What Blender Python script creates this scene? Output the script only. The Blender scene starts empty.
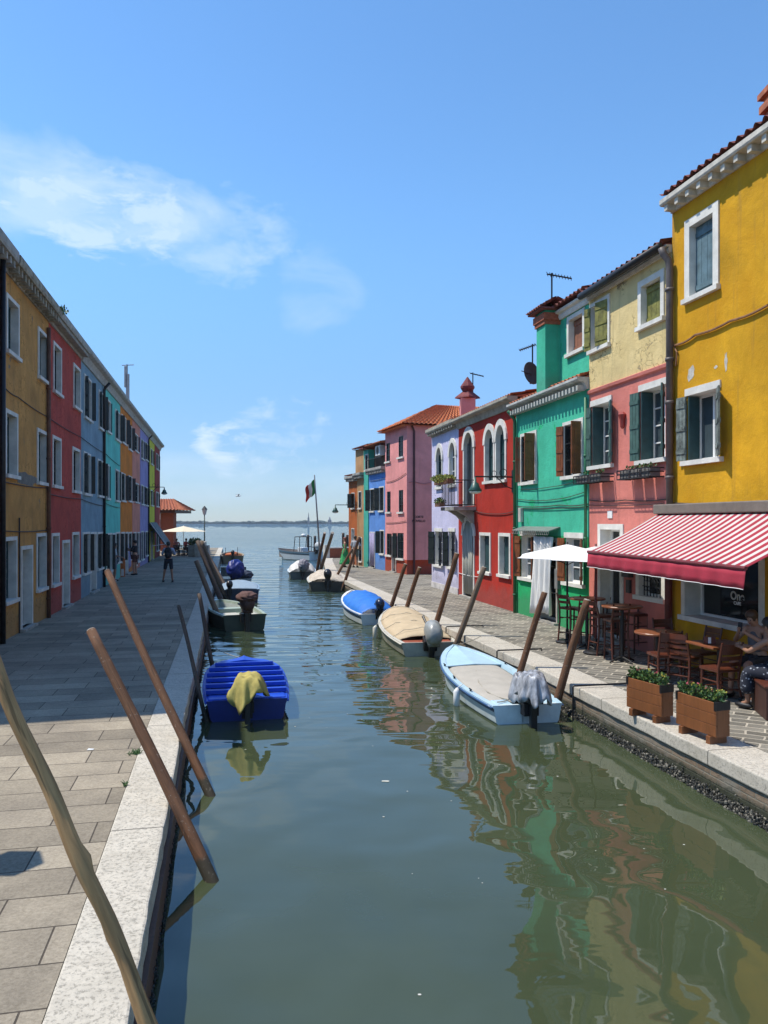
import bpy, bmesh, math, random
from mathutils import Vector, Matrix, noise as mnoise
random.seed(7)
V = Vector
PI = math.pi
SC = bpy.context.scene
COL = SC.collection
FPX, CX, HY, CZ = 770.0, 384.0, 522.0, 3.1      # the measured lens and eye height
GZ = 0.5                                         # pavement level above the water

def pw(x, y, z):
    Y = FPX*(CZ-z)/(y-HY)
    return V(((x-CX)/FPX*Y, Y, z))
def pd(x, y, Y):
    return V(((x-CX)/FPX*Y, Y, CZ-(y-HY)*Y/FPX))

# ------------------------------------------------------------------ materials
MATS = {}
def srgb(r, g, b):
    f = lambda c: (c/255/12.92) if c/255 <= .04045 else ((c/255+.055)/1.055)**2.4
    return (f(r), f(g), f(b))
def new_mat(name):
    m = bpy.data.materials.new(name); m.use_nodes = True
    nt = m.node_tree
    b = nt.nodes['Principled BSDF']
    return m, nt, b
def N(nt, t, **kw):
    n = nt.nodes.new(t)
    for k, v in kw.items():
        if k == 'ins':
            for a, c in v.items(): n.inputs[a].default_value = c
        else: setattr(n, k, v)
    return n
def L(nt, a, b): nt.links.new(a, b)
def c4(c): return (c[0], c[1], c[2], 1)
def ramp(nt, fac, p0, p1, c0=(0, 0, 0), c1=(1, 1, 1)):
    r = N(nt, 'ShaderNodeValToRGB'); e = r.color_ramp.elements
    e[0].position = p0; e[0].color = c4(c0); e[1].position = p1; e[1].color = c4(c1)
    L(nt, fac, r.inputs[0]); return r.outputs[0]
def mix(nt, fac, a, b, mode='MIX'):
    m = N(nt, 'ShaderNodeMix', data_type='RGBA', blend_type=mode)
    for sock, v in ((m.inputs[0], fac), (m.inputs[6], a), (m.inputs[7], b)):
        if isinstance(v, (int, float)): sock.default_value = v
        elif isinstance(v, tuple): sock.default_value = c4(v)
        else: L(nt, v, sock)
    return m.outputs[2]
def math_(nt, op, a, b=0.0, c=0.0, clamp=False):
    m = N(nt, 'ShaderNodeMath', operation=op, use_clamp=clamp)
    for i, v in enumerate((a, b, c)):
        if isinstance(v, (int, float)): m.inputs[i].default_value = v
        else: L(nt, v, m.inputs[i])
    return m.outputs[0]
def objco(nt, scale=(1, 1, 1), rot=(0, 0, 0)):
    t = N(nt, 'ShaderNodeTexCoord'); m = N(nt, 'ShaderNodeMapping')
    m.inputs['Scale'].default_value = scale; m.inputs['Rotation'].default_value = rot
    L(nt, t.outputs['Object'], m.inputs[0]); return m.outputs[0]
def noise(nt, vec, scale, detail=5, rough=.55, dist=0):
    n = N(nt, 'ShaderNodeTexNoise'); n.inputs['Scale'].default_value = scale
    n.inputs['Detail'].default_value = detail; n.inputs['Roughness'].default_value = rough
    n.inputs['Distortion'].default_value = dist
    L(nt, vec, n.inputs['Vector']); return n.outputs[0]
def bump(nt, b, h, strength=.3, dist=.02):
    n = N(nt, 'ShaderNodeBump'); n.inputs['Strength'].default_value = strength
    n.inputs['Distance'].default_value = dist
    L(nt, h, n.inputs['Height']); L(nt, n.outputs[0], b.inputs['Normal']); return n
def sc(c, k): return tuple(min(1, x*k) for x in c)

def M(name, col, var=.25, scale=4, rough=.6, bs=30, bst=.25, metal=0, stretch=(1, 1, 1), spec=.5, bd=.01, coat=0):
    if name in MATS: return MATS[name]
    m, nt, b = new_mat(name)
    co = objco(nt, stretch)
    n = noise(nt, co, scale, 6, .6)
    L(nt, ramp(nt, n, .3, .7, sc(col, 1-var), sc(col, 1+var*.6)), b.inputs['Base Color'])
    n2 = noise(nt, co, bs, 4)
    bump(nt, b, n2, bst, bd)
    b.inputs['Roughness'].default_value = rough; b.inputs['Metallic'].default_value = metal
    b.inputs['Specular IOR Level'].default_value = spec
    if coat: b.inputs['Coat Weight'].default_value = coat
    MATS[name] = m; return m

def stucco(name, col, dirt=.35, peel=None, pth=.68, base=None, streak=.3, second=None, bst=.5, crack=0):
    """Painted lime render: cloudy colour, rain streaks, patches where it peels, a damp uneven foot."""
    if name in MATS: return MATS[name]
    m, nt, b = new_mat(name)
    co = objco(nt)
    n1 = noise(nt, co, .9, 10, .62, .4)
    n2 = noise(nt, co, 5, 8, .65)
    c = ramp(nt, n1, .32, .7, sc(col, 1-dirt), sc(col, 1.12))
    if second: c = mix(nt, ramp(nt, noise(nt, co, .55, 6, .6), .5, .66), c, second)
    c = mix(nt, ramp(nt, n2, .35, .75, (.0, .0, .0), (.35, .35, .35)), c, sc(col, .7))
    st = noise(nt, objco(nt, (2.2, 2.2, .16)), 2.5, 6, .6)
    c = mix(nt, ramp(nt, st, .56, .78, (0, 0, 0), (streak*1.2,)*3), c, sc((col[0]*.45+.04, col[1]*.45+.035, col[2]*.45+.03), 1))
    sep = N(nt, 'ShaderNodeSeparateXYZ'); L(nt, co, sep.inputs[0])
    damp = math_(nt, 'SUBTRACT', math_(nt, 'MULTIPLY', noise(nt, co, 1.6, 5), 1.3), sep.outputs[2])
    c = mix(nt, math_(nt, 'MULTIPLY', ramp(nt, damp, -.15, .35), .6), c, sc((col[0]*.5+.05, col[1]*.5+.05, col[2]*.5+.045), 1))
    hgt = math_(nt, 'ADD', math_(nt, 'ADD', math_(nt, 'MULTIPLY', n2, .9), math_(nt, 'MULTIPLY', n1, 2.2)), math_(nt, 'MULTIPLY', noise(nt, co, 26, 6, .7), .45))
    if peel:
        pn = ramp(nt, noise(nt, co, 1.1, 12, .7, .3), pth, pth+.015)
        c = mix(nt, pn, c, peel)
        hgt = math_(nt, 'SUBTRACT', hgt, math_(nt, 'MULTIPLY', pn, .8))
    if crack:
        vo = N(nt, 'ShaderNodeTexVoronoi', feature='DISTANCE_TO_EDGE'); vo.inputs['Scale'].default_value = 4.5
        nz = N(nt, 'ShaderNodeTexNoise'); nz.inputs['Scale'].default_value = 3; nz.inputs['Detail'].default_value = 8; L(nt, co, nz.inputs[0])
        va = N(nt, 'ShaderNodeVectorMath', operation='MULTIPLY_ADD'); va.inputs[1].default_value = (.5,)*3
        L(nt, nz.outputs['Color'], va.inputs[0]); L(nt, co, va.inputs[2]); L(nt, va.outputs[0], vo.inputs['Vector'])
        ck = math_(nt, 'MULTIPLY', ramp(nt, vo.outputs[0], .008, .03, (1, 1, 1), (0, 0, 0)), ramp(nt, noise(nt, co, .9, 5), crack, crack+.05))
        c = mix(nt, math_(nt, 'MULTIPLY', ck, .75), c, sc(col, .3)); hgt = math_(nt, 'SUBTRACT', hgt, ck)
    L(nt, c, b.inputs['Base Color'])
    b.inputs['Roughness'].default_value = .92; b.inputs['Specular IOR Level'].default_value = .2
    bump(nt, b, hgt, bst, .03)
    MATS[name] = m; return m

def wood(name, col, scale=6, rough=.55, var=.4, wet=0):
    if name in MATS: return MATS[name]
    m, nt, b = new_mat(name)
    co = objco(nt, (1, 1, .12))
    n = noise(nt, co, scale*4, 6, .6, 1.2)
    c = ramp(nt, n, .3, .72, sc(col, 1-var), sc(col, 1.2))
    c = mix(nt, ramp(nt, noise(nt, objco(nt), 3, 6), .45, .8, (0,)*3, (.5,)*3), c, sc(col, .45))
    spl = noise(nt, objco(nt, (1, 1, .035)), scale*9, 3, .6, .3)
    if wet or 'log' in name: c = mix(nt, math_(nt, 'MULTIPLY', ramp(nt, spl, .60, .66), .7), c, sc(col, .22))
    else: spl = n
    if wet:
        sp = N(nt, 'ShaderNodeSeparateXYZ'); L(nt, objco(nt), sp.inputs[0])
        w = math_(nt, 'SUBTRACT', math_(nt, 'MULTIPLY', noise(nt, objco(nt), 7, 6), wet*1.6), sp.outputs[2])
        c = mix(nt, math_(nt, 'MULTIPLY', ramp(nt, w, -.12, .10), .85), c, (.022, .024, .014))
        c = mix(nt, math_(nt, 'MULTIPLY', ramp(nt, noise(nt, objco(nt), 26, 6, .7), .60, .66), .5), c, (.30, .26, .21))
    L(nt, c, b.inputs['Base Color']); b.inputs['Roughness'].default_value = rough
    bump(nt, b, math_(nt, 'SUBTRACT', n, spl), .45, .012); MATS[name] = m; return m

white_stone = M('white_stone', (.68, .66, .60), .22, 3, .8, 40, .4)
grey_stone = M('grey_stone', (.36, .34, .30), .4, 3, .85, 35, .5)
dark_glass = M('dark_glass', (.012, .016, .018), .3, 2, .06, 3, .02)
mid_glass = M('reflecting_glass', (.05, .07, .08), .3, 2, .06, 3, .02)
dark_metal = M('dark_metal', (.03, .03, .032), .3, 8, .5, 40, .2, .6)
cable_mat = M('cable_sheath', (.05, .035, .03), .3, 8, .7)
grey_metal = M('grey_metal', (.30, .31, .32), .2, 8, .4, 40, .1, .7)
chrome = M('bare_metal', (.6, .6, .6), .1, 8, .25, 40, .05, 1)
green_sh = M('green_shutter_paint', (.055, .115, .095), .35, 5, .6, 40, .3)
teal_sh = M('dark_teal_shutter_paint', (.02, .06, .065), .35, 5, .55, 40, .3)
black_sh = M('blackish_green_shutter_paint', (.012, .02, .02), .4, 5, .5, 40, .3)
brown_sh = M('brown_shutter_paint', (.21, .065, .02), .35, 5, .55, 40, .3)
olive_sh = M('weathered_olive_shutter_paint', (.21, .2, .045), .55, 7, .75, 40, .5)
blue_sh = M('weathered_blue_shutter_paint', (.10, .17, .20), .35, 6, .75, 40, .5)
white_paint = M('white_paint', (.74, .74, .72), .1, 5, .5, 40, .1)
curtain_m = M('curtain_cloth', (.5, .5, .46), .3, 9, .9, 20, .4)
lilac_cloth = M('lilac_cloth', (.33, .3, .46), .3, 9, .9, 20, .4)
terra = M('terracotta_tile', (.42, .13, .06), .45, 7, .85, 25, .5)
terra_bright = M('orange_tile', (.55, .17, .06), .4, 9, .85, 25, .5)
terra_dark = M('dark_weathered_tile', (.20, .06, .045), .5, 7, .9, 25, .5)
brickish = M('red_brick', (.34, .10, .05), .4, 14, .9, 20, .5)
leaf_a = M('leaf_green', (.06, .14, .03), .5, 30, .6)
leaf_b = M('leaf_light_green', (.16, .22, .04), .4, 30, .6)
leaf_c = M('leaf_dark_green', (.025, .06, .02), .5, 30, .6)
petal = M('pink_petal', (.55, .08, .12), .3, 30, .7)
petal_y = M('yellow_flower', (.5, .42, .06), .4, 30, .7)
bark = M('plant_stem', (.12, .08, .05), .3, 30, .8)
soil = M('soil', (.05, .035, .025), .3, 30, .95)

# ------------------------------------------------------------------ mesh helpers
def tag(o, label=None, cat=None, group=None, kind=None):
    if label: o['label'] = label
    if cat: o['category'] = cat
    if group: o['group'] = group
    if kind: o['kind'] = kind
    return o
def wloc(o):
    p = V((0, 0, 0))
    while o is not None: p += o.location; o = o.parent
    return p
def thing(name, label, cat, loc=(0, 0, 0), group=None, rz=0):
    o = bpy.data.objects.new(name, None); COL.objects.link(o)
    o.location = loc; o.rotation_euler = (0, 0, rz); o.empty_display_size = .2
    return tag(o, label, cat, group)

class MB:
    def __init__(s): s.v = []; s.f = []; s.m = []
    def add(s, vs, fs, mi=0):
        k = len(s.v); s.v += [V(p) for p in vs]
        s.f += [tuple(i+k for i in f) for f in fs]; s.m += [mi]*len(fs); return s
    def poly(s, pts, mi=0): return s.add(pts, [tuple(range(len(pts)))], mi)
    def obox(s, p, a, b, c, mi=0):
        p = V(p); a = V(a); b = V(b); c = V(c)
        vs = [p, p+a, p+a+b, p+b, p+c, p+a+c, p+a+b+c, p+b+c]
        return s.add(vs, [(0, 3, 2, 1), (4, 5, 6, 7), (0, 1, 5, 4), (1, 2, 6, 5), (2, 3, 7, 6), (3, 0, 4, 7)], mi)
    def box(s, x0, x1, y0, y1, z0, z1, mi=0):
        return s.obox((x0, y0, z0), (x1-x0, 0, 0), (0, y1-y0, 0), (0, 0, z1-z0), mi)
    def fbox(s, fr, s0, s1, d0, d1, z0, z1, mi=0):
        p = fr.P(s0, d0, z0)
        return s.obox(p, fr.u*(s1-s0), fr.n*(d1-d0), V((0, 0, z1-z0)), mi)
    def tube(s, pts, rs, seg=8, mi=0, cap=True):
        pts = [V(p) for p in pts]
        if isinstance(rs, (int, float)): rs = [rs]*len(pts)
        rings = []; ref = None
        for i, p in enumerate(pts):
            d = (pts[min(i+1, len(pts)-1)]-pts[max(i-1, 0)]).normalized()
            if ref is None: ref = V((0, 0, 1)) if abs(d.z) < .9 else V((1, 0, 0))
            a = (ref-d*ref.dot(d)).normalized(); b = d.cross(a); ref = a
            rings.append([p+(a*math.cos(t)+b*math.sin(t))*rs[i] for t in [2*PI*k/seg for k in range(seg)]])
        vs = [q for r in rings for q in r]; fs = []
        for i in range(len(pts)-1):
            for k in range(seg):
                fs.append((i*seg+k, i*seg+(k+1) % seg, (i+1)*seg+(k+1) % seg, (i+1)*seg+k))
        if cap:
            fs.append(tuple(reversed(range(seg)))); fs.append(tuple(range((len(pts)-1)*seg, len(pts)*seg)))
        return s.add(vs, fs, mi)
    def lathe(s, c, prof, seg=20, mi=0):
        c = V(c); vs = []; fs = []; n = len(prof)
        for r, z in prof:
            for k in range(seg):
                t = 2*PI*k/seg; vs.append(c+V((r*math.cos(t), r*math.sin(t), z)))
        for i in range(n-1):
            for k in range(seg):
                fs.append((i*seg+k, i*seg+(k+1) % seg, (i+1)*seg+(k+1) % seg, (i+1)*seg+k))
        fs.append(tuple(reversed(range(seg)))); fs.append(tuple(range((n-1)*seg, n*seg)))
        return s.add(vs, fs, mi)
    def ell(s, c, r, nu=14, nv=9, mi=0, fn=None, rot=None):
        c = V(c); vs = []; fs = []
        for j in range(nv+1):
            ph = -PI/2+PI*j/nv
            for i in range(nu):
                t = 2*PI*i/nu
                d = V((math.cos(ph)*math.cos(t), math.cos(ph)*math.sin(t), math.sin(ph)))
                k = fn(d) if fn else 1
                q = V((d.x*r[0]*k, d.y*r[1]*k, d.z*r[2]*k))
                if rot: q = rot @ q
                vs.append(c+q)
        for j in range(nv):
            for i in range(nu):
                fs.append((j*nu+i, j*nu+(i+1) % nu, (j+1)*nu+(i+1) % nu, (j+1)*nu+i))
        return s.add(vs, fs, mi)
    def extr(s, fr, s0, s1, prof, mi=0):
        n = len(prof)
        vs = [fr.P(s0, d, z) for d, z in prof]+[fr.P(s1, d, z) for d, z in prof]
        fs = [(i, (i+1) % n, n+(i+1) % n, n+i) for i in range(n)]+[tuple(reversed(range(n))), tuple(range(n, 2*n))]
        return s.add(vs, fs, mi)
    def leaves(s, c, r, n, size, mis=(0,), up=.3, squash=1):
        c = V(c)
        for _ in range(n):
            d = V((random.gauss(0, 1), random.gauss(0, 1), random.gauss(0, 1)))
            d.normalize(); k = random.random()**.45
            p = c+V((d.x*r[0]*k, d.y*r[1]*k, d.z*r[2]*k))
            a = V((random.uniform(-1, 1), random.uniform(-1, 1), random.uniform(-.4, 1)+up)).normalized()
            b = a.cross(V((random.uniform(-1, 1), random.uniform(-1, 1), random.uniform(-1, 1)))).normalized()
            z = size*random.uniform(.6, 1.3)
            s.add([p, p+a*z*.5+b*z*.33, p+a*z, p+a*z*.5-b*z*.33], [(0, 1, 2, 3)], random.choice(mis))
        return s
    def build(s, name, mats, parent=None, smooth=False, bevel=0, fix=True, loc=None):
        if not isinstance(mats, (list, tuple)): mats = [mats]
        o0 = wloc(parent) if parent else (V(loc) if loc is not None else V((0, 0, 0)))
        me = bpy.data.meshes.new(name)
        me.from_pydata([tuple(p-o0) for p in s.v], [], s.f)
        for m in mats: me.materials.append(m)
        for p, mi in zip(me.polygons, s.m): p.material_index = mi
        if fix:
            bm = bmesh.new(); bm.from_mesh(me); bmesh.ops.recalc_face_normals(bm, faces=bm.faces); bm.to_mesh(me); bm.free()
        if smooth:
            for p in me.polygons: p.use_smooth = True
        me.update()
        o = bpy.data.objects.new(name, me); COL.objects.link(o)
        if parent: o.parent = parent
        elif loc is not None: o.location = loc
        if bevel:
            b = o.modifiers.new('bevel', 'BEVEL'); b.width = bevel; b.segments = 2; b.limit_method = 'ANGLE'
        return o

def dup(root, loc, rz=0, label=None):
    r = root.copy(); COL.objects.link(r); r.location = loc; r.rotation_euler = (0, 0, rz)
    if label: r['label'] = label
    for ch in list(root.children):
        c = ch.copy(); COL.objects.link(c); c.parent = r
        for g in ch.children:
            d = g.copy(); COL.objects.link(d); d.parent = c
    return r

class Fr:
    """A wall plane: s runs along it, d outwards, z up."""
    def __init__(s, o, u, side):
        s.o = V((o[0], o[1], 0)); s.u = V((u[0], u[1], 0)).normalized()
        s.n = V((s.u.y, -s.u.x, 0))*side
    def P(s, a, d, z): return s.o+s.u*a+s.n*d+V((0, 0, z))
    def S(s, x, d=0):
        k = (x-CX)/FPX; o = s.o+s.n*d
        return (k*o.y-o.x)/(s.u.x-k*s.u.y)
    def Z(s, x, y, d=0):
        Y = (s.o+s.n*d+s.u*s.S(x, d)).y
        return CZ-(y-HY)*Y/FPX
CU = V((-.2060, .9786, 0)).normalized()
CN = V((CU.y, -CU.x, 0))
FL = Fr((-4.77, 0), CU, 1)
FR = Fr((8.45, 0), CU, -1)
FP = Fr((1.13, 38.0), (-.313, .95), -1)
def lat(l, Y, z=0): return V((l-.2104*Y, Y, z))

# ------------------------------------------------------------------ architecture
def roof_sheet(mb, a, b, c, d, pitch=.2, rows=8, mi=0, amp=.035):
    """Barrel tiles over the quad a-b (eave) to d-c (ridge)."""
    a, b, c, d = map(V, (a, b, c, d))
    nrm = (b-a).cross(d-a).normalized()
    if nrm.z < 0: nrm = -nrm
    W = max((b-a).length, (c-d).length); nc = max(2, int(W/pitch))*6
    vs = []; fs = []; R = rows*2
    for j in range(R):
        row = j//2; e = j % 2
        t = (row+e)/rows; lift = .03*(1-e)
        for i in range(nc+1):
            u = i/nc
            p = (a.lerp(b, u)).lerp(d.lerp(c, u), t)
            ph = (i % 6)/6*2*PI
            vs.append(p+nrm*(amp*math.cos(ph)+lift+.0*row))
    for j in range(R-1):
        for i in range(nc):
            fs.append((j*(nc+1)+i, j*(nc+1)+i+1, (j+1)*(nc+1)+i+1, (j+1)*(nc+1)+i))
    mb.add(vs, fs, mi)

def shutter_mb(fr, sh, z0, z1, w, ang, hi, d0=.015, nb=3, battens=True):
    """A board shutter leaf hung at s=sh; hi: hung on the far edge of the opening."""
    mb = MB(); a = math.radians(ang)
    dr = fr.u*(math.cos(a)*(-1 if hi else 1))+fr.n*math.sin(a)
    th = (fr.n*math.cos(a)-fr.u*(math.sin(a)*(-1 if hi else 1)))
    t = .03
    if ang > 90: base = fr.P(sh, d0+.05, z0)
    else: base = fr.P(sh, d0, z0)
    bw = w/nb
    for i in range(nb):
        mb.obox(base+dr*(bw*i+.004), dr*(bw-.008), th*t, V((0, 0, z1-z0)))
    if battens:
        for k in (.14, .5, .86):
            z = (z1-z0)*k
            mb.obox(base+dr*.01+th*(-.014)+V((0, 0, z-.04)), dr*(w-.02), th*(t+.028), V((0, 0, .08)))
    return mb

class House:
    def __init__(s, name, label, cat, fr, x0=None, x1=None, s0=None, s1=None, ztop=8.5, mats=None, bands=None, group=None, depth=7, z0=.42, reveal=None, dback=0):
        s.fr = fr
        s.a = fr.S(x0) if x0 is not None else s0
        s.b = fr.S(x1) if x1 is not None else s1
        if s.a > s.b: s.a, s.b = s.b, s.a
        s.zt = ztop; s.mats = mats if isinstance(mats, list) else [mats]
        s.bands = bands or []; s.ops = []; s.depth = depth; s.z0 = z0; s.db = dback
        p = fr.P((s.a+s.b)/2, dback, GZ)
        s.root = thing(name, label, cat, p, group)
        s.reveal = reveal or white_stone; s.sashm = white_paint
    def win(s, x0, x1, yt, yb, **kw):
        fr = s.fr; a, b = fr.S(x0, s.db), fr.S(x1, s.db)
        if a > b: a, b = b, a
        xc = (x0+x1)/2
        return s.swin(a, b, fr.Z(xc, yb, s.db), fr.Z(xc, yt, s.db), **kw)
    def swin(s, a, b, z0, z1, fw=.1, depth=.2, inner='glass', sh=(), smat=None, arch=0, sill=True, frame=True, fm=None, door=False, mull=(1, 2), jamb=False, imat=None, lintel=False, d_in=0, sashm=None):
        if door: z0 = GZ+.06
        fr = s.fr; D = s.db
        s.ops.append((a, b, z0, z1, arch, depth))
        fm = fm or white_stone
        mb = MB(); pr = .03
        if frame:
            zs = z1-arch
            if lintel:
                mb.fbox(fr, a-fw*.6, b+fw*.6, D+.001, D+pr, z1, z1+fw*1.3)
            elif arch:
                mb.fbox(fr, a-fw, a, D+.001, D+pr, z0, zs); mb.fbox(fr, b, b+fw, D+.001, D+pr, z0, zs)
                n = 12; c = (a+b)/2; ra = (b-a)/2
                A = [(c-ra*math.cos(PI*k/n), zs+arch*math.sin(PI*k/n)) for k in range(n+1)]
                w2 = fw*1.7
                B = [(c-(ra+w2)*math.cos(PI*k/n), zs+(arch+w2)*math.sin(PI*k/n)) for k in range(n+1)]
                for k in range(n):
                    q = [A[k], A[k+1], B[k+1], B[k]]
                    pts = [fr.P(p[0], D+.001, p[1]) for p in q]+[fr.P(p[0], D+pr+.02, p[1]) for p in q]
                    mb.add(pts, [(0, 1, 2, 3), (4, 5, 6, 7), (0, 1, 5, 4), (1, 2, 6, 5), (2, 3, 7, 6), (3, 0, 4, 7)])
            else:
                mb.fbox(fr, a-fw, a, D+.001, D+pr, z0, z1+fw); mb.fbox(fr, b, b+fw, D+.001, D+pr, z0, z1+fw)
                mb.fbox(fr, a, b, D+.001, D+pr-.003, z1, z1+fw)
        else:
            mb.fbox(fr, a+.002, a+.03, D-depth+.03, D-.03, z0+.01, z1-arch-.01)
            mb.fbox(fr, b-.03, b-.002, D-depth+.03, D-.03, z0+.01, z1-arch-.01)
        w = mb.build('door_frame' if door else 'window', fm, s.root)
        if sill and not door:
            sm = MB(); sm.fbox(fr, a-fw-.03, b+fw+.03, D+.001, D+.085, z0-.085, z0)
            sm.build('sill', fm, w)
        if door:
            sm = MB(); sm.fbox(fr, a-fw-.05, b+fw+.05, D-.1, D+.14, GZ-.05, z0); sm.build('doorstep', grey_stone, w)
        # the leaf, sash or blind inside the opening
        pm = MB(); dd = D-depth
        if inner in ('glass', 'curtain'):
            gm = imat or (dark_glass if inner == 'glass' else mid_glass)
            pm.fbox(fr, a, b, dd, dd+.012, z0, z1, 0)
            t = .045
            pm.fbox(fr, a+.0, a+t, dd+.012, dd+.05, z0, z1, 1); pm.fbox(fr, b-t, b, dd+.012, dd+.05, z0, z1, 1)
            pm.fbox(fr, a+t, b-t, dd+.012, dd+.048, z0, z0+t, 1); pm.fbox(fr, a+t, b-t, dd+.012, dd+.048, z1-t, z1, 1)
            for k in range(mull[0]):
                c = a+(b-a)*(k+1)/(mull[0]+1); pm.fbox(fr, c-.025, c+.025, dd+.012, dd+.046, z0+t, z1-t, 1)
            for k in range(mull[1]):
                c = z0+(z1-z0)*(k+1)/(mull[1]+1); pm.fbox(fr, a+t, b-t, dd+.012, dd+.040, c-.013, c+.013, 1)
            if inner == 'curtain':
                pm.fbox(fr, a+t, a+(b-a)*.42, dd+.006, dd+.014, z0+t, z1-t, 2)
            pm.build('pane', [gm, sashm or s.sashm, curtain_m], w)
        elif inner == 'shut':
            nb = 4; bw = (b-a)/nb
            for k in range(nb): pm.fbox(fr, a+bw*k+.004, a+bw*(k+1)-.004, dd, dd+.035, z0+.01, z1-.01)
            for k in (.13, .87): pm.fbox(fr, a+.02, b-.02, dd+.035, dd+.055, z0+(z1-z0)*k-.045, z0+(z1-z0)*k+.045)
            pm.fbox(fr, a, b, dd-.02, dd-.003, z0, z1)
            pm.build('shutter', smat, w)
        elif inner == 'panel':
            pm.fbox(fr, a, b, dd, dd+.04, z0, z1)
            for k0, k1 in ((.06, .38), (.44, .62), (.68, .95)):
                for h0, h1 in ((.1, .46), (.54, .9)):
                    pm.fbox(fr, a+(b-a)*h0, a+(b-a)*h1, dd+.04, dd+.055, z0+(z1-z0)*k0, z0+(z1-z0)*k1)
            dl = pm.build('door', imat or white_paint, w)
            hm = MB(); p = fr.P(a+(b-a)*.1, dd+.09, z0+1.0); hm.ell(p, (.03, .03, .03), 8, 6); hm.fbox(fr, a+(b-a)*.1-.01, a+(b-a)*.1+.01, dd+.03, dd+.09, z0+.99, z0+1.01)
            hm.build('handle', dark_metal, w)
        elif inner == 'cloth':
            n = 28; vs = []; fs = []
            for j, z in enumerate([z0+.08, (z0+z1)/2, z1]):
                for i in range(n+1):
                    t = i/n; vs.append(fr.P(a+(b-a)*t, D+.02+.035*math.sin(t*31+j)+.02*math.sin(t*13), z))
            for j in range(2):
                for i in range(n): fs.append((j*(n+1)+i, j*(n+1)+i+1, (j+1)*(n+1)+i+1, (j+1)*(n+1)+i))
            pm.add(vs, fs); o = pm.build('curtain', imat or curtain_m, w, smooth=True)
            so = o.modifiers.new('solid', 'SOLIDIFY'); so.thickness = .004
            pm = MB(); pm.fbox(fr, a, b, dd, dd+.03, z0, z1); pm.build('pane', dark_glass, w)
        for (side, ang, frac) in sh:
            hi = side == 'hi'
            o = shutter_mb(fr, b if hi else a, z0+.01, z1-.01, (b-a)*frac, ang, hi, D+.005+d_in)
            o.build('shutter', smat, w)
        if jamb:
            jm = MB(); jm.fbox(fr, b-.05, b-.015, D-depth+.06, D+.01, z0+.02, z1-.02)
            for k in (.3, .6): jm.fbox(fr, b-.055, b-.05, D-depth+.06, D+.005, z0+(z1-z0)*k, z0+(z1-z0)*k+.02)
            jm.build('shutter', imat or teal_sh, w)
        return w
    def finish(s, sides=True):
        fr = s.fr; D = s.db; mb = MB(); nm = len(s.mats)
        S = sorted(set([s.a, s.b]+[v for o in s.ops for v in o[:2]]))
        Zs = sorted(set([s.z0, s.zt]+[v for o in s.ops for v in (max(o[2], s.z0), o[3])]+[b[0] for b in s.bands]))
        def mi(z):
            k = 0
            for zb, m in s.bands:
                if z > zb: k = m
            return k
        for i in range(len(S)-1):
            for j in range(len(Zs)-1):
                if S[i+1]-S[i] < 1e-5 or Zs[j+1]-Zs[j] < 1e-5: continue
                c, z = (S[i]+S[i+1])/2, (Zs[j]+Zs[j+1])/2
                if c < s.a or c > s.b or any(o[0] < c < o[1] and o[2] < z < o[3] for o in s.ops): continue
                mb.poly([fr.P(S[i], D, Zs[j]), fr.P(S[i+1], D, Zs[j]), fr.P(S[i+1], D, Zs[j+1]), fr.P(S[i], D, Zs[j+1])], mi(z))
        for a, b, z0, z1, arch, dep in s.ops:
            z0 = max(z0, s.z0)
            q = lambda x, y, z: fr.P(x, y, z)
            zs = z1-arch
            mb.poly([q(a, D, z0), q(a, D-dep, z0), q(a, D-dep, zs), q(a, D, zs)], nm)
            mb.poly([q(b, D, z0), q(b, D-dep, z0), q(b, D-dep, zs), q(b, D, zs)], nm)
            mb.poly([q(a, D, z0), q(b, D, z0), q(b, D-dep, z0), q(a, D-dep, z0)], nm)
            if not arch: mb.poly([q(a, D, z1), q(b, D, z1), q(b, D-dep, z1), q(a, D-dep, z1)], nm)
            else:
                n = 12; c = (a+b)/2; r = (b-a)/2
                A = [(c-r*math.cos(PI*k/n), zs+arch*math.sin(PI*k/n)) for k in range(n+1)]
                for k in range(n):
                    mb.poly([q(A[k][0], D, A[k][1]), q(A[k+1][0], D, A[k+1][1]), q(A[k+1][0], D-dep, A[k+1][1]), q(A[k][0], D-dep, A[k][1])], nm)
                    cs = a if k < n/2 else b
                    mb.poly([q(cs, D, z1), q(A[k][0], D, A[k][1]), q(A[k+1][0], D, A[k+1][1])], mi(z1))
        d1 = D-s.depth
        zz = [s.z0]+[b[0] for b in s.bands if s.z0 < b[0] < s.zt]+[s.zt]
        for k in range(len(zz)-1):
            m = mi((zz[k]+zz[k+1])/2)
            for e in (s.a, s.b):
                mb.poly([fr.P(e, D, zz[k]), fr.P(e, d1, zz[k]), fr.P(e, d1, zz[k+1]), fr.P(e, D, zz[k+1])], m)
            mb.poly([fr.P(s.a, d1, zz[k]), fr.P(s.b, d1, zz[k]), fr.P(s.b, d1, zz[k+1]), fr.P(s.a, d1, zz[k+1])], m)
        mb.poly([fr.P(s.a, D, s.zt), fr.P(s.b, D, s.zt), fr.P(s.b, d1, s.zt), fr.P(s.a, d1, s.zt)], mi(s.zt))
        return mb.build('wall', s.mats+[s.reveal], s.root, fix=False)
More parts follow.
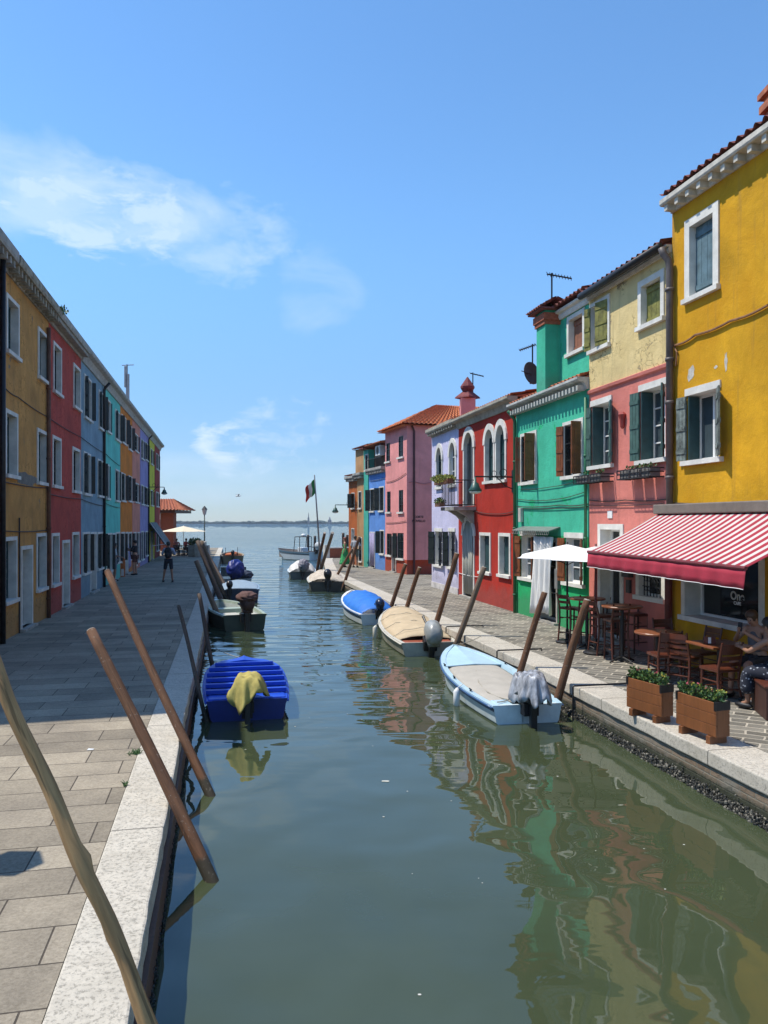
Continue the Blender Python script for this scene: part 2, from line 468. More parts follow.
    def cornice(s, over=.35, h=.35, brackets=0, mat=None, z=None, bmat=None, a=None, b=None, bh=.14):
        fr = s.fr; D = s.db; z = s.zt if z is None else z; a = s.a if a is None else a; b = s.b if b is None else b
        mb = MB()
        e = .004
        if brackets:
            mb.extr(fr, a+e, b-e, [(D-.05, z-.02), (D+.04, z-.02), (D+.06, z+h*.42), (D+over*.93, z+h*.45), (D+over, z+h*.6), (D+over, z+h), (D-.05, z+h)])
            k = a+brackets*.5
            while k < b:
                mb.fbox(fr, k-.05, k+.05, D+.03, D+over*.8, z+h*.42-bh, z+h*.44); k += brackets
        else:
            mb.extr(fr, a+e, b-e, [(D-.05, z-.05), (D+.05, z-.05), (D+.08, z+h*.15), (D+over*.45, z+h*.5), (D+over*.9, z+h*.62), (D+over, z+h*.75), (D+over, z+h), (D-.05, z+h)])
        return mb.build('cornice', mat or white_stone, s.root)
    def roof(s, over=.4, z=None, rise=1.3, run=None, mat=None, pitch=.2, a=None, b=None):
        fr = s.fr; D = s.db; z = s.zt if z is None else z; run = run or s.depth/2; a = s.a if a is None else a; b = s.b if b is None else b
        mb = MB()
        roof_sheet(mb, fr.P(a+.01, D+over, z+.04), fr.P(b-.01, D+over, z+.04), fr.P(b-.01, D-run, z+rise), fr.P(a+.01, D-run, z+rise), pitch)
        roof_sheet(mb, fr.P(a+.01, D-2*run-over, z+.04), fr.P(b-.01, D-2*run-over, z+.04), fr.P(b-.01, D-run, z+rise), fr.P(a+.01, D-run, z+rise), pitch)
        for e in (a+.012, b-.012):
            mb.poly([fr.P(e, D+over-.02, z), fr.P(e, D-run, z+rise-.05), fr.P(e, D-2*run-over, z)])
        o = mb.build('roof', mat or terra_dark, s.root, smooth=False, fix=False)
        return o
    def pipe(s, x, z0=None, z1=None, r=.05, mat=None, d=.07, top=True):
        fr = s.fr; a = fr.S(x, d); D = s.db
        z0 = GZ if z0 is None else z0; z1 = s.zt if z1 is None else z1
        mb = MB(); pts = [fr.P(a, D+d, z0), fr.P(a, D+d, z1-.25)]
        if top: pts += [fr.P(a, D+d+.03, z1-.15), fr.P(a, D+.28, z1+.05)]
        mb.tube(pts, r, 10)
        z = z0+.5
        while z < z1-.3:
            mb.tube([fr.P(a, D+d, z), fr.P(a, D+d, z+.05)], r+.012, 10); z += 1.9
        return mb.build('drainpipe', mat or dark_metal, s.root, smooth=True)
    def cable(s, pts, r=.012, mat=None, d=.03):
        fr = s.fr; mb = MB(); P = [fr.P(fr.S(x, s.db+d), s.db+d, fr.Z(x, y, s.db+d)) for x, y in pts]
        Q = []
        for i in range(len(P)-1):
            for k in range(5): Q.append(P[i].lerp(P[i+1], k/5)+V((0, 0, -.03*math.sin(PI*k/5))))
        Q.append(P[-1]); mb.tube(Q, r, 6)
        return mb.build('cable', mat or cable_mat, s.root)
# ------------------------------------------------------------------ the setting: water, quays, far shore
def make_water():
    m, nt, b = new_mat('canal_water')
    co = objco(nt)
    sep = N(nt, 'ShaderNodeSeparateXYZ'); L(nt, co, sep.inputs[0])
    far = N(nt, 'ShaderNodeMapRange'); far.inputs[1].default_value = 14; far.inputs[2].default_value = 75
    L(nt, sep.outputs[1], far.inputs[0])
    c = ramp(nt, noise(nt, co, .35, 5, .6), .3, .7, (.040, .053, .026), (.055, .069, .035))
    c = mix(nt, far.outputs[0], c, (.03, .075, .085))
    L(nt, c, b.inputs['Base Color'])
    b.inputs['Roughness'].default_value = .0; b.inputs['IOR'].default_value = 1.52
    rot = (0, 0, math.radians(-12))
    n1 = noise(nt, objco(nt, (1.0, .8, 1), rot), 1.0, 1, .3, .5)
    n2 = noise(nt, objco(nt, (.8, 2.4, 1), rot), 2.4, 1, .4, .3)
    n3 = noise(nt, objco(nt, (.45, 1.5, 1), rot), 1.3, 2, .5, .2)
    n4 = noise(nt, objco(nt, (.35, 1.0, 1), rot), .45, 4, .6, .3)
    a4 = N(nt, 'ShaderNodeMapRange'); a4.inputs[1].default_value = 22; a4.inputs[2].default_value = 130; a4.inputs[4].default_value = 1.6; L(nt, sep.outputs[1], a4.inputs[0])
    amp = N(nt, 'ShaderNodeMapRange'); amp.inputs[1].default_value = 9; amp.inputs[2].default_value = 42
    amp.inputs[3].default_value = .0008; amp.inputs[4].default_value = .17
    L(nt, sep.outputs[1], amp.inputs[0])
    h = math_(nt, 'ADD', math_(nt, 'MULTIPLY', n1, .042), math_(nt, 'MULTIPLY', n2, .0012))
    h = math_(nt, 'ADD', h, math_(nt, 'MULTIPLY', n3, amp.outputs[0]))
    h = math_(nt, 'ADD', h, math_(nt, 'MULTIPLY', n4, a4.outputs[0]))
    bump(nt, b, h, 1.0, 1.0)
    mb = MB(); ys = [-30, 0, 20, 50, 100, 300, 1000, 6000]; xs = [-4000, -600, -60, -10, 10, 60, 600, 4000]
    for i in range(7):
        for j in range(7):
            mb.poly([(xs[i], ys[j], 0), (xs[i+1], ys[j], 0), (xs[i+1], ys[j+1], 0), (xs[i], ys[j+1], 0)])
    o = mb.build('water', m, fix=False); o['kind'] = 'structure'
make_water()

def paving(name, w, h, col, mortar, rot=-11.9, off=.5, var=.25, msize=.012, dist=.0, tint=None):
    m, nt, b = new_mat(name)
    co = objco(nt, (1, 1, 1), (0, 0, math.radians(rot)))
    if dist:
        nz = N(nt, 'ShaderNodeTexNoise'); nz.inputs['Scale'].default_value = 1.4; L(nt, co, nz.inputs[0])
        va = N(nt, 'ShaderNodeVectorMath', operation='MULTIPLY_ADD'); va.inputs[1].default_value = (dist,)*3
        L(nt, nz.outputs['Color'], va.inputs[0]); L(nt, co, va.inputs[2]); co = va.outputs[0]
    br = N(nt, 'ShaderNodeTexBrick', offset=off)
    L(nt, co, br.inputs['Vector'])
    br.inputs['Color1'].default_value = c4(sc(col, 1-var)); br.inputs['Color2'].default_value = c4(sc(col, 1+var))
    br.inputs['Mortar'].default_value = c4(mortar); br.inputs['Scale'].default_value = 1
    br.inputs['Mortar Size'].default_value = msize; br.inputs['Mortar Smooth'].default_value = .35
    br.inputs['Brick Width'].default_value = w; br.inputs['Row Height'].default_value = h
    n = noise(nt, objco(nt), 1.1, 8, .65); n2 = noise(nt, objco(nt), 45, 6, .75)
    c = mix(nt, .85, br.outputs[0], ramp(nt, n, .3, .72, (.62, .6, .58), (1.15, 1.12, 1.05)), 'MULTIPLY')
    c = mix(nt, .7, c, ramp(nt, n2, .35, .62, (.6, .58, .55), (1.15, 1.15, 1.15)), 'MULTIPLY')
    spots = ramp(nt, noise(nt, objco(nt), 2.7, 8, .7), .62, .7)
    c = mix(nt, math_(nt, 'MULTIPLY', spots, .35), c, sc(col, .45))
    L(nt, c, b.inputs['Base Color']); b.inputs['Roughness'].default_value = .85; b.inputs['Specular IOR Level'].default_value = .25
    h1 = math_(nt, 'SUBTRACT', math_(nt, 'MULTIPLY', n2, .35), math_(nt, 'MULTIPLY', br.outputs[1], 1.0))
    bump(nt, b, h1, .7, .012)
    return m
pave_l = paving('large_trachyte_slabs', 1.05, .44, (.32, .28, .22), (.09, .075, .06), msize=.007, var=.22, off=.37)
pave_r = paving('small_trachyte_setts', .42, .19, (.20, .19, .165), (.50, .46, .39), rot=30, var=.45, msize=.016, dist=.12)

def kerb_mat(name, col, seg=1.9):
    m, nt, b = new_mat(name)
    co = objco(nt, (1, 1, 1), (0, 0, math.radians(-11.9)))
    sep = N(nt, 'ShaderNodeSeparateXYZ'); L(nt, co, sep.inputs[0])
    fr = math_(nt, 'PINGPONG', sep.outputs[1], seg/2)
    joint = ramp(nt, fr, .004, .012, (1, 1, 1), (0, 0, 0))
    n = noise(nt, objco(nt), 9, 10, .75); pits = ramp(nt, noise(nt, objco(nt), 34, 12, .8), .53, .57)
    tone = noise(nt, objco(nt), 1.2, 8, .6)
    c = ramp(nt, n, .3, .6, sc(col, .8), sc(col, 1.08))
    c = mix(nt, math_(nt, 'MULTIPLY', pits, .7), c, sc(col, .38))
    c = mix(nt, math_(nt, 'MULTIPLY', ramp(nt, tone, .45, .75), .4), c, sc((col[0], col[1]*.95, col[2]*.85), .6))
    c = mix(nt, joint, c, sc(col, .2))
    L(nt, c, b.inputs['Base Color']); b.inputs['Roughness'].default_value = .85
    h = math_(nt, 'SUBTRACT', math_(nt, 'MULTIPLY', n, .5), math_(nt, 'MULTIPLY', pits, .7))
    h = math_(nt, 'SUBTRACT', h, joint)
    bump(nt, b, h, .4, .008)
    return m
kerb_l = kerb_mat('pitted_white_kerb_stone', (.52, .47, .385), 3.4)
kerb_r = kerb_mat('pale_kerb_stone', (.50, .455, .38), 2.6)

def wallmat(name, c1, c2, mort, scale_w=.26, row=.075, algae=.18):
    m, nt, b = new_mat(name)
    co0 = objco(nt)
    co = objco(nt, (1, 1, 1), (0, 0, math.radians(-11.9)))
    sp = N(nt, 'ShaderNodeSeparateXYZ'); L(nt, co, sp.inputs[0])
    cb = N(nt, 'ShaderNodeCombineXYZ'); L(nt, sp.outputs[1], cb.inputs[0]); L(nt, sp.outputs[2], cb.inputs[1])
    br = N(nt, 'ShaderNodeTexBrick'); L(nt, cb.outputs[0], br.inputs[0])
    br.inputs['Color1'].default_value = c4(c1); br.inputs['Color2'].default_value = c4(c2); br.inputs['Mortar'].default_value = c4(mort)
    br.inputs['Scale'].default_value = 1; br.inputs['Brick Width'].default_value = scale_w; br.inputs['Row Height'].default_value = row
    br.inputs['Mortar Size'].default_value = .010; br.inputs['Mortar Smooth'].default_value = .4
    n = noise(nt, co0, 6, 10, .7); n1 = noise(nt, co0, 1.3, 8, .6)
    c = mix(nt, .8, br.outputs[0], ramp(nt, n, .3, .7, (.45, .43, .4), (1.2, 1.2, 1.15)), 'MULTIPLY')
    c = mix(nt, ramp(nt, n1, .45, .6), c, sc(mort, .8))
    al = math_(nt, 'SUBTRACT', math_(nt, 'ADD', math_(nt, 'MULTIPLY', n, .25), algae-.08), sp.outputs[2])
    c = mix(nt, ramp(nt, al, 0, .08), c, (.035, .038, .02))
    L(nt, c, b.inputs['Base Color']); b.inputs['Roughness'].default_value = .8
    bump(nt, b, math_(nt, 'SUBTRACT', n, math_(nt, 'MULTIPLY', br.outputs[1], .5)), .8, .03)
    return m
wall_r = wallmat('brick_quay_masonry', (.20, .14, .095), (.29, .22, .16), (.26, .235, .19))
wall_l = wallmat('dark_quay_masonry', (.06, .04, .03), (.10, .07, .05), (.09, .08, .065), algae=.28)
fender_wood = wood('rust_brown_fender_wood', (.13, .055, .03))

def offset(path, k):
    out = []
    for i, p in enumerate(path):
        a = path[max(i-1, 0)]; b = path[min(i+1, len(path)-1)]
        d = V((b[0]-a[0], b[1]-a[1], 0)).normalized(); n = V((d.y, -d.x, 0))
        out.append(V((p[0], p[1], 0))+n*k)
    return out
def strip(mb, A, B, z0, z1, mi=0):
    for i in range(len(A)-1):
        a0, a1, b0, b1 = A[i], A[i+1], B[i], B[i+1]
        vs = [V((q.x, q.y, z)) for z in (z0, z1) for q in (a0, a1, b1, b0)]
        fs = [(0, 3, 2, 1), (4, 5, 6, 7), (0, 1, 5, 4), (2, 3, 7, 6)]
        if i == 0: fs.append((3, 0, 4, 7))
        if i == len(A)-2: fs.append((1, 2, 6, 5))
        mb.add(vs, fs, mi)
def struct(o, kind='structure'): o['kind'] = kind; return o
# left: canal edge at lateral -0.5 ; pavement lies to its left
LE = [lat(-.45, -12), lat(-.5, 10), lat(-.42, 24), lat(-.30, 40), lat(-.1, 62), lat(.1, 78)]
RE = [lat(5.5, -12), lat(5.5, 8), lat(5.62, 14), lat(5.5, 20), lat(5.45, 28), lat(5.42, 38), V((-3.05, 40.6, 0)), V((-4.15, 52.6, 0)), V((-4.35, 57, 0))]
def quay(edge, side, kw, kt, km, wm, nm, land_x, yend, pm):
    inner = offset(edge, kw*side); ov = offset(edge, 0); wallf = offset(edge, .035*side)
    deep = offset(edge, (kw+.3)*side)
    pv = MB(); inn = inner
    far = [V((land_x, p.y, 0)) for p in inn]
    for i in range(len(inn)-1):
        pv.poly([(inn[i].x, inn[i].y, GZ), (inn[i+1].x, inn[i+1].y, GZ), (far[i+1].x, far[i+1].y, GZ), (far[i].x, far[i].y, GZ)])
    e = inn[-1]; f = far[-1]
    pv.poly([(e.x, e.y, GZ), (f.x, f.y, GZ), (f.x, f.y, -1), (e.x, e.y, -1)])
    struct(pv.build('pavement', pm, fix=False))
    rj = random.Random(5); dn = []
    for i in range(len(edge)-1):
        a, b = V((edge[i].x, edge[i].y, 0)), V((edge[i+1].x, edge[i+1].y, 0)); k = max(1, int((b-a).length/.22))
        dn += [a.lerp(b, q/k) for q in range(k)]
    dn.append(V((edge[-1].x, edge[-1].y, 0)))
    ov = [p+CN*rj.uniform(-.008, .008)*(1 if rj.random() > .12 else 2.4) for p in offset(dn, 0)]; inn2 = offset(dn, kw*side)
    kb = MB(); strip(kb, ov, inn2, GZ-kt, GZ+.006); o = struct(kb.build('kerb', km, bevel=.018))
    wl = MB(); strip(wl, wallf, deep, -1, GZ-kt-.004); struct(wl.build('quay_wall', wm))
    return inner
quay(LE, -1, .44, .19, kerb_l, wall_l, 'left', -160, 78, pave_l)
quay(RE, 1, .62, .17, kerb_r, wall_r, 'right', 160, 57, pave_r)

# the timber that faces the left quay wall under the kerb
mb = MB(); a = offset(LE, .03); b = offset(LE, -.03)
strip(mb, a, b, .02, .30)
tag(mb.build('fender_board', fender_wood), 'long rust brown timber board facing the left quay wall just under the white kerb', 'fender board')

# crust of mussels and weed along the waterline
def crust(edge, side, n, mats, name, y0, y1):
    mb = MB(); pts = offset(edge, .0*side)
    seg = []
    for i in range(len(pts)-1):
        seg.append((pts[i], pts[i+1]))
    tot = [(b-a).length for a, b in seg]
    for _ in range(n):
        y = y0+(y1-y0)*random.random()**1.6
        for a, b in seg:
            if a.y <= y < b.y:
                t = (y-a.y)/(b.y-a.y); p = a.lerp(b, t); break
        nrm = V(((b-a).y, -(b-a).x, 0)).normalized()*side
        z = abs(random.gauss(.03, .04))-.01
        q = p-nrm*random.uniform(-.05, .05)*(1-z*3)+V((0, 0, max(-.02, z)))
        r = random.uniform(.005, .017)
        mb.ell(q, (r*random.uniform(.6, 1.6), r*random.uniform(.6, 1.8), r*random.uniform(.5, 1.6)), 4, 3, random.choice((0, 0, 0, 1)))
    o = mb.build(name, mats, fix=False); o['kind'] = 'stuff'; return o
shell_a = M('mussel_shell', (.035, .034, .028), .5, 20, .8)
shell_b = M('barnacle', (.21, .19, .15), .5, 20, .8)
crust(RE, 1, 15000, [shell_a, shell_b], 'mussel_crust', 5.5, 30)
crust(LE, -1, 5000, [M('dark_weed', (.012, .016, .012), .5, 20, .6), shell_a], 'dark_weed', 3.5, 26)

# far shore across the lagoon: a thin line of trees and low buildings
def far_shore():
    mb = MB(); Y = 1150
    xs = list(range(-900, 420, 5)); pv = None
    rnd = random.Random(3)
    h = 4.5
    top = []
    for x in xs:
        h += rnd.uniform(-1.5, 1.5)+(4.2-h)*.18
        env = 1.0 if x < 60 else .8
        top.append(max(1.8, h*env+mnoise.noise(V((x*.01, 0, 0)))*2.5))
    for i in range(len(xs)-1):
        x0, x1 = xs[i], xs[i+1]
        vs = [(x0, Y, -.5), (x1, Y, -.5), (x1, Y, top[i+1]*.8), (x0, Y, top[i]*.8), (x0, Y+25, top[i]+1), (x1, Y+25, top[i+1]+1), (x1, Y+50, -.5), (x0, Y+50, -.5)]
        mb.add(vs, [(0, 1, 2, 3), (3, 2, 5, 4), (4, 5, 6, 7)])
    for _ in range(900):
        i = rnd.randrange(len(xs)); r = rnd.uniform(1.2, 2.8)
        mb.ell((xs[i]+rnd.uniform(-3, 3), Y+rnd.uniform(-2, 20), top[i]*rnd.uniform(.4, .95)), (r*1.3, r, r*.75), 7, 4)
    o = mb.build('treeline', M('distant_woodland', (.035, .06, .04), .4, .2, .9), fix=False)
    o['kind'] = 'stuff'
    # two masts and a bell tower that stand above it
    for i, (px, hgt, w, lab) in enumerate(((309, 17, 2.6, 'tall slender mast on the distant shore left of the flagpole'), (330, 11, 5, 'small pale block standing on the distant shore by the right quay'))):
        m2 = MB(); X = (px-CX)/FPX*Y; m2.box(X-w/2, X+w/2, Y-9, Y-9+w, 0, hgt*.55)
        m2.lathe((X, Y-9+w/2, hgt*.55), [(w*.35, 0), (w*.25, hgt*.2), (.3, hgt*.45)], 8)
        tag(m2.build('distant_tower', M('far_masonry', (.25, .22, .2), .2, 1), loc=(X, Y-9, 0)), lab, 'tower')
    m3 = MB(); m3.box(-900, 500, Y-18, Y+60, -1, .9); struct(m3.build('shore', M('far_bank', (.16, .15, .11), .3, .1, .9)))
far_shore()

# a few pale flecks drifting on the water
mb = MB(); rf = random.Random(12)
for k in range(70):
    Y = rf.uniform(4.5, 24); l = rf.uniform(.2, 5.0); p = lat(l, Y, .004); r = rf.uniform(.004, .012)
    mb.poly([p+V((r*1.5*math.cos(q*1.05)*rf.uniform(.6, 1), r*math.sin(q*1.05)*rf.uniform(.6, 1), 0)) for q in range(6)])
p = pw(385.5, 781, .004); mb.poly([p+V((.05*math.cos(q*.9), .025*math.sin(q*.9)+.01*math.sin(q*3), 0)) for q in range(7)])
o = mb.build('floating_flecks', M('floating_scum', (.55, .54, .48), .2, 8, .8), fix=False); o['kind'] = 'stuff'
# ------------------------------------------------------------------ the left row (in shade)
GL = 'painted houses in the left row'
HT = 8.62
def Lhouse(label, x0, x1, mat, **kw):
    return House('town_house', label, 'house', FL, x0, x1, ztop=HT, mats=mat, group=GL, **kw)
ochre = stucco('ochre_render', (.64, .32, .09), .42, (.22, .18, .13), .64, streak=.8, crack=.52)
rose = stucco('dusky_red_render', (.52, .085, .06), .38, (.32, .16, .12), .66, streak=.6, crack=.5)
slate = stucco('slate_blue_render', (.23, .35, .42), .3, streak=.5)
aqua = stucco('aqua_render', (.15, .60, .50), .25, streak=.5)
orange = stucco('orange_render', (.72, .23, .03), .3, streak=.5)
salmon = stucco('salmon_render', (.72, .28, .20), .3)
violet = stucco('violet_render', (.36, .31, .56), .3)
lime = stucco('lime_yellow_render', (.68, .62, .06), .2)
maroon = stucco('maroon_render', (.34, .05, .04), .25)

def rw(h, x0, x1, yt, yb, f=.09, **kw):
    """opening given by the OUTER frame in the photograph"""
    fr = h.fr; a, b = fr.S(x0), fr.S(x1); xc = (x0+x1)/2
    if a > b: a, b = b, a
    z1, z0 = fr.Z(xc, yt), fr.Z(xc, yb)
    kw.setdefault('fw', f)
    if kw.get('door'): return h.swin(a+f, b-f, GZ, z1-f, **kw)
    return h.swin(a+f, b-f, z0+f*.8, z1-f, **kw)

s0 = FL.S(5.0)
h = House('town_house', 'brick red house at the very left edge of the photo, before the ochre house', 'house', FL, s0=11.3, s1=s0-.004, ztop=HT, mats=stucco('brick_red_render', (.28, .06, .03), .3), group=GL)
h.swin(15.4, 16.2, 1.4, 2.8, inner='glass'); h.swin(15.4, 16.2, 4.2, 5.6, inner='glass'); h.swin(15.4, 16.2, 6.7, 8.0, inner='glass')
h.cornice(.3, .42, .3, grey_stone); h.roof(.12, HT+.42); h.finish()
mb = MB(); a = FL.S(2.8, .09); mb.tube([FL.P(a, .09, GZ), FL.P(a, .09, HT+.1)], .06, 10)
mb.build('drainpipe', dark_metal, h.root, smooth=True)

old_corn = M('mossy_plaster_cornice', (.36, .32, .24), .6, 5, .95, 20, .9, bd=.03)
h = Lhouse('ochre yellow three storey house with a crumbling bracketed cornice', 5, 48.6, ochre)
sl = [('hi', 82, .48)]
for r in ((5.6, 18.4, 298.6, 357), (37.5, 47.2, 331, 381.7), (4.5, 17, 411, 478), (36.6, 46.7, 430, 485), (3.4, 16.2, 536.7, 603), (36, 46, 533, 590.6)):
    rw(h, *r, inner='glass', depth=.2, sh=(('lo', 8, .30),), smat=teal_sh, imat=dark_glass, d_in=-.10, sashm=teal_sh)
rw(h, 20.2, 32, 545.6, 629, inner='panel', door=True, imat=grey_stone, depth=.3)
h.cornice(.32, .38, .3, old_corn, bh=.16); h.roof(.12, HT+.38)
h.cable([(5, 388), (18, 397), (48, 417)], d=.02); h.cable([(5, 482), (48, 488)]); h.cable([(5, 531), (48, 530)])
h.pipe(48.8, r=.055, mat=M('rusty_pipe', (.16, .07, .04), .4, 6, .8), top=False)
patch_args = (FL, h.root, 27, 479, 1.15, .17, M('grey_cement_patch', (.20, .18, .15), .4, 6, .95, 30, .6), 6)
a = FL.S(19.2, .03); mb = MB(); mb.tube([FL.P(a, .035, GZ), FL.P(a, .035, 3.2)], .02, 6); mb.build('conduit', cable_mat, h.root)
h.finish()
mb = MB(); p = FL.P(FL.S(49.5), .25, HT+.35)
mb.leaves(p, (.25, .3, .12), 160, .07, (0, 1)); tag(mb.build('weed', [leaf_a, leaf_b], loc=p, fix=False), 'small green weed sprouting from the cornice above the rusty drainpipe', 'plant')

h = Lhouse('dusky red house between the ochre house and the slate blue one', 48.8, 81, rose)
for r in ((52.8, 61, 344.6, 395), (73, 80, 366, 409.8), (52, 60.6, 436.7, 488), (72, 79.5, 448, 493), (51.2, 58.8, 533, 586), (71.9, 78.6, 532, 578)):
    rw(h, *r, inner='curtain' if r[0] > 70 else 'glass', depth=.17, sashm=dark_metal)
rw(h, 61.8, 69.2, 540, 606, inner='panel', door=True, imat=grey_stone)
h.cornice(.32, .37, .16, M('pale_cornice_stone', (.40, .38, .32), .4, 6, .9, 25, .6), bh=.1); h.roof(.12, HT+.37)
h.cable([(49, 418), (81, 437)]); h.cable([(49, 494), (81, 499)])
h.finish()

corn2 = M('weathered_cornice', (.42, .41, .37), .35, 6, .9, 25, .5)
def row_windows(h, lst, sm=black_sh, ang=95, frac=.07, **kw):
    for r in lst: rw(h, *r, inner='glass', sh=(('lo', ang, frac), ('hi', 118, frac*1.5)), smat=sm, f=.07, depth=.10, sashm=black_sh, **kw)
h = Lhouse('slate blue house with blackish shutters in the left row', 81, 104.6, slate)
row_windows(h, ((83.8, 91, 377, 420), (98.4, 103.8, 392, 430), (83, 90.3, 452.5, 495), (97.2, 103.3, 460, 497), (82.4, 89.4, 532, 573.7), (97, 103.3, 532, 569)))
rw(h, 90, 96.1, 532, 591.7, inner='panel', door=True, imat=grey_stone)
h.cornice(.32, .37, 0, corn2); h.roof(.12, HT+.37); h.cable([(81, 437), (104, 453)]); h.cable([(81, 499), (104, 506)])
h.pipe(104.4, r=.055, mat=dark_metal); h.finish()

h = Lhouse('aqua green house with dark shutters in the left row', 105, 120.3, aqua)
row_windows(h, ((106.4, 110.2, 400, 433), (105.8, 108.9, 464, 499.4), (115, 118.9, 469.5, 501.6)), ang=60, frac=.03)
row_windows(h, ((114.8, 119.6, 411, 441), (106.2, 111.5, 533, 572), (115.6, 119.8, 532, 563)), frac=.06)
rw(h, 112, 115.2, 533, 575, inner='panel', door=True, imat=white_paint)
h.cornice(.32, .37, 0, corn2); h.roof(.12, HT+.37); h.cable([(105, 453), (120, 466)]); h.cable([(105, 503), (120, 508)]); h.finish()

h = Lhouse('bright orange house with black shutters in the left row', 120.5, 132.2, orange)
row_windows(h, ((121.2, 125.8, 416, 444), (128.2, 131.6, 425, 450.7), (120.9, 125, 473, 501.6), (128, 131.8, 476, 502), (121, 124.4, 532, 562), (128.4, 131.5, 532, 560)), frac=.07)
rw(h, 125.2, 127.8, 532, 568, inner='panel', door=True, imat=white_paint)
h.cornice(.32, .37, 0, corn2); h.roof(.12, HT+.37); h.finish()

h = Lhouse('narrow salmon pink house in the left row', 132.4, 140, salmon)
row_windows(h, ((134.3, 137.8, 434, 452), (134.6, 138.4, 483, 503), (133.4, 136, 532, 566), (137.2, 139.3, 532, 562)), ang=80, frac=.03)
h.cornice(.32, .37, 0, corn2); h.roof(.12, HT+.37); h.finish()
h = Lhouse('violet house towards the far end of the left row', 140.2, 149, violet)
row_windows(h, ((140.8, 143.6, 439.6, 459.6), (145, 148, 443, 461), (140.9, 143.8, 485, 505), (145, 148, 487, 506), (141, 143.4, 531, 560), (145.2, 147.8, 531, 556)), frac=.03)
h.cornice(.32, .40, 0, corn2); h.roof(.12, HT+.40); h.pipe(148.8, r=.05); h.finish()
h = Lhouse('narrow lime yellow house near the end of the left row', 149.2, 154.5, lime)
row_windows(h, ((150.6, 152.8, 449, 465), (150.6, 152.8, 490, 506)), frac=.03)
rw(h, 150.5, 152.6, 531, 560, inner='panel', door=True, imat=grey_stone)
h.cornice(.32, .40, 0, corn2); h.roof(.12, HT+.40); h.finish()
h = Lhouse('maroon house closing the far end of the left row', 154.7, 160, maroon)
row_windows(h, ((156, 158.4, 454, 470), (156, 158.4, 492, 507), (156, 158.6, 531, 551)), frac=.03)
h.cornice(.32, .38, 0, corn2); h.roof(.12, HT+.38); h.finish()

# phone mast on the roofs of the left row
p = FL.P(FL.S(127, -.8), -.8, HT+.2)
t = thing('rooftop_antenna', 'tall grey panel antenna standing on the left row of roofs', 'antenna', p)
mb = MB(); zt = FL.Z(125.5, 362, -.8); mb.tube([p, (p.x, p.y, zt)], .05, 8); mb.build('mast', grey_metal, t)
for k, dz in enumerate((0, 1.15)):
    mb = MB(); mb.box(p.x-.14+.10*k, p.x+.03+.10*k, p.y-.1, p.y+.08, zt-1.35-dz*.8, zt-.1-dz*.4); mb.build('panel', M('antenna_panel', (.4, .4, .38), .2, 5, .5), t, bevel=.02)
mb = MB(); mb.tube([(p.x-.3, p.y, zt-.05), (p.x+.4, p.y, zt-.02)], .025, 6); mb.build('crossbar', grey_metal, t)

# ------------------------------------------------------------------ street lamps on wall brackets
def bracket_lamp(label, fr, xwall, ywall, reach, drop=.12, mat=dark_metal, up=.0):
    s = fr.S(xwall); z = fr.Z(xwall, ywall)
    p = fr.P(s, 0, z); t = thing('wall_lamp', label, 'street lamp', p, 'lamps on wall brackets')
    mb = MB(); e = fr.P(s, reach, z+up)
    mb.tube([fr.P(s, 0, z), e], .022, 8)
    mb.tube([fr.P(s, .0, z-.35), fr.P(s, .22, z-.27), fr.P(s, .42, z-.08), fr.P(s, .5, z-.02)], .016, 6)
    n = 10; c = fr.P(s, .3, z+.12)
    mb.tube([c+fr.n*(.11*math.cos(2*PI*k/n))+V((0, 0, .11*math.sin(2*PI*k/n))) for k in range(n+1)], .011, 5)
    c = fr.P(s, .58, z+.09)
    mb.tube([c+fr.n*(.08*math.cos(2*PI*k/n))+V((0, 0, .08*math.sin(2*PI*k/n))) for k in range(n+1)], .010, 5)
    mb.fbox(fr, s-.05, s+.05, 0.002, .025, z-.45, z+.2); mb.build('bracket', mat, t)
    mb = MB(); mb.lathe(e+V((0, 0, -.42)), [(.19, 0), (.2, .02), (.13, .12), (.10, .22), (.04, .26), (.03, .40)], 16)
    mb.build('lamp_shade', M('verdigris_metal', (.03, .09, .07), .3, 8, .4), t, smooth=True)
    mb = MB(); mb.lathe(e+V((0, 0, -.5)), [(.05, 0), (.16, .03), (.18, .075)], 16); mb.build('lamp_glass', M('frosted_glass', (.6, .6, .56), .1, 5, .2), t, smooth=True)
    return t
bracket_lamp('black bracket lamp reaching from the lime yellow house of the left row', FL, 149.3, 487, .95)
bracket_lamp('green shaded lamp on a scrolled bracket from the red house beside the green drainpipe', FR, 513, 477, 1.15)
bracket_lamp('bracket lamp reaching over the quay from the far tan house', FP, 357.0, 505, 1.35)

# ------------------------------------------------------------------ the right row, near to far
GR = 'painted houses in the right row'
yellow = stucco('sunflower_render', (.69, .365, .018), .42, (.62, .58, .48), .705, streak=.75, second=(.56, .27, .010), bst=.45)
pinkr = stucco('coral_pink_render', (.64, .21, .17), .22, (.55, .36, .3), .70, streak=.5)
cream = stucco('cream_render', (.74, .58, .28), .2, (.33, .27, .17), .60, streak=.7, second=(.64, .49, .22), bst=.6, crack=.52)
green = stucco('emerald_render', (.065, .50, .32), .26, (.02, .42, .18), .60, streak=.4)
green2 = stucco('deep_green_render', (.02, .38, .13), .2, streak=.2)
redr = stucco('blood_red_render', (.44, .034, .02), .26, (.42, .12, .08), .70, streak=.6)
lav = stucco('lavender_render', (.58, .56, .74), .12, streak=.3, second=(.62, .6, .74), crack=.6)
pinkf = stucco('candy_pink_render', (.78, .31, .29), .2, streak=.4)
redbase = stucco('vermilion_render', (.42, .055, .02), .2)
bluef = stucco('cornflower_render', (.12, .28, .66), .2)
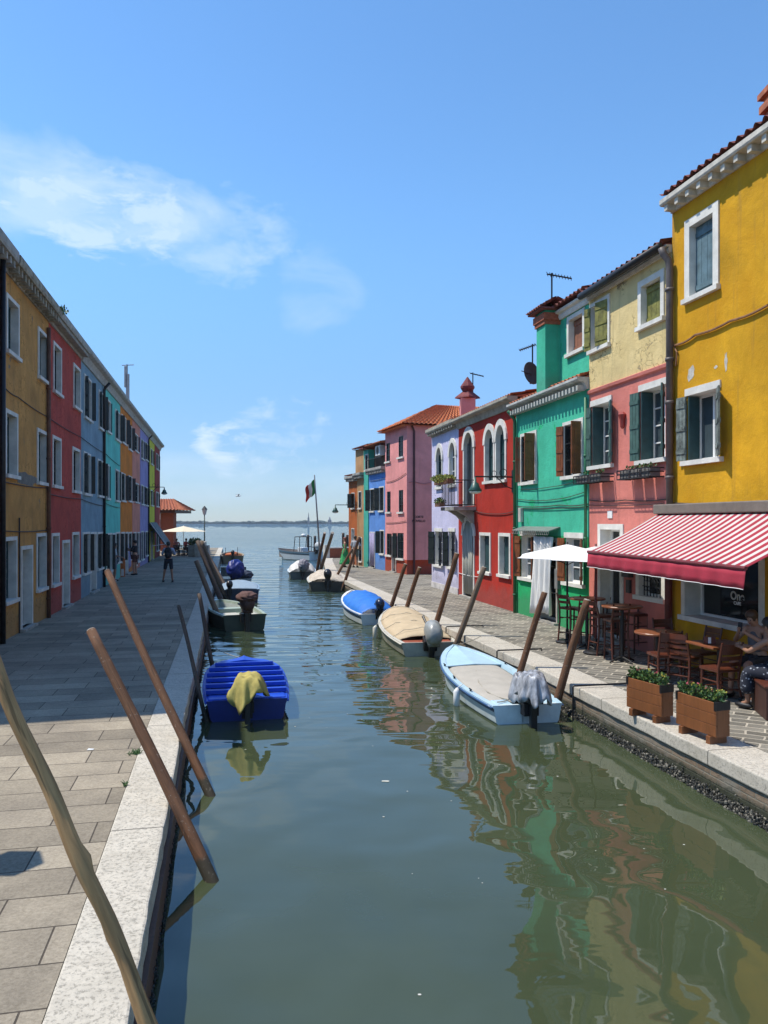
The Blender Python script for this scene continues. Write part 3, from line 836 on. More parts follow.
tealf = stucco('sea_green_render', (.07, .42, .32), .2)
tanf = stucco('tan_render', (.48, .28, .13), .3)
orangef = stucco('burnt_orange_render', (.45, .12, .03), .3)
brownf = stucco('brown_render', (.14, .09, .06), .3)

# -- yellow house with the cafe
sY = FR.S(672.2)
h = House('cafe_house', 'deep yellow house with the cafe and striped awning', 'house', FR, s0=8.2, s1=sY, ztop=8.9, mats=yellow, group=GR)
rw(h, 685.7, 719.6, 211, 299, f=.15, inner='shut', smat=blue_sh, depth=.14)
worn = M('flaking_shutter_paint', (.16, .19, .17), .75, 9, .85, 30, .7)
h.win(688, 719, 392, 459, inner='curtain', depth=.26, lintel=True, sh=(('hi', 172, .27), ('lo', 150, .36)), smat=worn, jamb=True, mull=(1, 0))
# the shop window
a, b = FR.S(760), FR.S(686); zs = FR.Z(686, 615)
h.swin(a, b, zs, 2.95, fw=.11, inner='glass', depth=.35, mull=(0, 0), imat=dark_glass)
h.swin(8.6, 9.75, GZ, 2.9, fw=.12, inner='panel', door=True, imat=brown_sh, depth=.2)
h.swin(8.8, 9.6, 6.0, 7.3, inner='shut', smat=blue_sh)
h.cornice(.27, .20, .33, M('pale_limestone_cornice', (.55, .52, .45), .3, 6, .85, 30, .5), bh=.11); h.roof(.27, 9.11, mat=terra_dark)
h.cable([(672, 342), (676, 345), (695, 335), (730, 321), (768, 305)], .022, M('rusty_conduit', (.25, .12, .05), .4, 9, .7), .035)
h.cable([(672.5, 341), (677, 352), (675.5, 366)], .016, M('rusty_conduit', (.25, .12, .05)), .035)
h.cable([(671.6, 503), (768, 501)], .012, None, .03)
w = h.finish()
def patch(fr, parent, x, y, rx, rz, mat, seed, name='bare_plaster_patch', n=18):
    r_ = random.Random(seed); s_ = fr.S(x); z_ = fr.Z(x, y); mb = MB(); P = []
    for k in range(n):
        a = 2*PI*k/n; q = r_.uniform(.65, 1.15); P.append((s_+rx*q*math.cos(a), z_+rz*q*math.sin(a)))
    mb.add([fr.P(a, .004, z) for a, z in P]+[fr.P(a, -.01, z) for a, z in P], [tuple(range(n))]+[(i, (i+1) % n, n+(i+1) % n, n+i) for i in range(n)])
    mb.build(name, mat, parent)
bare = M('bare_lime_plaster', (.52, .49, .43), .3, 8, .95, 30, .6)
patch(*patch_args)
patch(FR, h.root, 691, 373.5, .11, .15, bare, 4); patch(FR, h.root, 726, 362, .045, .17, bare, 9); patch(FR, h.root, 716, 367, .05, .03, bare, 2)
# café name painted on the shop window
def text(body, parent, size, loc, nrm, up, mat, name='lettering', th=.002, align='CENTER'):
    cu = bpy.data.curves.new(name, 'FONT'); cu.body = body; cu.size = size; cu.extrude = th; cu.offset = size*.03; cu.align_x = align
    tmp = bpy.data.objects.new('tmp', cu); COL.objects.link(tmp)
    dg = bpy.context.evaluated_depsgraph_get(); me = bpy.data.meshes.new_from_object(tmp.evaluated_get(dg))
    bpy.data.objects.remove(tmp)
    up = V(up).normalized(); nrm = V(nrm).normalized(); x = up.cross(nrm)
    Mx = Matrix((x, up, nrm)).transposed().to_4x4(); Mx.translation = V(loc)-wloc(parent)
    me.transform(Mx); me.materials.clear(); me.materials.append(mat)
    o = bpy.data.objects.new(name, me); COL.objects.link(o); o.parent = parent; return o
sw = FR.S(736, -.3)
text('One', h.root, .20, FR.P(sw, -.325, FR.Z(736, 600, -.3)), FR.n, (0, 0, 1), curtain_m)
text('CAFE', h.root, .08, FR.P(sw, -.325, FR.Z(736, 605, -.3)), FR.n, (0, 0, 1), white_paint)
# brick chimney at the top right
p = FR.P(FR.S(782, -1.2), -1.2, 9.2)
t = thing('chimney', 'small brick chimney on the yellow house roof at the right edge', 'chimney', p)
zt = CZ-(85-HY)*p.y/FPX
mb = MB(); mb.box(p.x-.16, p.x+.3, p.y-.25, p.y+.25, p.z-.2, zt-.35); mb.build('stack', brickish, t)
mb = MB(); mb.box(p.x-.24, p.x+.38, p.y-.33, p.y+.33, zt-.35, zt-.22); mb.box(p.x-.18, p.x+.32, p.y-.27, p.y+.27, zt-.22, zt-.1); mb.box(p.x-.26, p.x+.4, p.y-.35, p.y+.35, zt-.1, zt); mb.build('cap', terra, t)

# -- pink and cream house
s1 = FR.S(589.2)
h = House('town_house', 'tall house with coral pink lower floors and a cracked cream top floor', 'house', FR, s0=sY+.004, s1=s1, ztop=8.22, mats=[pinkr, cream], bands=[(6.11, 1)], group=GR)
h.win(592, 608.5, 303, 347, inner='glass', smat=olive_sh, sh=(('hi', 165, .25), ('lo', 14, .52)), fw=.08, depth=.16)
h.win(642, 661.5, 281.5, 322, inner='shut', smat=olive_sh, fw=.12, depth=.14)
h.win(592.5, 611, 404, 465, inner='curtain', lintel=True, depth=.30, sh=(('hi', 174, .30), ('lo', 158, .34)), smat=green_sh, jamb=True, mull=(1, 3))
h.win(641, 665.5, 388, 459, inner='curtain', lintel=True, depth=.30, sh=(('hi', 174, .34), ('lo', 140, .30)), smat=green_sh, jamb=True, mull=(1, 3))
rw(h, 598.7, 624, 524, 640, f=.12, inner='glass', door=True, depth=.28, mull=(1, 0))
h.win(640, 662.5, 549, 597, inner='glass', fw=.12, depth=.2, mull=(0, 0))
# grille over the ground floor window
gr = MB(); a, b = FR.S(662.5), FR.S(640); z0, z1 = FR.Z(651, 597), FR.Z(651, 549)
for k in range(7): c = a+(b-a)*(k+.5)/7; gr.tube([FR.P(c, -.06, z0), FR.P(c, -.06, z1)], .011, 6)
for k in range(1, 5):
    z = z0+(z1-z0)*k/5; gr.tube([FR.P(a, -.06, z), FR.P(b, -.06, z)], .009, 6)
for k in range(6):
    for j in range(4):
        c = FR.P(a+(b-a)*(k+1)/7, -.06, z0+(z1-z0)*(j+.5)/5+.05)
        gr.tube([c+FR.u*(.045*math.cos(q*PI/3))+V((0, 0, .045*math.sin(q*PI/3))) for q in range(7)], .007, 4)
gr.build('window_grille', dark_metal, h.root)
mb = MB(); mb.extr(FR, h.a+.004, h.b-.004, [(0, 6.02), (.05, 6.04), (.06, 6.10), (0, 6.13)]); mb.build('string_course', pinkr, h.root)
h.cornice(.12, .09, 0, M('cream_cornice', (.5, .47, .4), .25, 5, .85)); h.roof(.22, 8.30, rise=1.0)
gt = MB(); n = 8
gt.tube([FR.P(h.a+.02, .24, 8.26), FR.P(h.b-.02, .24, 8.26)], .075, 10); gt.build('gutter', dark_metal, h.root, smooth=True)
pm = M('grey_brown_pipe', (.11, .09, .085), .3, 6, .55)
mb = MB(); a = FR.S(669.6, .1); mb.tube([FR.P(a+.05, .24, 8.22), FR.P(a+.04, .2, 8.10), FR.P(a, .12, 7.98), FR.P(a, .1, 7.8), FR.P(a, .1, 3.4)], .065, 12)
for z in (3.9, 5.3, 6.1, 7.4): mb.tube([FR.P(a, .1, z), FR.P(a, .1, z+.06)], .082, 12)
mb.build('drainpipe', pm, h.root, smooth=True)
mb = MB(); a = FR.S(668.5, .1); mb.tube([FR.P(a, .1, 3.5), FR.P(a, .1, GZ)], .07, 12); mb.build('drainpipe', M('maroon_pipe', (.13, .02, .018), .3, 6, .5), h.root, smooth=True)
h.cable([(589, 500), (625, 500), (668, 499)]); h.cable([(589, 505), (668, 503)], .008)
mb = MB(); s = FR.S(610.5); z = FR.Z(610.5, 514.5); mb.fbox(FR, s-.10, s+.10, .003, .02, z-.08, z+.08); mb.build('number_plate', white_paint, h.root)
mb = MB(); s = FR.S(624.5); z = FR.Z(626, 420); mb.lathe(FR.P(s, .05, z-.18), [(.01, 0), (.05, .05), (.06, .2), (.09, .3), (.03, .36)], 8); mb.build('wall_ornament', M('rust_red', (.30, .04, .03)), h.root)
mb = MB(); s = FR.S(630); z = FR.Z(630, 576); mb.fbox(FR, s-.14, s+.14, .003, .12, z-.02, z+.34); mb.fbox(FR, s-.07, s+.07, .003, .06, z-.35, z-.08); mb.build('meter_box', M('dark_box', (.04, .04, .04)), h.root)
mb = MB(); s = FR.S(616, -.15); mb.fbox(FR, s-.45, s-.05, -.24, -.2, GZ+.1, 2.9); mb.build('door_curtain', curtain_m, h.root)
h.finish()
# window boxes on iron racks
def window_rack(label, x0, x1, y0, y1, n):
    a, b = FR.S(x1), FR.S(x0); xc = (x0+x1)/2; z1, z0 = FR.Z(xc, y0, .15), FR.Z(xc, y1, .15)
    t = thing('window_box_rack', label, 'flower rack', FR.P((a+b)/2, 0, z0), 'flower racks under the pink house windows')
    mb = MB()
    for z in (z0, z0+.1, z1):
        mb.tube([FR.P(a, .02, z), FR.P(a, .34, z), FR.P(b, .34, z), FR.P(b, .02, z)], .012, 6)
    k = a
    while k <= b+.01:
        mb.tube([FR.P(k, .34, z0), FR.P(k, .34, z1)], .009, 5); mb.tube([FR.P(k, .02, z0), FR.P(k, .34, z0)], .008, 5); k += (b-a)/9
    mb.build('rack', dark_metal, t)
    for i in range(n):
        c = a+(b-a)*(i+.5)/n; w = (b-a)/n*.4
        mb = MB(); mb.fbox(FR, c-w, c+w, .07, .29, z0+.015, z0+.17); q = mb.build('flower_box', M('grey_plastic', (.16, .15, .14), .3, 8, .6), t, bevel=.01)
        mb = MB(); mb.fbox(FR, c-w+.02, c+w-.02, .09, .27, z0+.16, z0+.175); mb.leaves(FR.P(c, .18, z0+.22), (.12, .1, .05), 40, .05, (1,)); mb.build('plant', [soil, leaf_a], q, fix=False)
window_rack('iron flower rack under the pink house window nearer the green house', 587, 614.5, 474.5, 482, 2)
window_rack('iron flower rack under the pink house window nearer the yellow house', 632, 665, 468.5, 477.5, 3)

# -- green house
s2 = FR.S(516)
h = House('town_house', 'emerald green house with brown shutters and a white door curtain', 'house', FR, s0=s1+.004, s1=s2, ztop=6.22, mats=[green2, green], bands=[(2.75, 1)], group=GR)
rw(h, 521, 537.2, 432, 484, f=.08, inner='glass', smat=brown_sh, sh=(('hi', 100, .14), ('lo', 93, .30)), depth=.2, jamb=True, imat=dark_glass)
rw(h, 563.5, 584, 420, 478, f=.08, inner='glass', smat=brown_sh, sh=(('hi', 160, .25), ('lo', 95, .27)), depth=.2, imat=dark_glass, jamb=True)
h.win(521.5, 535.5, 536, 578, inner='curtain', sh=(('hi', 165, .25), ('lo', 140, .25)), smat=brown_sh, lintel=True, depth=.2)
h.win(566, 583, 538, 583, inner='curtain', sh=(('hi', 165, .28), ('lo', 150, .3)), smat=brown_sh, lintel=True, depth=.2)
a, b = FR.S(557), FR.S(540.5)
h.swin(a, b, GZ, 2.62, inner='glass', door=True, fw=.07, depth=.25, mull=(1, 2), fm=grey_stone)
h.cornice(.30, .22, 0, M('grey_white_cornice', (.46, .47, .44), .3, 5, .85)); h.roof(.2, 6.42, rise=.8, run=2.2, mat=terra)
db = MB(); k = h.a+.1
while k < h.b-.05: db.fbox(FR, k, k+.09, .06, .24, 6.14, 6.26); k += .19
db.build('dentils', M('dentil_stone', (.40, .41, .37), .3, 5, .85), h.root)
cn = MB(); a0, b0 = FR.S(560.5), FR.S(523)
cn.add([FR.P(a0, .01, 2.95), FR.P(b0, .01, 2.95), FR.P(b0, .32, 2.86), FR.P(a0, .32, 2.86), FR.P(a0, .01, 2.98), FR.P(b0, .01, 2.98), FR.P(b0, .32, 2.88), FR.P(a0, .32, 2.88)],
       [(0, 1, 2, 3), (4, 5, 6, 7), (0, 1, 5, 4), (1, 2, 6, 5), (2, 3, 7, 6), (3, 0, 4, 7)])
k = a0
while k < b0-.05: cn.tube([FR.P(k+.06*math.cos(q*PI/4)+.06, .32, 2.82+.05*math.sin(q*PI/4)) for q in range(9)], .008, 4); k += .13
cn.build('door_canopy', M('canopy_metal', (.18, .2, .18), .3, 8, .5), h.root)
mb = MB(); s = FR.S(522.5); z = FR.Z(522.5, 515); mb.fbox(FR, s-.09, s+.09, .003, .1, z-.2, z+.2); mb.build('intercom_box', M('beige_plastic', (.5, .48, .42)), h.root, bevel=.01)
mb = MB(); s = FR.S(559.5); z = FR.Z(559.5, 577); mb.fbox(FR, s-.09, s+.09, .003, .1, z-.3, z+.2); mb.build('letter_box', M('grey_box', (.2, .2, .19)), h.root, bevel=.01)
h.pipe(514.8, r=.05, mat=M('dark_green_pipe', (.02, .14, .06), .3, 8, .5))
h.pipe(585.5, r=.035, mat=M('dark_green_pipe', (.02, .14, .06)), z0=2.2, top=False)
h.cable([(517, 506.5), (560, 505), (588, 504)]); h.cable([(517, 508.5), (588, 506.5)], .009); h.cable([(517, 499), (550, 500), (585, 492)], .009); h.cable([(519, 489), (550, 487), (587, 478)], .008)
h.finish()
# white curtain hanging in the doorway
a, b = FR.S(558), FR.S(538); n = 60; mb = MB(); rows = 9
vs = []
for j in range(rows+1):
    t = j/rows; z = 2.72+(.72-2.72)*t
    for i in range(n+1):
        u = i/n; sq = 1-.18*math.sin(t*PI*.9)
        s = (a+b)/2+(u-.5)*(b-a)*sq+.05*t
        vs.append(FR.P(s, .12+.05*math.sin(u*38+t*2)+.03*math.sin(u*17-t*3)+.05*t, z+.05*math.sin(u*5)*t))
fs = [(j*(n+1)+i, j*(n+1)+i+1, (j+1)*(n+1)+i+1, (j+1)*(n+1)+i) for j in range(rows) for i in range(n)]
mb.add(vs, fs)
o = mb.build('door_curtain', M('white_cotton', (.78, .77, .74), .06, 5, .9, 60, .2), loc=FR.P((a+b)/2, .1, GZ), smooth=True)
sm = o.modifiers.new('solid', 'SOLIDIFY'); sm.thickness = .006
tag(o, 'long white cotton curtain hanging in the green house doorway', 'curtain')

# the green upper storey set beside the chimney belongs to the next tall house behind
h = House('upper_storey', 'green top storey with a brown shuttered window above the green house cornice', 'house', FR, s0=s1+.006, s1=FR.S(555, -.12), ztop=8.25, mats=green, group=None, depth=6, z0=6.1, dback=-.12)
fr = FR
a, b = fr.S(583.3, -.12), fr.S(569.5, -.12); zt, zb = fr.Z(576, 317, -.12), fr.Z(576, 351, -.12)
h.swin(a, b, zb, zt, inner='shut', smat=M('faded_brown_shutter', (.27, .11, .06), .3, 6, .7), fw=.1, depth=.16)
h.cornice(.16, .16, 0, white_stone); h.roof(.28, 8.42, rise=1.0); h.finish()
# chimney
zc0, zc1 = 6.2, 8.12
a, b = FR.S(545.3, .28), FR.S(536.6, .28)
t = thing('chimney', 'square green chimney with a brick collar and a tiled cap', 'chimney', FR.P((a+b)/2, .1, 6.42))
mb = MB(); mb.fbox(FR, a, b, -.12, .28, 6.36, zc1-.02); mb.build('stack', green, t)
mb = MB(); mb.fbox(FR, a-.04, b+.04, -.16, .32, zc1-.02, zc1+.08); mb.fbox(FR, a-.07, b+.07, -.19, .35, zc1+.08, zc1+.26); mb.build('brick_collar', brickish, t)
mb = MB(); mb.fbox(FR, a-.02, b+.02, -.14, .30, zc1+.26, zc1+.40); mb.build('flue', green, t)
mb = MB(); c = (a+b)/2
roof_sheet(mb, FR.P(a-.2, .48, zc1+.36), FR.P(b+.2, .48, zc1+.36), FR.P(b+.2, .05, zc1+.62), FR.P(a-.2, .05, zc1+.62), .13, 3, 0, .03)
roof_sheet(mb, FR.P(a-.2, -.36, zc1+.36), FR.P(b+.2, -.36, zc1+.36), FR.P(b+.2, .05, zc1+.62), FR.P(a-.2, .05, zc1+.62), .13, 3, 0, .03)
mb.fbox(FR, a-.18, b+.18, -.33, .45, zc1+.33, zc1+.37); mb.build('tiled_cap', terra_dark, t, fix=False)

def yagi(label, p, h, L_, ang=0):
    p = V(p); t = thing('tv_antenna', label, 'antenna', p, 'television antennas')
    mb = MB(); mb.tube([p, p+V((0, 0, h))], .022, 6); mb.build('mast', dark_metal, t)
    mb = MB(); d = V((math.cos(ang), math.sin(ang), -.28)).normalized(); q = p+V((0, 0, h-.05))
    mb.tube([q-d*L_*.2, q+d*L_*.8], .02, 6); e = V((-d.y, d.x, 0))
    for k in range(9): c = q+d*L_*(-.18+k*.118); mb.tube([c-e*.18, c+e*.18], .009, 4)
    mb.build('boom', dark_metal, t)
pA = pd(551.8, 306, 19.8); yagi('tv antenna mast above the green chimney', pA, pd(551.8, 273, 19.8).z-pA.z, .65, -.3)
pB = pd(532.5, 381, 22.5); yagi('tv antenna mast behind the satellite dish', pB, pd(532.5, 344, 22.5).z-pB.z, .5, 2.8)
pD = pd(530.5, 384, 21.8)
t = thing('satellite_dish', 'round dark satellite dish on the roof left of the green chimney', 'satellite dish', pD)
mb = MB(); mb.tube([pD, pD+V((0, 0, .25))], .025, 6); mb.build('stand', dark_metal, t)
mb = MB(); R_ = Matrix.Rotation(math.radians(28), 3, 'Z') @ Matrix.Rotation(math.radians(78), 3, 'X')
c = pd(530, 374, 21.8); vs = []; fs = []
for j in range(6):
    r = .34*j/5
    for k in range(20): q = V((r*math.cos(k*PI/10)*.8, r*math.sin(k*PI/10), r*r*.6)); vs.append(c+R_@q)
for j in range(5):
    for k in range(20): fs.append((j*20+k, j*20+(k+1) % 20, (j+1)*20+(k+1) % 20, (j+1)*20+k))
mb.add(vs, fs); o = mb.build('dish', M('rusty_dish', (.07, .045, .04), .4, 6, .6), t, smooth=True); o.modifiers.new('s', 'SOLIDIFY').thickness = .015
mb = MB(); mb.tube([c, c+V((-.3, -.35, .02))], .012, 5); mb.build('arm', dark_metal, t)

# -- red house
s3 = FR.S(458.6)
h = House('town_house', 'blood red house with white arched windows and a small balcony', 'house', FR, s0=s2+.004, s1=s3, ztop=6.45, mats=redr, group=GR)
def aw(h, x0, x1, yt, yb, arch, **kw):
    fr = h.fr; a, b = fr.S(x0), fr.S(x1)
    if a > b: a, b = b, a
    xc = (x0+x1)/2; return h.swin(a, b, fr.Z(xc, yb), fr.Z(xc, yt), arch=arch, **kw)
aw(h, 464.6, 473.6, 432.5, 506, .55, fw=.12, inner='glass', sill=False, depth=.14, mull=(1, 0), sashm=grey_metal)
aw(h, 485.8, 493.8, 429.5, 481, .45, fw=.11, inner='glass', depth=.16, mull=(1, 1), imat=teal_sh, sashm=teal_sh)
aw(h, 496.8, 505.4, 425, 480, .48, fw=.11, inner='glass', depth=.16, mull=(1, 1), imat=teal_sh, sashm=teal_sh)
a, b = FR.S(473.8), FR.S(464)
h.swin(a, b, GZ, FR.Z(469, 521), arch=.5, fw=.11, inner='cloth', door=True, depth=.24, imat=M('striped_curtain', (.42, .42, .36), .45, 6, .9, stretch=(6, 6, .2)))
rw(h, 480, 491.2, 532.5, 574.5, f=.1, inner='shut', smat=teal_sh, depth=.17)
rw(h, 499, 511, 533, 577.5, f=.1, inner='shut', smat=teal_sh, depth=.17)
h.cornice(.28, .28, 0, M('plain_grey_cornice', (.36, .33, .26), .35, 4, .9)); h.roof(.15, 6.71, rise=.8, mat=terra)
h.cable([(459, 512), (475, 511), (495, 514), (515, 511)])
h.cable([(459, 573), (480, 577)], .01, white_paint)
h.finish()
# balcony
a, b = FR.S(473.5)-.28, FR.S(464.5)+.28; zb = FR.Z(469, 507)
t = thing('balcony', 'small stone balcony with iron railing on the red house', 'balcony', FR.P((a+b)/2, 0, zb))
mb = MB(); mb.fbox(FR, a, b, .003, .78, zb-.12, zb); mb.extr(FR, a+.2, a+.36, [(.003, zb-.125), (.6, zb-.125), (.3, zb-.3), (.003, zb-.6)]); mb.extr(FR, b-.36, b-.2, [(.003, zb-.125), (.6, zb-.125), (.3, zb-.3), (.003, zb-.6)])
mb.build('floor_slab', grey_stone, t)
mb = MB()
for z in (zb+.06, zb+.88): mb.tube([FR.P(a+.03, .01, z), FR.P(a+.03, .74, z), FR.P(b-.03, .74, z), FR.P(b-.03, .01, z)], .016, 6)
def rails(p, q, n):
    for k in range(n+1): c = V(p).lerp(V(q), k/n); mb.tube([c, c+V((0, 0, .82))], .009, 5)
rails(FR.P(a+.03, .74, zb+.06), FR.P(b-.03, .74, zb+.06), 14); rails(FR.P(a+.03, .05, zb+.06), FR.P(a+.03, .74, zb+.06), 6); rails(FR.P(b-.03, .05, zb+.06), FR.P(b-.03, .74, zb+.06), 6)
mb.build('railing', dark_metal, t)
def flower_trough(label, p0, p1, spread, n, mats, depth=.18, group='flower troughs on the balcony'):
    p0 = V(p0); p1 = V(p1); d = p1-p0; c = (p0+p1)/2
    t = thing('flower_trough', label, 'flower trough', c, group)
    w = V((d.y, -d.x, 0)).normalized()*depth
    mb = MB(); mb.obox(p0-w/2, d, w, V((0, 0, .16))); mb.build('trough', M('terracotta_trough', (.22, .1, .06), .3, 8, .8), t)
    mb = MB(); mb.leaves(c+V((0, 0, .17)), (abs(d.x)/2+spread, abs(d.y)/2+spread, .14), n, .06, (0, 1, 2)); mb.build('foliage', mats, t, fix=False)
flower_trough('trough of yellow flowers along the balcony rail', FR.P(a+.1, .86, zb+.78), FR.P(b+.25, .86, zb+.78), .26, 2000, [leaf_b, petal_y, leaf_b])
flower_trough('green planted trough at the foot of the balcony railing', FR.P(b-.45, .86, zb+.02), FR.P(b+.15, .86, zb+.02), .14, 420, [leaf_a, leaf_c, leaf_b])

# -- lavender house
s4 = FR.S(431.8)
h = House('town_house', 'pale lavender house with arched upper windows beside the red house', 'house', FR, s0=s3+.004, s1=s4, ztop=6.5, mats=lav, group=GR)
aw(h, 437.0, 442.2, 447.5, 487, .5, fw=.1, inner='glass', depth=.12, mull=(1, 2), sashm=teal_sh)
aw(h, 450.0, 455.8, 442.5, 485, .5, fw=.1, inner='glass', depth=.12, mull=(1, 2))
h.win(435.2, 442.2, 531.5, 565, inner='curtain', sh=(('hi', 160, .40), ('lo', 150, .35)), smat=black_sh, depth=.2, frame=True, lintel=True)
h.win(449.0, 455.0, 531.5, 567, inner='curtain', sh=(('hi', 150, .35), ('lo', 150, .40)), smat=black_sh, depth=.2, frame=True, lintel=True)
h.cornice(.28, .28, .32, M('plain_grey_cornice', (.36, .33, .26)), bh=.1); h.roof(.15, 6.76, rise=.8, mat=terra)
mb = MB(); mb.fbox(FR, h.a+.01, h.b-.01, .002, .03, .45, .72); mb.build('skirting', M('pale_plinth', (.55, .52, .5), .3, 4, .9), h.root)
h.finish()

# pink chimney with the pointed cowl on the lavender roof
cY = 30.0
p = pd(467.5, 425, cY); u = CU; zb, zc = p.z-.5, pd(0, 399, cY).z
t = thing('chimney', 'pink chimney with a pointed dark red cowl', 'chimney', V((p.x, p.y, p.z)))
mb = MB(); mb.box(p.x-.28, p.x+.28, p.y-.28, p.y+.28, zb, zc); mb.build('stack', pinkf, t)
mb = MB(); mb.lathe((p.x, p.y, zc), [(.34, 0), (.50, .02), (.48, .07), (.18, .30)], 4); 
o = mb.build('collar', M('dark_red_tile', (.18, .03, .03), .4, 8, .8), t)
mb = MB(); mb.lathe((p.x, p.y, zc+.26), [(.17, 0), (.27, .15), (.28, .22), (.13, .44), (.02, .60)], 8); mb.build('cowl', M('dark_red_tile', (.18, .03, .03)), t)
yagi('small tv antenna beside the pointed pink chimney', V((p.x+.22, p.y+.1, zc+.1)), .95, .55, -.25)

# -- candy pink house across the side street
FS = Fr((1.13, 38.0), (.95, .313), 1)
s5 = FP.S(385.2)
h = House('town_house', 'candy pink house with a hipped orange tile roof and red base', 'house', FP, s0=0, s1=s5, ztop=7.9, mats=[redbase, pinkf], bands=[(1.22, 1)], group=GR, depth=7.5)
for r in ((386.2, 390, 443, 461.5), (398.6, 403.2, 436, 457), (387, 390.6, 491.5, 512), (398.8, 403.2, 490, 512)):
    h.win(*r, inner='glass', depth=.07, frame=False, sashm=black_sh)
h.win(386.8, 391.6, 533.5, 555, inner='glass', depth=.07, frame=False, sashm=black_sh, sh=(('lo', 150, .3),), smat=black_sh)
h.win(397.5, 403.6, 533, 558.5, inner='glass', depth=.07, frame=False, sashm=black_sh, sh=(('hi', 150, .3),), smat=black_sh)
a, b = FP.S(396), FP.S(392.4)
if a > b: a, b = b, a
h.swin(a, b, GZ, 2.35, inner='panel', door=True, imat=brown_sh, fw=.05, depth=.15)
h.cable([(386, 482), (395, 480), (406, 473)]); h.cable([(386, 523), (406, 521)])
mb = MB(); q = FS.P(.36, .06, 0); mb.tube([q+V((0, 0, GZ)), q+V((0, 0, 7.6)), q+V((-.12, -.1, 7.85))], .05, 8); mb.build('drainpipe', M('dark_red_pipe', (.07, .02, .02)), h.root)
mb = MB(); mb.tube([FS.P(.05+.3*k, .03, 5.05+.06*math.sin(k*1.7)) for k in range(12)], .02, 6); mb.build('cable', M('pale_pink_pipe', (.5, .2, .2)), h.root)
text('CORTE', h.root, .155, FS.P(.62, .012, 3.30), FS.n, (0, 0, 1), dark_metal, name='street_name')
text('NOVELLO', h.root, .155, FS.P(.62, .012, 3.10), FS.n, (0, 0, 1), dark_metal, name='street_name')
w = h.finish()
bpy.data.objects
mb = MB(); e = .35; z = 7.93
c00, c01 = FP.P(-e, e, z), FP.P(s5+e, e, z); c10, c11 = FP.P(-e, -7.5-e, z), FP.P(s5+e, -7.5-e, z)
r0, r1 = FP.P(s5/2, -2.3, z+1.3), FP.P(s5/2, -5.4, z+1.3)
roof_sheet(mb, c10, c00, r0, r1, .24, 10); roof_sheet(mb, c00, c01, r0, r0, .24, 10); roof_sheet(mb, c01, c11, r1, r0, .24, 10); roof_sheet(mb, c11, c10, r1, r1, .24, 10)
mb.poly([c00-V((0, 0, .06)), c01-V((0, 0, .06)), c11-V((0, 0, .06)), c10-V((0, 0, .06))])
mb.build('roof', terra_bright, h.root, fix=False)

# -- the far cluster
s6 = FP.S(369)
h = House('town_house', 'small cornflower blue house with a roof terrace beside the candy pink house', 'house', FP, s0=s5+.004, s1=s6, ztop=5.8, mats=bluef, group=GR)
for r in ((370.4, 374.4, 489.5, 511), (379.6, 384, 487.5, 510.6), (380.4, 384.2, 531, 553.6)): h.win(*r, inner='glass', depth=.08, fw=.06, sashm=black_sh, sh=(('hi', 140, .4),), smat=black_sh)
a, b = FP.S(375), FP.S(370.3)
if a > b: a, b = b, a
h.swin(a, b, GZ, 2.5, inner='cloth', door=True, imat=lilac_cloth, fw=.05, depth=.15)
h.cornice(.25, .3, .3, grey_stone); h.cable([(370, 481), (385, 478)])
mb = MB(); q = 6.1
for k in range(14): c = s5+.1+(s6-s5-.2)*k/13; mb.tube([FP.P(c, .2, q), FP.P(c, .2, q+.5)], .012, 4)
mb.tube([FP.P(s5+.1, .2, q+.5), FP.P(s6-.1, .2, q+.5)], .02, 6); mb.build('terrace_railing', dark_metal, h.root)
h.finish()
h = House('upper_storey', 'recessed brown attic storey behind the blue house terrace', 'house', FP, s0=s5+.01, s1=s6-.01, ztop=7.35, mats=brownf, depth=5, z0=5.8, dback=-.32)
h.roof(.6, 7.35, rise=.7, mat=terra); h.finish()
c = FP.P(FP.S(377.5, -.1), -.1, pd(0, 450.5, 42.5).z)
t = thing('air_conditioner', 'white air conditioner unit with a round fan above the blue house', 'air conditioner', c-V((0, 0, .3)))
mb = MB(); sa = FP.S(377.5, 0); mb.fbox(FP, sa-.42, sa+.42, -.3, .0, c.z-.28, c.z+.28); mb.build('casing', white_paint, t, bevel=.02)
mb = MB(); e = FP.P(sa, .01, c.z); n = 16
mb.poly([e+FP.u*.23*math.cos(2*PI*k/n)+V((0, 0, .23*math.sin(2*PI*k/n))) for k in range(n)]); mb.build('fan_grille', dark_metal, t)
s7 = FP.S(364.5)
h = House('town_house', 'tall narrow sea green house at the far end of the right row', 'house', FP, s0=s6+.004, s1=s7, ztop=7.25, mats=tealf, group=GR, dback=.05)
h.win(365.5, 368.2, 455, 470, inner='glass', depth=.06, fw=.05, sashm=black_sh); h.roof(.3, 7.25, rise=.6, mat=terra_dark); h.finish()
s8, s9 = FP.S(357), FP.S(350)
h = House('town_house', 'tan house with a small upper block near the far end of the right quay', 'house', FP, s0=s7+.004, s1=s8, ztop=5.7, mats=tanf, group=GR)
h.win(359, 361.5, 492, 508, inner='glass', depth=.06, fw=.05, sashm=black_sh); h.win(359, 362, 538, 561, inner='glass', depth=.06, fw=.05, sashm=black_sh)
h.cornice(.3, .3, .3, grey_stone); h.finish()
h = House('upper_storey', 'narrow tan tower block rising above the tan house', 'house', FP, s0=s7+.3, s1=FP.S(355.5, -.5), ztop=7.6, mats=tanf, depth=3, z0=5.7, dback=-.5)
h.swin(s7+.8, s7+1.3, 6.2, 6.9, inner='glass', depth=.06, fw=.05, sashm=black_sh); h.roof(.25, 7.6, rise=.4, mat=terra_dark); h.finish()
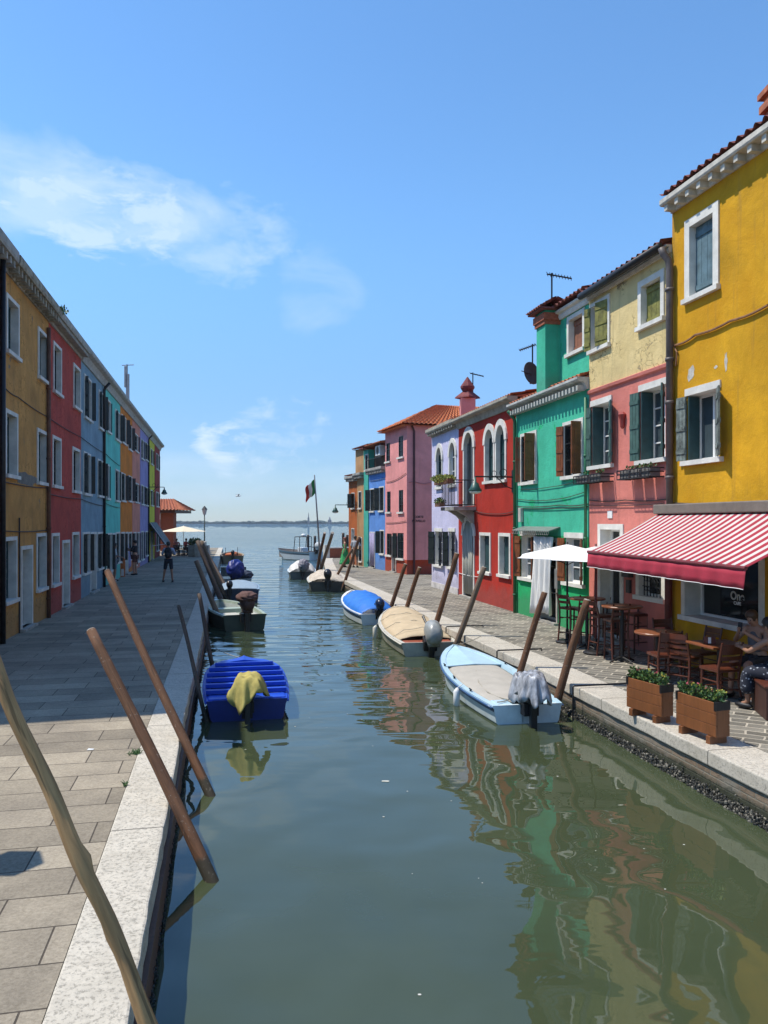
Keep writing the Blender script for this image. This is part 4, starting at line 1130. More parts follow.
h = House('town_house', 'burnt orange house at the very end of the right quay', 'house', FP, s0=s8+.004, s1=s9+.3, ztop=5.6, mats=orangef, group=GR)
h.win(351.8, 354.6, 493.5, 508, inner='glass', depth=.06, fw=.05, sashm=black_sh, sh=(('hi', 150, .5), ('lo', 120, .4)), smat=black_sh)
h.win(351.8, 354.4, 529, 560, inner='glass', depth=.12, fw=.04)
h.cornice(.3, .3, .3, grey_stone); h.roof(.3, 5.9, rise=.6, mat=terra_dark); h.finish()
# something low and red closing the quay beyond: a brick parapet with a stone cap
a, b = V((-3.9, 55.5, GZ)), V((-1.2, 57.0, GZ))
t = thing('parapet', 'low red brick parapet closing the far end of the right quay', 'wall', a)
d = b-a; w = V((-d.y, d.x, 0)).normalized()*.3
mb = MB(); mb.obox(a, d, w, (0, 0, .7)); mb.build('brickwork', brickish, t)
mb = MB(); mb.obox(a-w*.1+V((0, 0, .7)), d, w*1.2, (0, 0, .07)); mb.obox(a-V((.35, .1, 0)), (.34, .1, 0), w*1.1, (0, 0, .95)); mb.build('stone_cap', white_stone, t)
# the pavilion at the far left end of the quay
P0 = lat(-4.2, 66)
t = thing('pavilion', 'brick pillared pavilion with an orange tiled roof beyond the left row', 'pavilion', V((P0.x, P0.y, GZ)))
def gp(x, y, Y=66): return pd(x, y, Y)
mb = MB(); x0, x1 = gp(164, 0).x, gp(174.5, 0).x; mb.box(x0, x1, 65.7, 66.6, GZ, gp(0, 511).z); mb.build('brick_pillar', brickish, t)
mb = MB(); x2, x3 = gp(150, 0).x, gp(158, 0).x; mb.box(x2, x3, 69, 69.8, GZ, gp(0, 511).z); mb.build('brick_pillar', brickish, t)
mb = MB(); xa, xb, xr = gp(140, 0).x, gp(182.5, 0).x, gp(168, 0).x; ze = gp(0, 510).z; zr = gp(0, 498.5).z
roof_sheet(mb, (xa, 64.5, ze), (xb, 64.5, ze), (xr, 67.5, zr), (xa, 67.5, zr), .3, 8, 0, .05)
roof_sheet(mb, (xa, 70.5, ze), (xb, 70.5, ze), (xr, 67.5, zr), (xa, 67.5, zr), .3, 8, 0, .05)
roof_sheet(mb, (xb, 64.5, ze), (xb, 70.5, ze), (xr, 67.5, zr), (xr, 67.5, zr), .3, 8, 0, .05)
mb.build('tiled_roof', terra, t, fix=False)
mb = MB(); mb.box(xa, xb-.3, 64.8, 70.2, ze-.25, ze-.03); mb.build('eaves_beam', wood('dark_beam', (.08, .04, .025)), t)
# ------------------------------------------------------------------ mooring poles
pole_brown = wood('ochre_brown_pole', (.135, .058, .024), 5, .85, .5, wet=.35)
pole_dark = wood('dark_weathered_pole', (.085, .055, .04), 5, .75, .4, wet=.5)
pole_grey = wood('grey_brown_pole', (.17, .115, .075), 5, .75, .45, wet=.5)
log_m = wood('bare_split_log', (.52, .30, .125), 3.2, .85, .6)
top_m = M('pale_pole_end', (.45, .40, .33), .3, 20, .9)
def pole(label, base, top, r0, r1, mat, group='mooring poles', kink=None):
    r0 *= .82; r1 *= .82
    base, top = V(base), V(top); d = top-base; Ln = d.length
    o = MB(); n = 60 if kink else 14; rnd = random.Random(int(base.x*1000+base.y*77))
    ph = rnd.uniform(0, 6)
    pts = []; rs = []
    lo = -.18 if base.z < .3 else 0
    for i in range(n+1):
        t = lo+(1-lo)*i/n
        w = .012*math.sin(t*5+ph)
        k = kink(t) if kink else (0, 0)
        pts.append((w+k[0], .008*math.cos(t*4+ph)+k[1], t*Ln)); rs.append(r0+(r1-r0)*max(t, 0)+rnd.uniform(-1, 1)*r0*(.03 if kink else .02))
    o.tube(pts, rs, 28 if kink else 14)
    if kink:
        for i, q in enumerate(o.v):
            c = V(pts[i//28]); d_ = V((q.x-c.x, q.y-c.y, 0)); a_ = math.atan2(d_.y, d_.x)
            f_ = .22*mnoise.noise(V((math.cos(a_)*1.6, math.sin(a_)*1.6, q.z*2.2)))-.22*max(0, 1-abs(mnoise.noise(V((math.cos(a_)*2.5, math.sin(a_)*2.5, q.z*.7+9))))*9)
            kn = sum(.5*math.exp(-((q.z-z_)/.035)**2)*max(0, math.cos(a_-b_))**4 for z_, b_ in ((.9, 1), (1.35, 3.6), (1.7, 5), (2.05, 2.4), (2.5, 4.2), (2.8, .3)))
            o.v[i] = q+d_*(f_+kn)
    ob = o.build('mooring_pole', mat, smooth=False)
    for p in ob.data.polygons: p.use_smooth = len(p.vertices) == 4
    ob.location = base; ob.rotation_mode = 'QUATERNION'; ob.rotation_quaternion = d.to_track_quat('Z', 'Y')
    tag(ob, label, 'mooring pole', group)
    c = MB(); p = V(pts[-1]); c.lathe(p-V((0, 0, .004)), [(r1*.97, 0), (r1*.9, .012), (r1*.5, .018)], 12)
    co = c.build('pole_top', top_m if mat is not pole_dark else pole_grey); co.parent = ob
    return ob
def px_pole(label, tx, ty, tY, bx, by, r0, r1, mat, bz=0.0, **kw):
    return pole(label, pw(bx, by, bz), pd(tx, ty, tY), r0, r1, mat, **kw)
px_pole('thick brown pole leaning over the left quay, lower of the two near ones', 92, 631, 7.9, 212, 880, .072, .060, pole_brown)
px_pole('longer brown pole leaning over the left quay behind the thick near one', 107, 571, 10.6, 209, 795, .068, .056, pole_brown)
def lk(t): return (.007*math.sin(t*9)+.009*math.sin(t*31+1), .010*math.sin(t*11+2))
pole('pale knotty bare log leaning in from the water at the bottom left corner', V((-.35, 2.92, -.10)), pd(-34, 585, 3.2), .040, .034, log_m, group=None, kink=lk)
px_pole('thin dark pole standing at the left kerb just behind the long brown pole', 178.5, 606, 12.6, 207, 722, .042, .036, pole_dark)
px_pole('short dark pole at the left kerb between the blue boat and the pale green boat', 199, 594, 15.8, 214.5, 676, .055, .05, pole_dark)
px_pole('dark pole beside the pale green boat, nearest of the left cluster', 196, 561, 23.6, 222.5, 626, .10, .085, pole_grey)
px_pole('dark brown pole in the left cluster, behind the nearest one', 197.5, 541, 27, 226, 613, .11, .09, pole_dark)
px_pole('tallest tipped pole in the left cluster beside the grey blue boat', 201.5, 541, 29, 228, 604, .10, .09, pole_grey)
px_pole('farthest pole in the left cluster', 207, 553, 33, 232, 598, .09, .08, pole_dark)
# right side, near to far
def rpole(label, tx, ty, bx, by, r, mat=pole_brown, dY=0, bl=5.36):
    Y = FPX*bl/(bx-222.0); z = CZ-(by-HY)*Y/FPX
    base = V(((bx-CX)/FPX*Y, Y, z)); top = pd(tx, ty, Y+dY)
    d = (top-base); base = base-d*(max(z, 0)/d.z) if z > 0 else base
    return pole(label, base, top, r, r*.86, mat, group='mooring poles')
rpole('thick ochre brown pole behind the stern of the light blue boat', 587, 600, 557, 701, .082)
rpole('ochre brown pole by the middle of the light blue boat', 545, 592.5, 521.6, 666, .075)
rpole('greyish pole at the bow of the light blue boat', 484.5, 567.5, 456.5, 643, .085, pole_grey)
rpole('tall brown pole beside the beige covered boat', 457, 553.5, 434.5, 629, .088)
rpole('reddish pole standing beyond the bow of the beige covered boat', 419.5, 567.5, 406, 611, .085)
rpole('reddish pole beside the boat with the bright blue cover', 405.2, 564, 392, 605, .085)
rpole('leaning brown pole at the kerb in front of the pale shirted walker', 359.3, 536.8, 342.5, 590, .09)
rpole('thin brown pole at the kerb in front of the green dress', 352.6, 549, 336, 577, .08)
px_pole('tall leaning post right of the flagpole', 332.3, 533, 39.5, 318.5, 577.5, .12, .10, pole_grey)
px_pole('slim leaning post just right of the flag staff foot', 324.6, 533, 40.5, 315.5, 577.5, .10, .09, pole_brown)
for i, (x, y0, lab, Y) in enumerate(((308, 535, 'dark upright pile behind the white open motorboat, left one', 68), (314.8, 536, 'dark upright pile behind the white open motorboat, right one', 66), (343.3, 533, 'dark upright pile beyond the red parapet, left one', 60), (347.3, 535, 'dark upright pile beyond the red parapet, right one', 60))):
    px = pd(x, y0, Y); pole(lab, V((px.x, px.y, -.2)), px, .14, .13, pole_dark, group='upright piles in the lagoon')

# flag
B_ = pw(321.5, 578, 0); T_ = pd(314.4, 475, 40.4)
t = thing('flagpole', 'tall thin flagpole rising from the moored boats with an Italian flag', 'flagpole', B_)
mb = MB(); mb.tube([B_, B_.lerp(T_, .5), T_], [.05, .045, .03], 8); mb.build('pole', M('pale_metal_pole', (.3, .3, .3), .2, 4, .4), t, smooth=True)
fl = MB(); d = (B_-T_).normalized(); top = T_+d*.25
cols = 12; rows = 8; vs = []
for i in range(cols+1):
    u = i/cols
    for j in range(rows+1):
        v = j/rows
        vs.append(top+d*(v*.78)+V((-.50*u-.02*math.sin(v*9), .10*math.sin(u*7+v*3)*(u+.15), -.35*u-.10*u*u+.04*math.sin(u*9+v*2))))
for i in range(cols):
    for j in range(rows): fl.add([], [])
fs = [(i*(rows+1)+j, (i+1)*(rows+1)+j, (i+1)*(rows+1)+j+1, i*(rows+1)+j+1) for i in range(cols) for j in range(rows)]
fl.v = vs; fl.f = fs; fl.m = [min(2, i//4) for i in range(cols) for j in range(rows)]
o = fl.build('flag', [M('flag_green', (.03, .22, .06), .1, 4, .9), M('flag_white', (.7, .7, .68), .1, 4, .9), M('flag_red', (.5, .04, .03), .1, 4, .9)], t, smooth=True, fix=False)
o.modifiers.new('s', 'SOLIDIFY').thickness = .01

# ------------------------------------------------------------------ boats
BL = [2.3, .75]
def beam(t, bs, bm):
    if t < .42: return bs+(bm-bs)*math.sin(t/.42*PI/2)
    k = (t-.42)/.58
    return bm*max(0, 1-k**BL[0])**BL[1]
def hull_parts(root, Ln, bs, bm, hs, hb, mhull, mgun, mfloor, mstripe=None, nst=16, rake=.35, draft=.14, rail=True, stripe_z=.62, floor=.16):
    """bs/bm: half beams at stern and amidships; built with the stern at x=0 and the bow along +x."""
    def H(t): return hs+(hb-hs)*t**2.2
    mb = MB(); secs = []
    def section(t):
        b = max(beam(t, bs, bm), .012); h = H(t); x = t*Ln
        pts = []
        prof = [(0, -draft), (.70, -draft+.04), (.90, .03), (.955, h*stripe_z), (.965, h*(stripe_z+.2)), (1.0, h), (1.0, h+.035)]
        for k, z in prof: pts.append((x-rake*(1-max(z, 0)/h)*t*t*1.0, b*k, z))
        bi = max(b-.09, .004); bf = max(b-.15, .002)
        pts += [(x-.02*t, bi, h+.035), (x-.03*t, max(bi-.02, .003), h-.04), (x-.1*t, bf, floor), (x-.1*t, 0, floor-.02)]
        return pts
    n = 11
    for side in (1, -1):
        vs = []
        for i in range(nst+1): vs += [(p[0], p[1]*side, p[2]) for p in section(i/nst)]
        fs = []; ms = []
        for i in range(nst):
            for k in range(n-1):
                a = i*n+k; fs.append((a, a+1, a+n+1, a+n)); ms.append(0 if k < 3 else (1 if k == 3 and mstripe else (0 if k < 5 else (2 if k < 8 else 3))))
        k0 = len(mb.v); mb.v += [V(v) for v in vs]; mb.f += [tuple(q+k0 for q in f) for f in fs]; mb.m += ms
    p = section(0); out = [(q[1], q[2]) for q in p[:7]]
    poly = [(0, z if False else z, 0) for z in ()]
    ring = [V((0, y, z)) for y, z in out]+[V((0, -y, z)) for y, z in reversed(out[1:])]
    ring2 = [v+V((.05, 0, 0)) for v in ring]; m = len(ring)
    mb.add(ring+ring2, [tuple(range(m)), tuple(range(2*m-1, m-1, -1))]+[(i, (i+1) % m, m+(i+1) % m, m+i) for i in range(m)], 0)
    mb.build('hull', [mhull, mstripe or mhull, mgun, mfloor], root, smooth=False)
    if rail:
        rb = MB()
        for side in (1, -1): rb.tube([(s[5][0], (s[5][1]+.012)*side, s[5][2]+.0) for s in (section(i/nst) for i in range(nst+1))], .018, 6)
        rb.build('rubbing_strake', mgun if not mstripe else mstripe, root, smooth=True)
    return H
def tarp(root, name, mat, Ln, bs, bm, H, t0, t1, crown, over=.03, folds=.012, n=18, steps=None, drop=.09):
    mb = MB(); m = 14; vs = []
    for i in range(n+1):
        t = t0+(t1-t0)*i/n; b = max(beam(t, bs, bm)+over, .02); z = H(t)+.04
        en = math.sin(min(1, min(i, n-i)/4)*PI/2)
        c = crown*(.35+.65*en)
        for j in range(m+1):
            u = -1+2*j/m
            yy = b*u; zz = z+c*(1-abs(u)**2.4)
            if abs(u) > .999: zz = z-drop
            zz += folds*math.sin(i*2.1+u*3)*(1-abs(u)**3)+folds*.8*mnoise.noise(V((i*.7, u*5, 3)))
            vs.append((t*Ln-.02, yy, zz))
    fs = [(i*(m+1)+j, i*(m+1)+j+1, (i+1)*(m+1)+j+1, (i+1)*(m+1)+j) for i in range(n) for j in range(m)]
    mb.add(vs, fs); o = mb.build(name, mat, root, smooth=True); o.modifiers.new('s', 'SOLIDIFY').thickness = .008
    return o
mot_blk = M('black_motor_cowling', (.012, .012, .014), .2, 6, .3, 30, .05)
mot_wht = M('pale_motor_cowling', (.55, .56, .55), .15, 6, .3, 30, .05)
def outboard(root, h, mat, tilt=0, sc_=1, y=0):
    def R(p): 
        x, yy, z = p; a = math.radians(tilt); dx, dz = x*sc_, (z)*sc_
        return (-.08+dx*math.cos(a)-dz*math.sin(a), y+yy*sc_, h+dx*math.sin(a)+dz*math.cos(a))
    def tr(mb): mb.v = [V(R(v)) for v in mb.v]; return mb
    mb = MB(); mb.ell((-.16, 0, .26), (.24, .15, .2), 16, 10, fn=lambda d: 1+.16*abs(d.x*d.y)*2); mb.box(-.3, -.02, -.1, .1, .05, .13)
    cw = tr(mb).build('outboard_motor', mat, root, smooth=True)
    mb = MB(); mb.box(-.2, -.1, -.05, .05, -.55, .06); mb.box(-.34, -.06, -.09, .09, -.5, -.47); mb.ell((-.17, 0, -.68), (.2, .055, .07), 10, 6); mb.box(-.2, -.12, -.012, .012, -.85, -.7)
    tr(mb).build('leg', mot_blk if mat is not mot_wht else grey_metal, cw, bevel=.01)
    mb = MB(); mb.box(-.08, .12, -.12, .12, -.18, .02); mb.box(.08, .12, -.1, -.04, -.32, .03); mb.box(.08, .12, .04, .1, -.32, .03); tr(mb).build('clamp', dark_metal, cw, bevel=.008)
    mb = MB()
    for k in range(3):
        a = k*2*PI/3; mb.add([(-.40, .02*math.sin(a), -.68+.02*math.cos(a)), (-.37, .13*math.sin(a-.35), -.68+.13*math.cos(a-.35)), (-.42, .14*math.sin(a+.3), -.68+.14*math.cos(a+.3))], [(0, 1, 2)])
    tr(mb).build('propeller', dark_metal, cw)
    mb = MB(); mb.tube([(.0, 0, .14), (.25, .03, .16), (.5, .06, .19)], [.02, .02, .026], 8); tr(mb).build('tiller', mot_blk, cw)
    return cw
def cloth_blob(root, name, mat, c, r, rot=(0, 0, 0), fold=.10, seed=0, nf=9):
    Rm = Matrix.Rotation(rot[2], 3, 'Z') @ Matrix.Rotation(rot[1], 3, 'Y') @ Matrix.Rotation(rot[0], 3, 'X')
    def fn(d):
        a = math.atan2(d.y, d.z+.001)
        return 1+fold*math.sin(a*nf+d.x*6+seed)*(.4+.6*abs(math.sin(d.x*3+seed)))+fold*1.3*mnoise.noise(d*3.1+V((seed, 0, 0)))
    mb = MB(); mb.ell(c, r, 56, 30, 0, fn, Rm); return mb.build(name, mat, root, smooth=True)
def drape(root, name, mat, c, w, l, top, drops, seed=0):
    """a cloth thrown over something: flat above, hanging in folds at the rim"""
    mb = MB(); nr, na = 12, 72; vs = [(c[0], c[1], top)]
    for i in range(1, nr+1):
        r = i/nr
        for j in range(na):
            a = 2*PI*j/na; cs, sn = math.cos(a), math.sin(a)
            fall = max(0, r-.38)/.62
            dz = drops(a)*fall**1.3
            wob = 1+.13*fall*math.sin(a*7+seed)+.07*fall*math.sin(a*13+seed*2)
            rr = (r if r < .5 else .5+(r-.5)*.55)*wob
            vs.append((c[0]+l*cs*rr, c[1]+w*sn*rr, top-.06*r*r-dz+.05*mnoise.noise(V((cs*r*4, sn*r*4, seed)))+.025*fall*math.sin(a*11+r*6+seed)))
    fs = [(0, 1+j, 1+(j+1) % na) for j in range(na)]
    for i in range(nr-1):
        for j in range(na): fs.append((1+i*na+j, 1+i*na+(j+1) % na, 1+(i+1)*na+(j+1) % na, 1+(i+1)*na+j))
    mb.add(vs, fs); o = mb.build(name, mat, root, smooth=True); o.modifiers.new('s', 'SOLIDIFY').thickness = .008; return o
def rope(root, pts, r=.009, mat=None, name='rope'):
    P = []
    for i in range(len(pts)-1):
        a, b = V(pts[i]), V(pts[i+1])
        for k in range(6): t = k/6; P.append(a.lerp(b, t)-V((0, 0, .25*(t*(1-t))*(b-a).length*.5)))
    P.append(V(pts[-1])); mb = MB(); mb.tube(P, r, 5); return mb.build(name, mat or M('rope_fibre', (.35, .32, .26), .3, 30, .9), root)
def place(t, stern_c, bow):
    d = V((bow[0]-stern_c[0], bow[1]-stern_c[1], 0)); t.location = (stern_c[0], stern_c[1], 0); t.rotation_euler = (0, 0, math.atan2(d.y, d.x))
def midw(x0, x1, y): a = pw(x0, y, 0); b = pw(x1, y, 0); return (a+b)/2
# everything of a boat is built at the origin, then the Empty is moved
def boat(label, group='boats moored along the canal', cat='boat'): return thing('moored_boat', label, cat, (0, 0, 0), group)

pale_blue = M('pale_blue_gelcoat', (.44, .62, .72), .14, 3, .3, 60, .05)
blue_strip = M('navy_stripe', (.04, .09, .2), .1, 4, .3)
white_gel = M('white_gelcoat', (.66, .70, .72), .10, 4, .3, 60, .05)
grey_tarp = M('greige_tarpaulin', (.40, .37, .32), .12, 4, .85, 60, .2)
# 1 light blue boat, nearest on the right
t = boat('light blue open boat with a flat greige cover and its motor wrapped in silver cloth')
Ln, bs, bm = 4.35, .56, .70
H = hull_parts(t, Ln, bs, bm, .26, .50, M('white_blue_gelcoat', (.60, .68, .70), .2, 3, .4), pale_blue, pale_blue, blue_strip, rake=.35, stripe_z=.74)
tarp(t, 'flat_cover', grey_tarp, Ln, bs-.14, bm-.14, lambda q: H(q)-.05, .07, .70, .05, 0, .004, drop=.02)
mb = MB(); n = 12; vs = []
for i in range(n+1):
    q = .66+.33*i/n; b = max(beam(q, bs, bm)-.08, .01); vs += [(q*Ln-.03, -b, H(q)+.02), (q*Ln-.03, 0, H(q)+.05), (q*Ln-.03, b, H(q)+.02)]
mb.add(vs, [(i*3+k, i*3+k+1, i*3+k+4, i*3+k+3) for i in range(n) for k in range(2)]); o = mb.build('foredeck', M('faded_blue_deck', (.42, .60, .70), .1, 3, .4), t); o.modifiers.new('s', 'SOLIDIFY').thickness = .02
mb = MB(); mb.box(.05, .42, -bs+.09, -.2, .2, .285); mb.box(.05, .42, .2, bs-.09, .2, .285); mb.build('stern_seat', pale_blue, t, bevel=.015)
m_ = outboard(t, .33, mot_blk, 0, 1.0)
sil = M('silver_grey_sheeting', (.34, .35, .38), .75, 13, .4, 15, .3, stretch=(1, 1, .5))
drape(m_, 'motor_cover', sil, (-.25, 0, 0), .31, .44, .84, lambda a: .34+.05*math.sin(a*5), 1.3)
drape(m_, 'motor_cover', sil, (.20, .03, 0), .24, .36, .74, lambda a: .34+.04*math.sin(a*4), 3.1)
mb = MB()
for x in (1.0, 1.9, 2.8):
    for sd in (1, -1): b = beam(x/Ln, bs, bm)-.045; mb.tube([(x-.06, b*sd, H(x/Ln)+.07), (x+.06, b*sd, H(x/Ln)+.07)], .012, 6); mb.box(x-.015, x+.015, b*sd-.01, b*sd+.01, H(x/Ln)+.03, H(x/Ln)+.07)
mb.build('cleats', dark_metal, t)
rope(t, [(Ln*.97, 0, .55), (Ln+.5, -.75, .62)], .008)
fm = MB(); fm.tube([(1.3, bm+.06, .30), (1.3, bm+.075, .24), (1.3, bm+.075, .02), (1.3, bm+.06, -.03)], [.02, .055, .055, .02], 10); fm.tube([(1.3, bm-.03, .36), (1.3, bm+.06, .30)], .008, 5); fm.build('fender', white_paint, t, smooth=True)
rope(t, [(.12, .45, .32), (.3, .2, .31), (.9, .35, .30), (1.6, .3, .33), (2.4, .1, .36)], .010)
place(t, midw(495.6, 560, 723.5), (1.45, 16.2))
# 2 beige covered boat
t = boat('beige tarpaulin covered boat with a silver grey outboard tilted on its stern')
Ln, bs, bm = 5.0, .66, .80
cream_gel = M('cream_gelcoat', (.58, .55, .47), .15, 4, .4)
H = hull_parts(t, Ln, bs, bm, .28, .58, M('dirty_cream_hull', (.40, .38, .30), .35, 3, .6), cream_gel, cream_gel, None, rake=.4)
beige = M('beige_tarpaulin', (.50, .39, .25), .15, 4, .85, 40, .3)
tarp(t, 'tarpaulin', beige, Ln, bs-.07, bm-.05, H, .10, .93, .20, 0, .015, drop=.01)
mb = MB(); mb.box(.06, .5, -bs+.1, bs-.1, .2, .30); mb.build('stern_bench', M('red_brown_board', (.30, .07, .03), .4, 9, .6), t, bevel=.01)
m_ = outboard(t, .38, M('silver_cowling', (.30, .31, .30), .3, 6, .35), 24, 1.3)
fm = MB(); fm.tube([(2.9, bm+.06, .34), (2.9, bm+.085, .28), (2.9, bm+.085, -.02), (2.9, bm+.06, -.08)], [.02, .065, .065, .02], 10); fm.tube([(2.9, bm-.03, .42), (2.9, bm+.06, .34)], .008, 5); fm.build('fender', cream_gel, t, smooth=True)
for xx in (.9, 2.0, 3.1, 4.0):
    q = xx/Ln; bb = beam(q, bs, bm); rope(t, [(xx, bb-.02, H(q)+.045), (xx, bb*.6, H(q)+.205), (xx, 0, H(q)+.262), (xx, -bb*.6, H(q)+.205), (xx, -bb+.02, H(q)+.045)], .007, name='lashing')
place(t, midw(405.5, 454, 656), (-.35+.62, 23.2))
# 3 bright blue cover
t = boat('white boat under a bright azure blue cover')
Ln, bs, bm = 5.0, .55, .72
H = hull_parts(t, Ln, bs, bm, .30, .60, white_gel, white_paint, white_gel, blue_strip, rake=.4)
azure = M('azure_tarpaulin', (.015, .16, .58), .15, 4, .6, 30, .4)
tarp(t, 'blue_cover', azure, Ln, bs-.02, bm, H, .02, .74, .34, .0, .035, drop=.10)
outboard(t, .44, M('navy_cowling', (.01, .02, .06), .2, 6, .3), 0, .85)
place(t, midw(364, 393, 625), (-1.15, 28.0))
# 4 small boat with crumpled cream cover
t = boat('small boat with a crumpled cream cover and black outboard near the flagpole')
Ln, bs, bm = 4.6, .80, .88
H = hull_parts(t, Ln, bs, bm, .40, .55, M('dark_stained_hull', (.09, .08, .06), .4, 3, .7), cream_gel, cream_gel, None)
tarp(t, 'crumpled_cover', M('cream_tarpaulin', (.52, .45, .36), .3, 6, .9, 15, .6, bd=.03), Ln, bs, bm, H, .02, .9, .22, .0, .06)
outboard(t, .5, mot_blk, 0, 1.15)
place(t, midw(311, 344, 591.5), (-3.0, 38.8))
# 5 white covered boat
t = boat('low boat under a white and grey sheet left of the leaning posts')
Ln, bs, bm = 4.2, .68, .78
H = hull_parts(t, Ln, bs, bm, .38, .5, M('grey_green_hull', (.12, .13, .12), .3, 3, .6), white_gel, white_gel, None)
tarp(t, 'white_sheet', M('white_sheet', (.58, .57, .55), .25, 5, .8, 12, .5, bd=.03), Ln, bs, bm, H, .0, .9, .38, .0, .06)
m_ = outboard(t, .45, mot_blk, 0, .9)
cloth_blob(m_, 'motor_cover', M('grey_violet_cloth', (.27, .26, .30), .4, 6, .8), (-.20, -.06, .78), (.30, .30, .34), (0, 0, 0), .07, 2, 9)
place(t, midw(289, 316, 579.5), (-4.9, 45.4))
# 6 white open motor boat out in the lagoon
t = boat('white open motorboat with a steel roll bar and big pale outboard off the quay end', None)
Ln, bs, bm = 5.8, .95, 1.1
H = hull_parts(t, Ln, bs, bm, .8, 1.05, white_gel, M('dark_gunwale', (.10, .07, .06), .3, 3, .6), M('grey_deck', (.25, .22, .2), .3, 3, .8), M('grey_band', (.15, .17, .19), .2, 3, .4), rake=.7)
mb = MB()
for y in (-.75, .75): mb.tube([(1.6, y, .8), (1.6, y, 2.35)], .035, 6); mb.tube([(2.5, y, .8), (2.3, y, 2.35)], .035, 6)
mb.tube([(1.6, -.75, 2.35), (1.6, .75, 2.35)], .035, 6); mb.tube([(2.3, -.75, 2.35), (2.3, .75, 2.35)], .035, 6); mb.tube([(1.6, .75, 2.35), (2.3, .75, 2.35)], .035, 6); mb.tube([(1.6, -.75, 2.35), (2.3, -.75, 2.35)], .035, 6)
mb.build('roll_bar', dark_metal, t)
mb = MB(); mb.ell((1.9, 0, 2.5), (.26, .26, .16), 10, 6); mb.build('radar_dome', white_paint, t, smooth=True)
mb = MB(); mb.box(1.6, 2.4, -.35, .35, .2, 1.25); mb.build('console', white_gel, t, bevel=.05)
mb = MB(); mb.box(.5, 1.1, -.7, .7, .2, .85); mb.build('seat', M('dark_seat', (.05, .05, .05)), t, bevel=.04)
outboard(t, 1.0, mot_wht, 0, 1.9)
place(t, V((-5.5, 62.6, 0)), (-9.6, 66.5)); t.scale = (.84, .84, .80)

# left side -------------------------------------------------------
royal = M('royal_blue_paint', (.006, .06, .50), .18, 3, .45, 40, .15)
t = boat('royal blue boat covered with slatted boards and a yellow cloth over its motor')
Ln, bs, bm = 3.4, .62, .70
BL[:] = [4.2, .6]
H = hull_parts(t, Ln, bs, bm, .29, .36, M('dark_blue_hull', (.004, .02, .16), .25, 3, .5), royal, M('dark_inside', (.02, .025, .03), .3, 5, .8), None, rake=.25)
mb = MB(); nb = 6
for k in range(nb):
    q0 = .11+k*.128; q1 = q0+.112; b = beam(q0+.10, bs, bm)-.035; z = H(q0)+.075+.015*math.sin(k/nb*PI)
    mb.add([(q0*Ln, -b, z+.045), (q0*Ln, b, z+.045), (q1*Ln, b, z-.012), (q1*Ln, -b, z-.012), (q0*Ln, -b, z-.02), (q0*Ln, b, z-.02), (q1*Ln, b, z-.03), (q1*Ln, -b, z-.03)],
           [(0, 1, 2, 3), (7, 6, 5, 4), (0, 4, 5, 1), (1, 5, 6, 2), (2, 6, 7, 3), (3, 7, 4, 0)])
mb.build('slatted_cover', royal, t)
mb = MB(); vs = []; n = 12
for i in range(n+1):
    q = .875+.12*i/n; b = max(beam(q, bs, bm)-.02, .01); vs += [(q*Ln-.02, -b, H(q)+.03), (q*Ln-.02, 0, H(q)+.09), (q*Ln-.02, b, H(q)+.03)]
mb.add(vs, [(i*3+k, i*3+k+1, i*3+k+4, i*3+k+3) for i in range(n) for k in range(2)]); o = mb.build('foredeck', royal, t); o.modifiers.new('s', 'SOLIDIFY').thickness = .03
mb = MB(); mb.box(.04, .34, -bs+.02, bs-.02, .25, .345); mb.build('stern_deck', royal, t, bevel=.012)
m_ = outboard(t, .30, mot_blk, 0, .85)
ycl = M('mustard_cloth', (.40, .33, .09), .3, 6, .9, 25, .4)
drape(m_, 'yellow_cloth', ycl, (-.18, -.02, .98), .38, .56, .76, lambda a: .20+.14*max(0, math.cos(a-2.2))+.10*math.sin(a*3), 1.3)
rope(t, [(Ln*.97, 0, .4), (Ln+.6, .55, .5)], .008)
place(t, midw(208.5, 286, 720.5), (-2.85, 15.6)); BL[:] = [2.3, .75]
# pale green boat
t = boat('pale green boat with a brown padded outboard beside the leaning poles on the left')
Ln, bs, bm = 3.9, .62, .72
pg = M('pale_green_gelcoat', (.32, .38, .30), .2, 4, .5)
H = hull_parts(t, Ln, bs, bm, .42, .50, M('dark_green_hull', (.05, .07, .05), .3, 3, .6), pg, M('white_green_deck', (.42, .46, .42), .2, 4, .6), None, rake=.2)
mb = MB(); mb.box(.15, .95, .05, bs-.12, .25, .42); mb.box(.15, .95, -bs+.12, -.2, .25, .40); mb.build('side_locker', M('cream_locker', (.5, .48, .40), .1, 4, .6), t, bevel=.03)
mb = MB(); mb.box(1.9, 2.3, -bm+.1, bm-.1, .3, .43); mb.build('thwart', pg, t, bevel=.02)
m_ = outboard(t, .48, M('brown_cowling', (.07, .035, .03), .3, 5, .6), 0, 1.25)
cloth_blob(m_, 'motor_pad', M('brown_padding', (.12, .06, .05), .3, 7, .9), (-.28, 0, .98), (.36, .31, .17), (0, 0, 0), .05, 4, 7)
place(t, midw(224, 266, 630.5), (-5.55, 25.8))
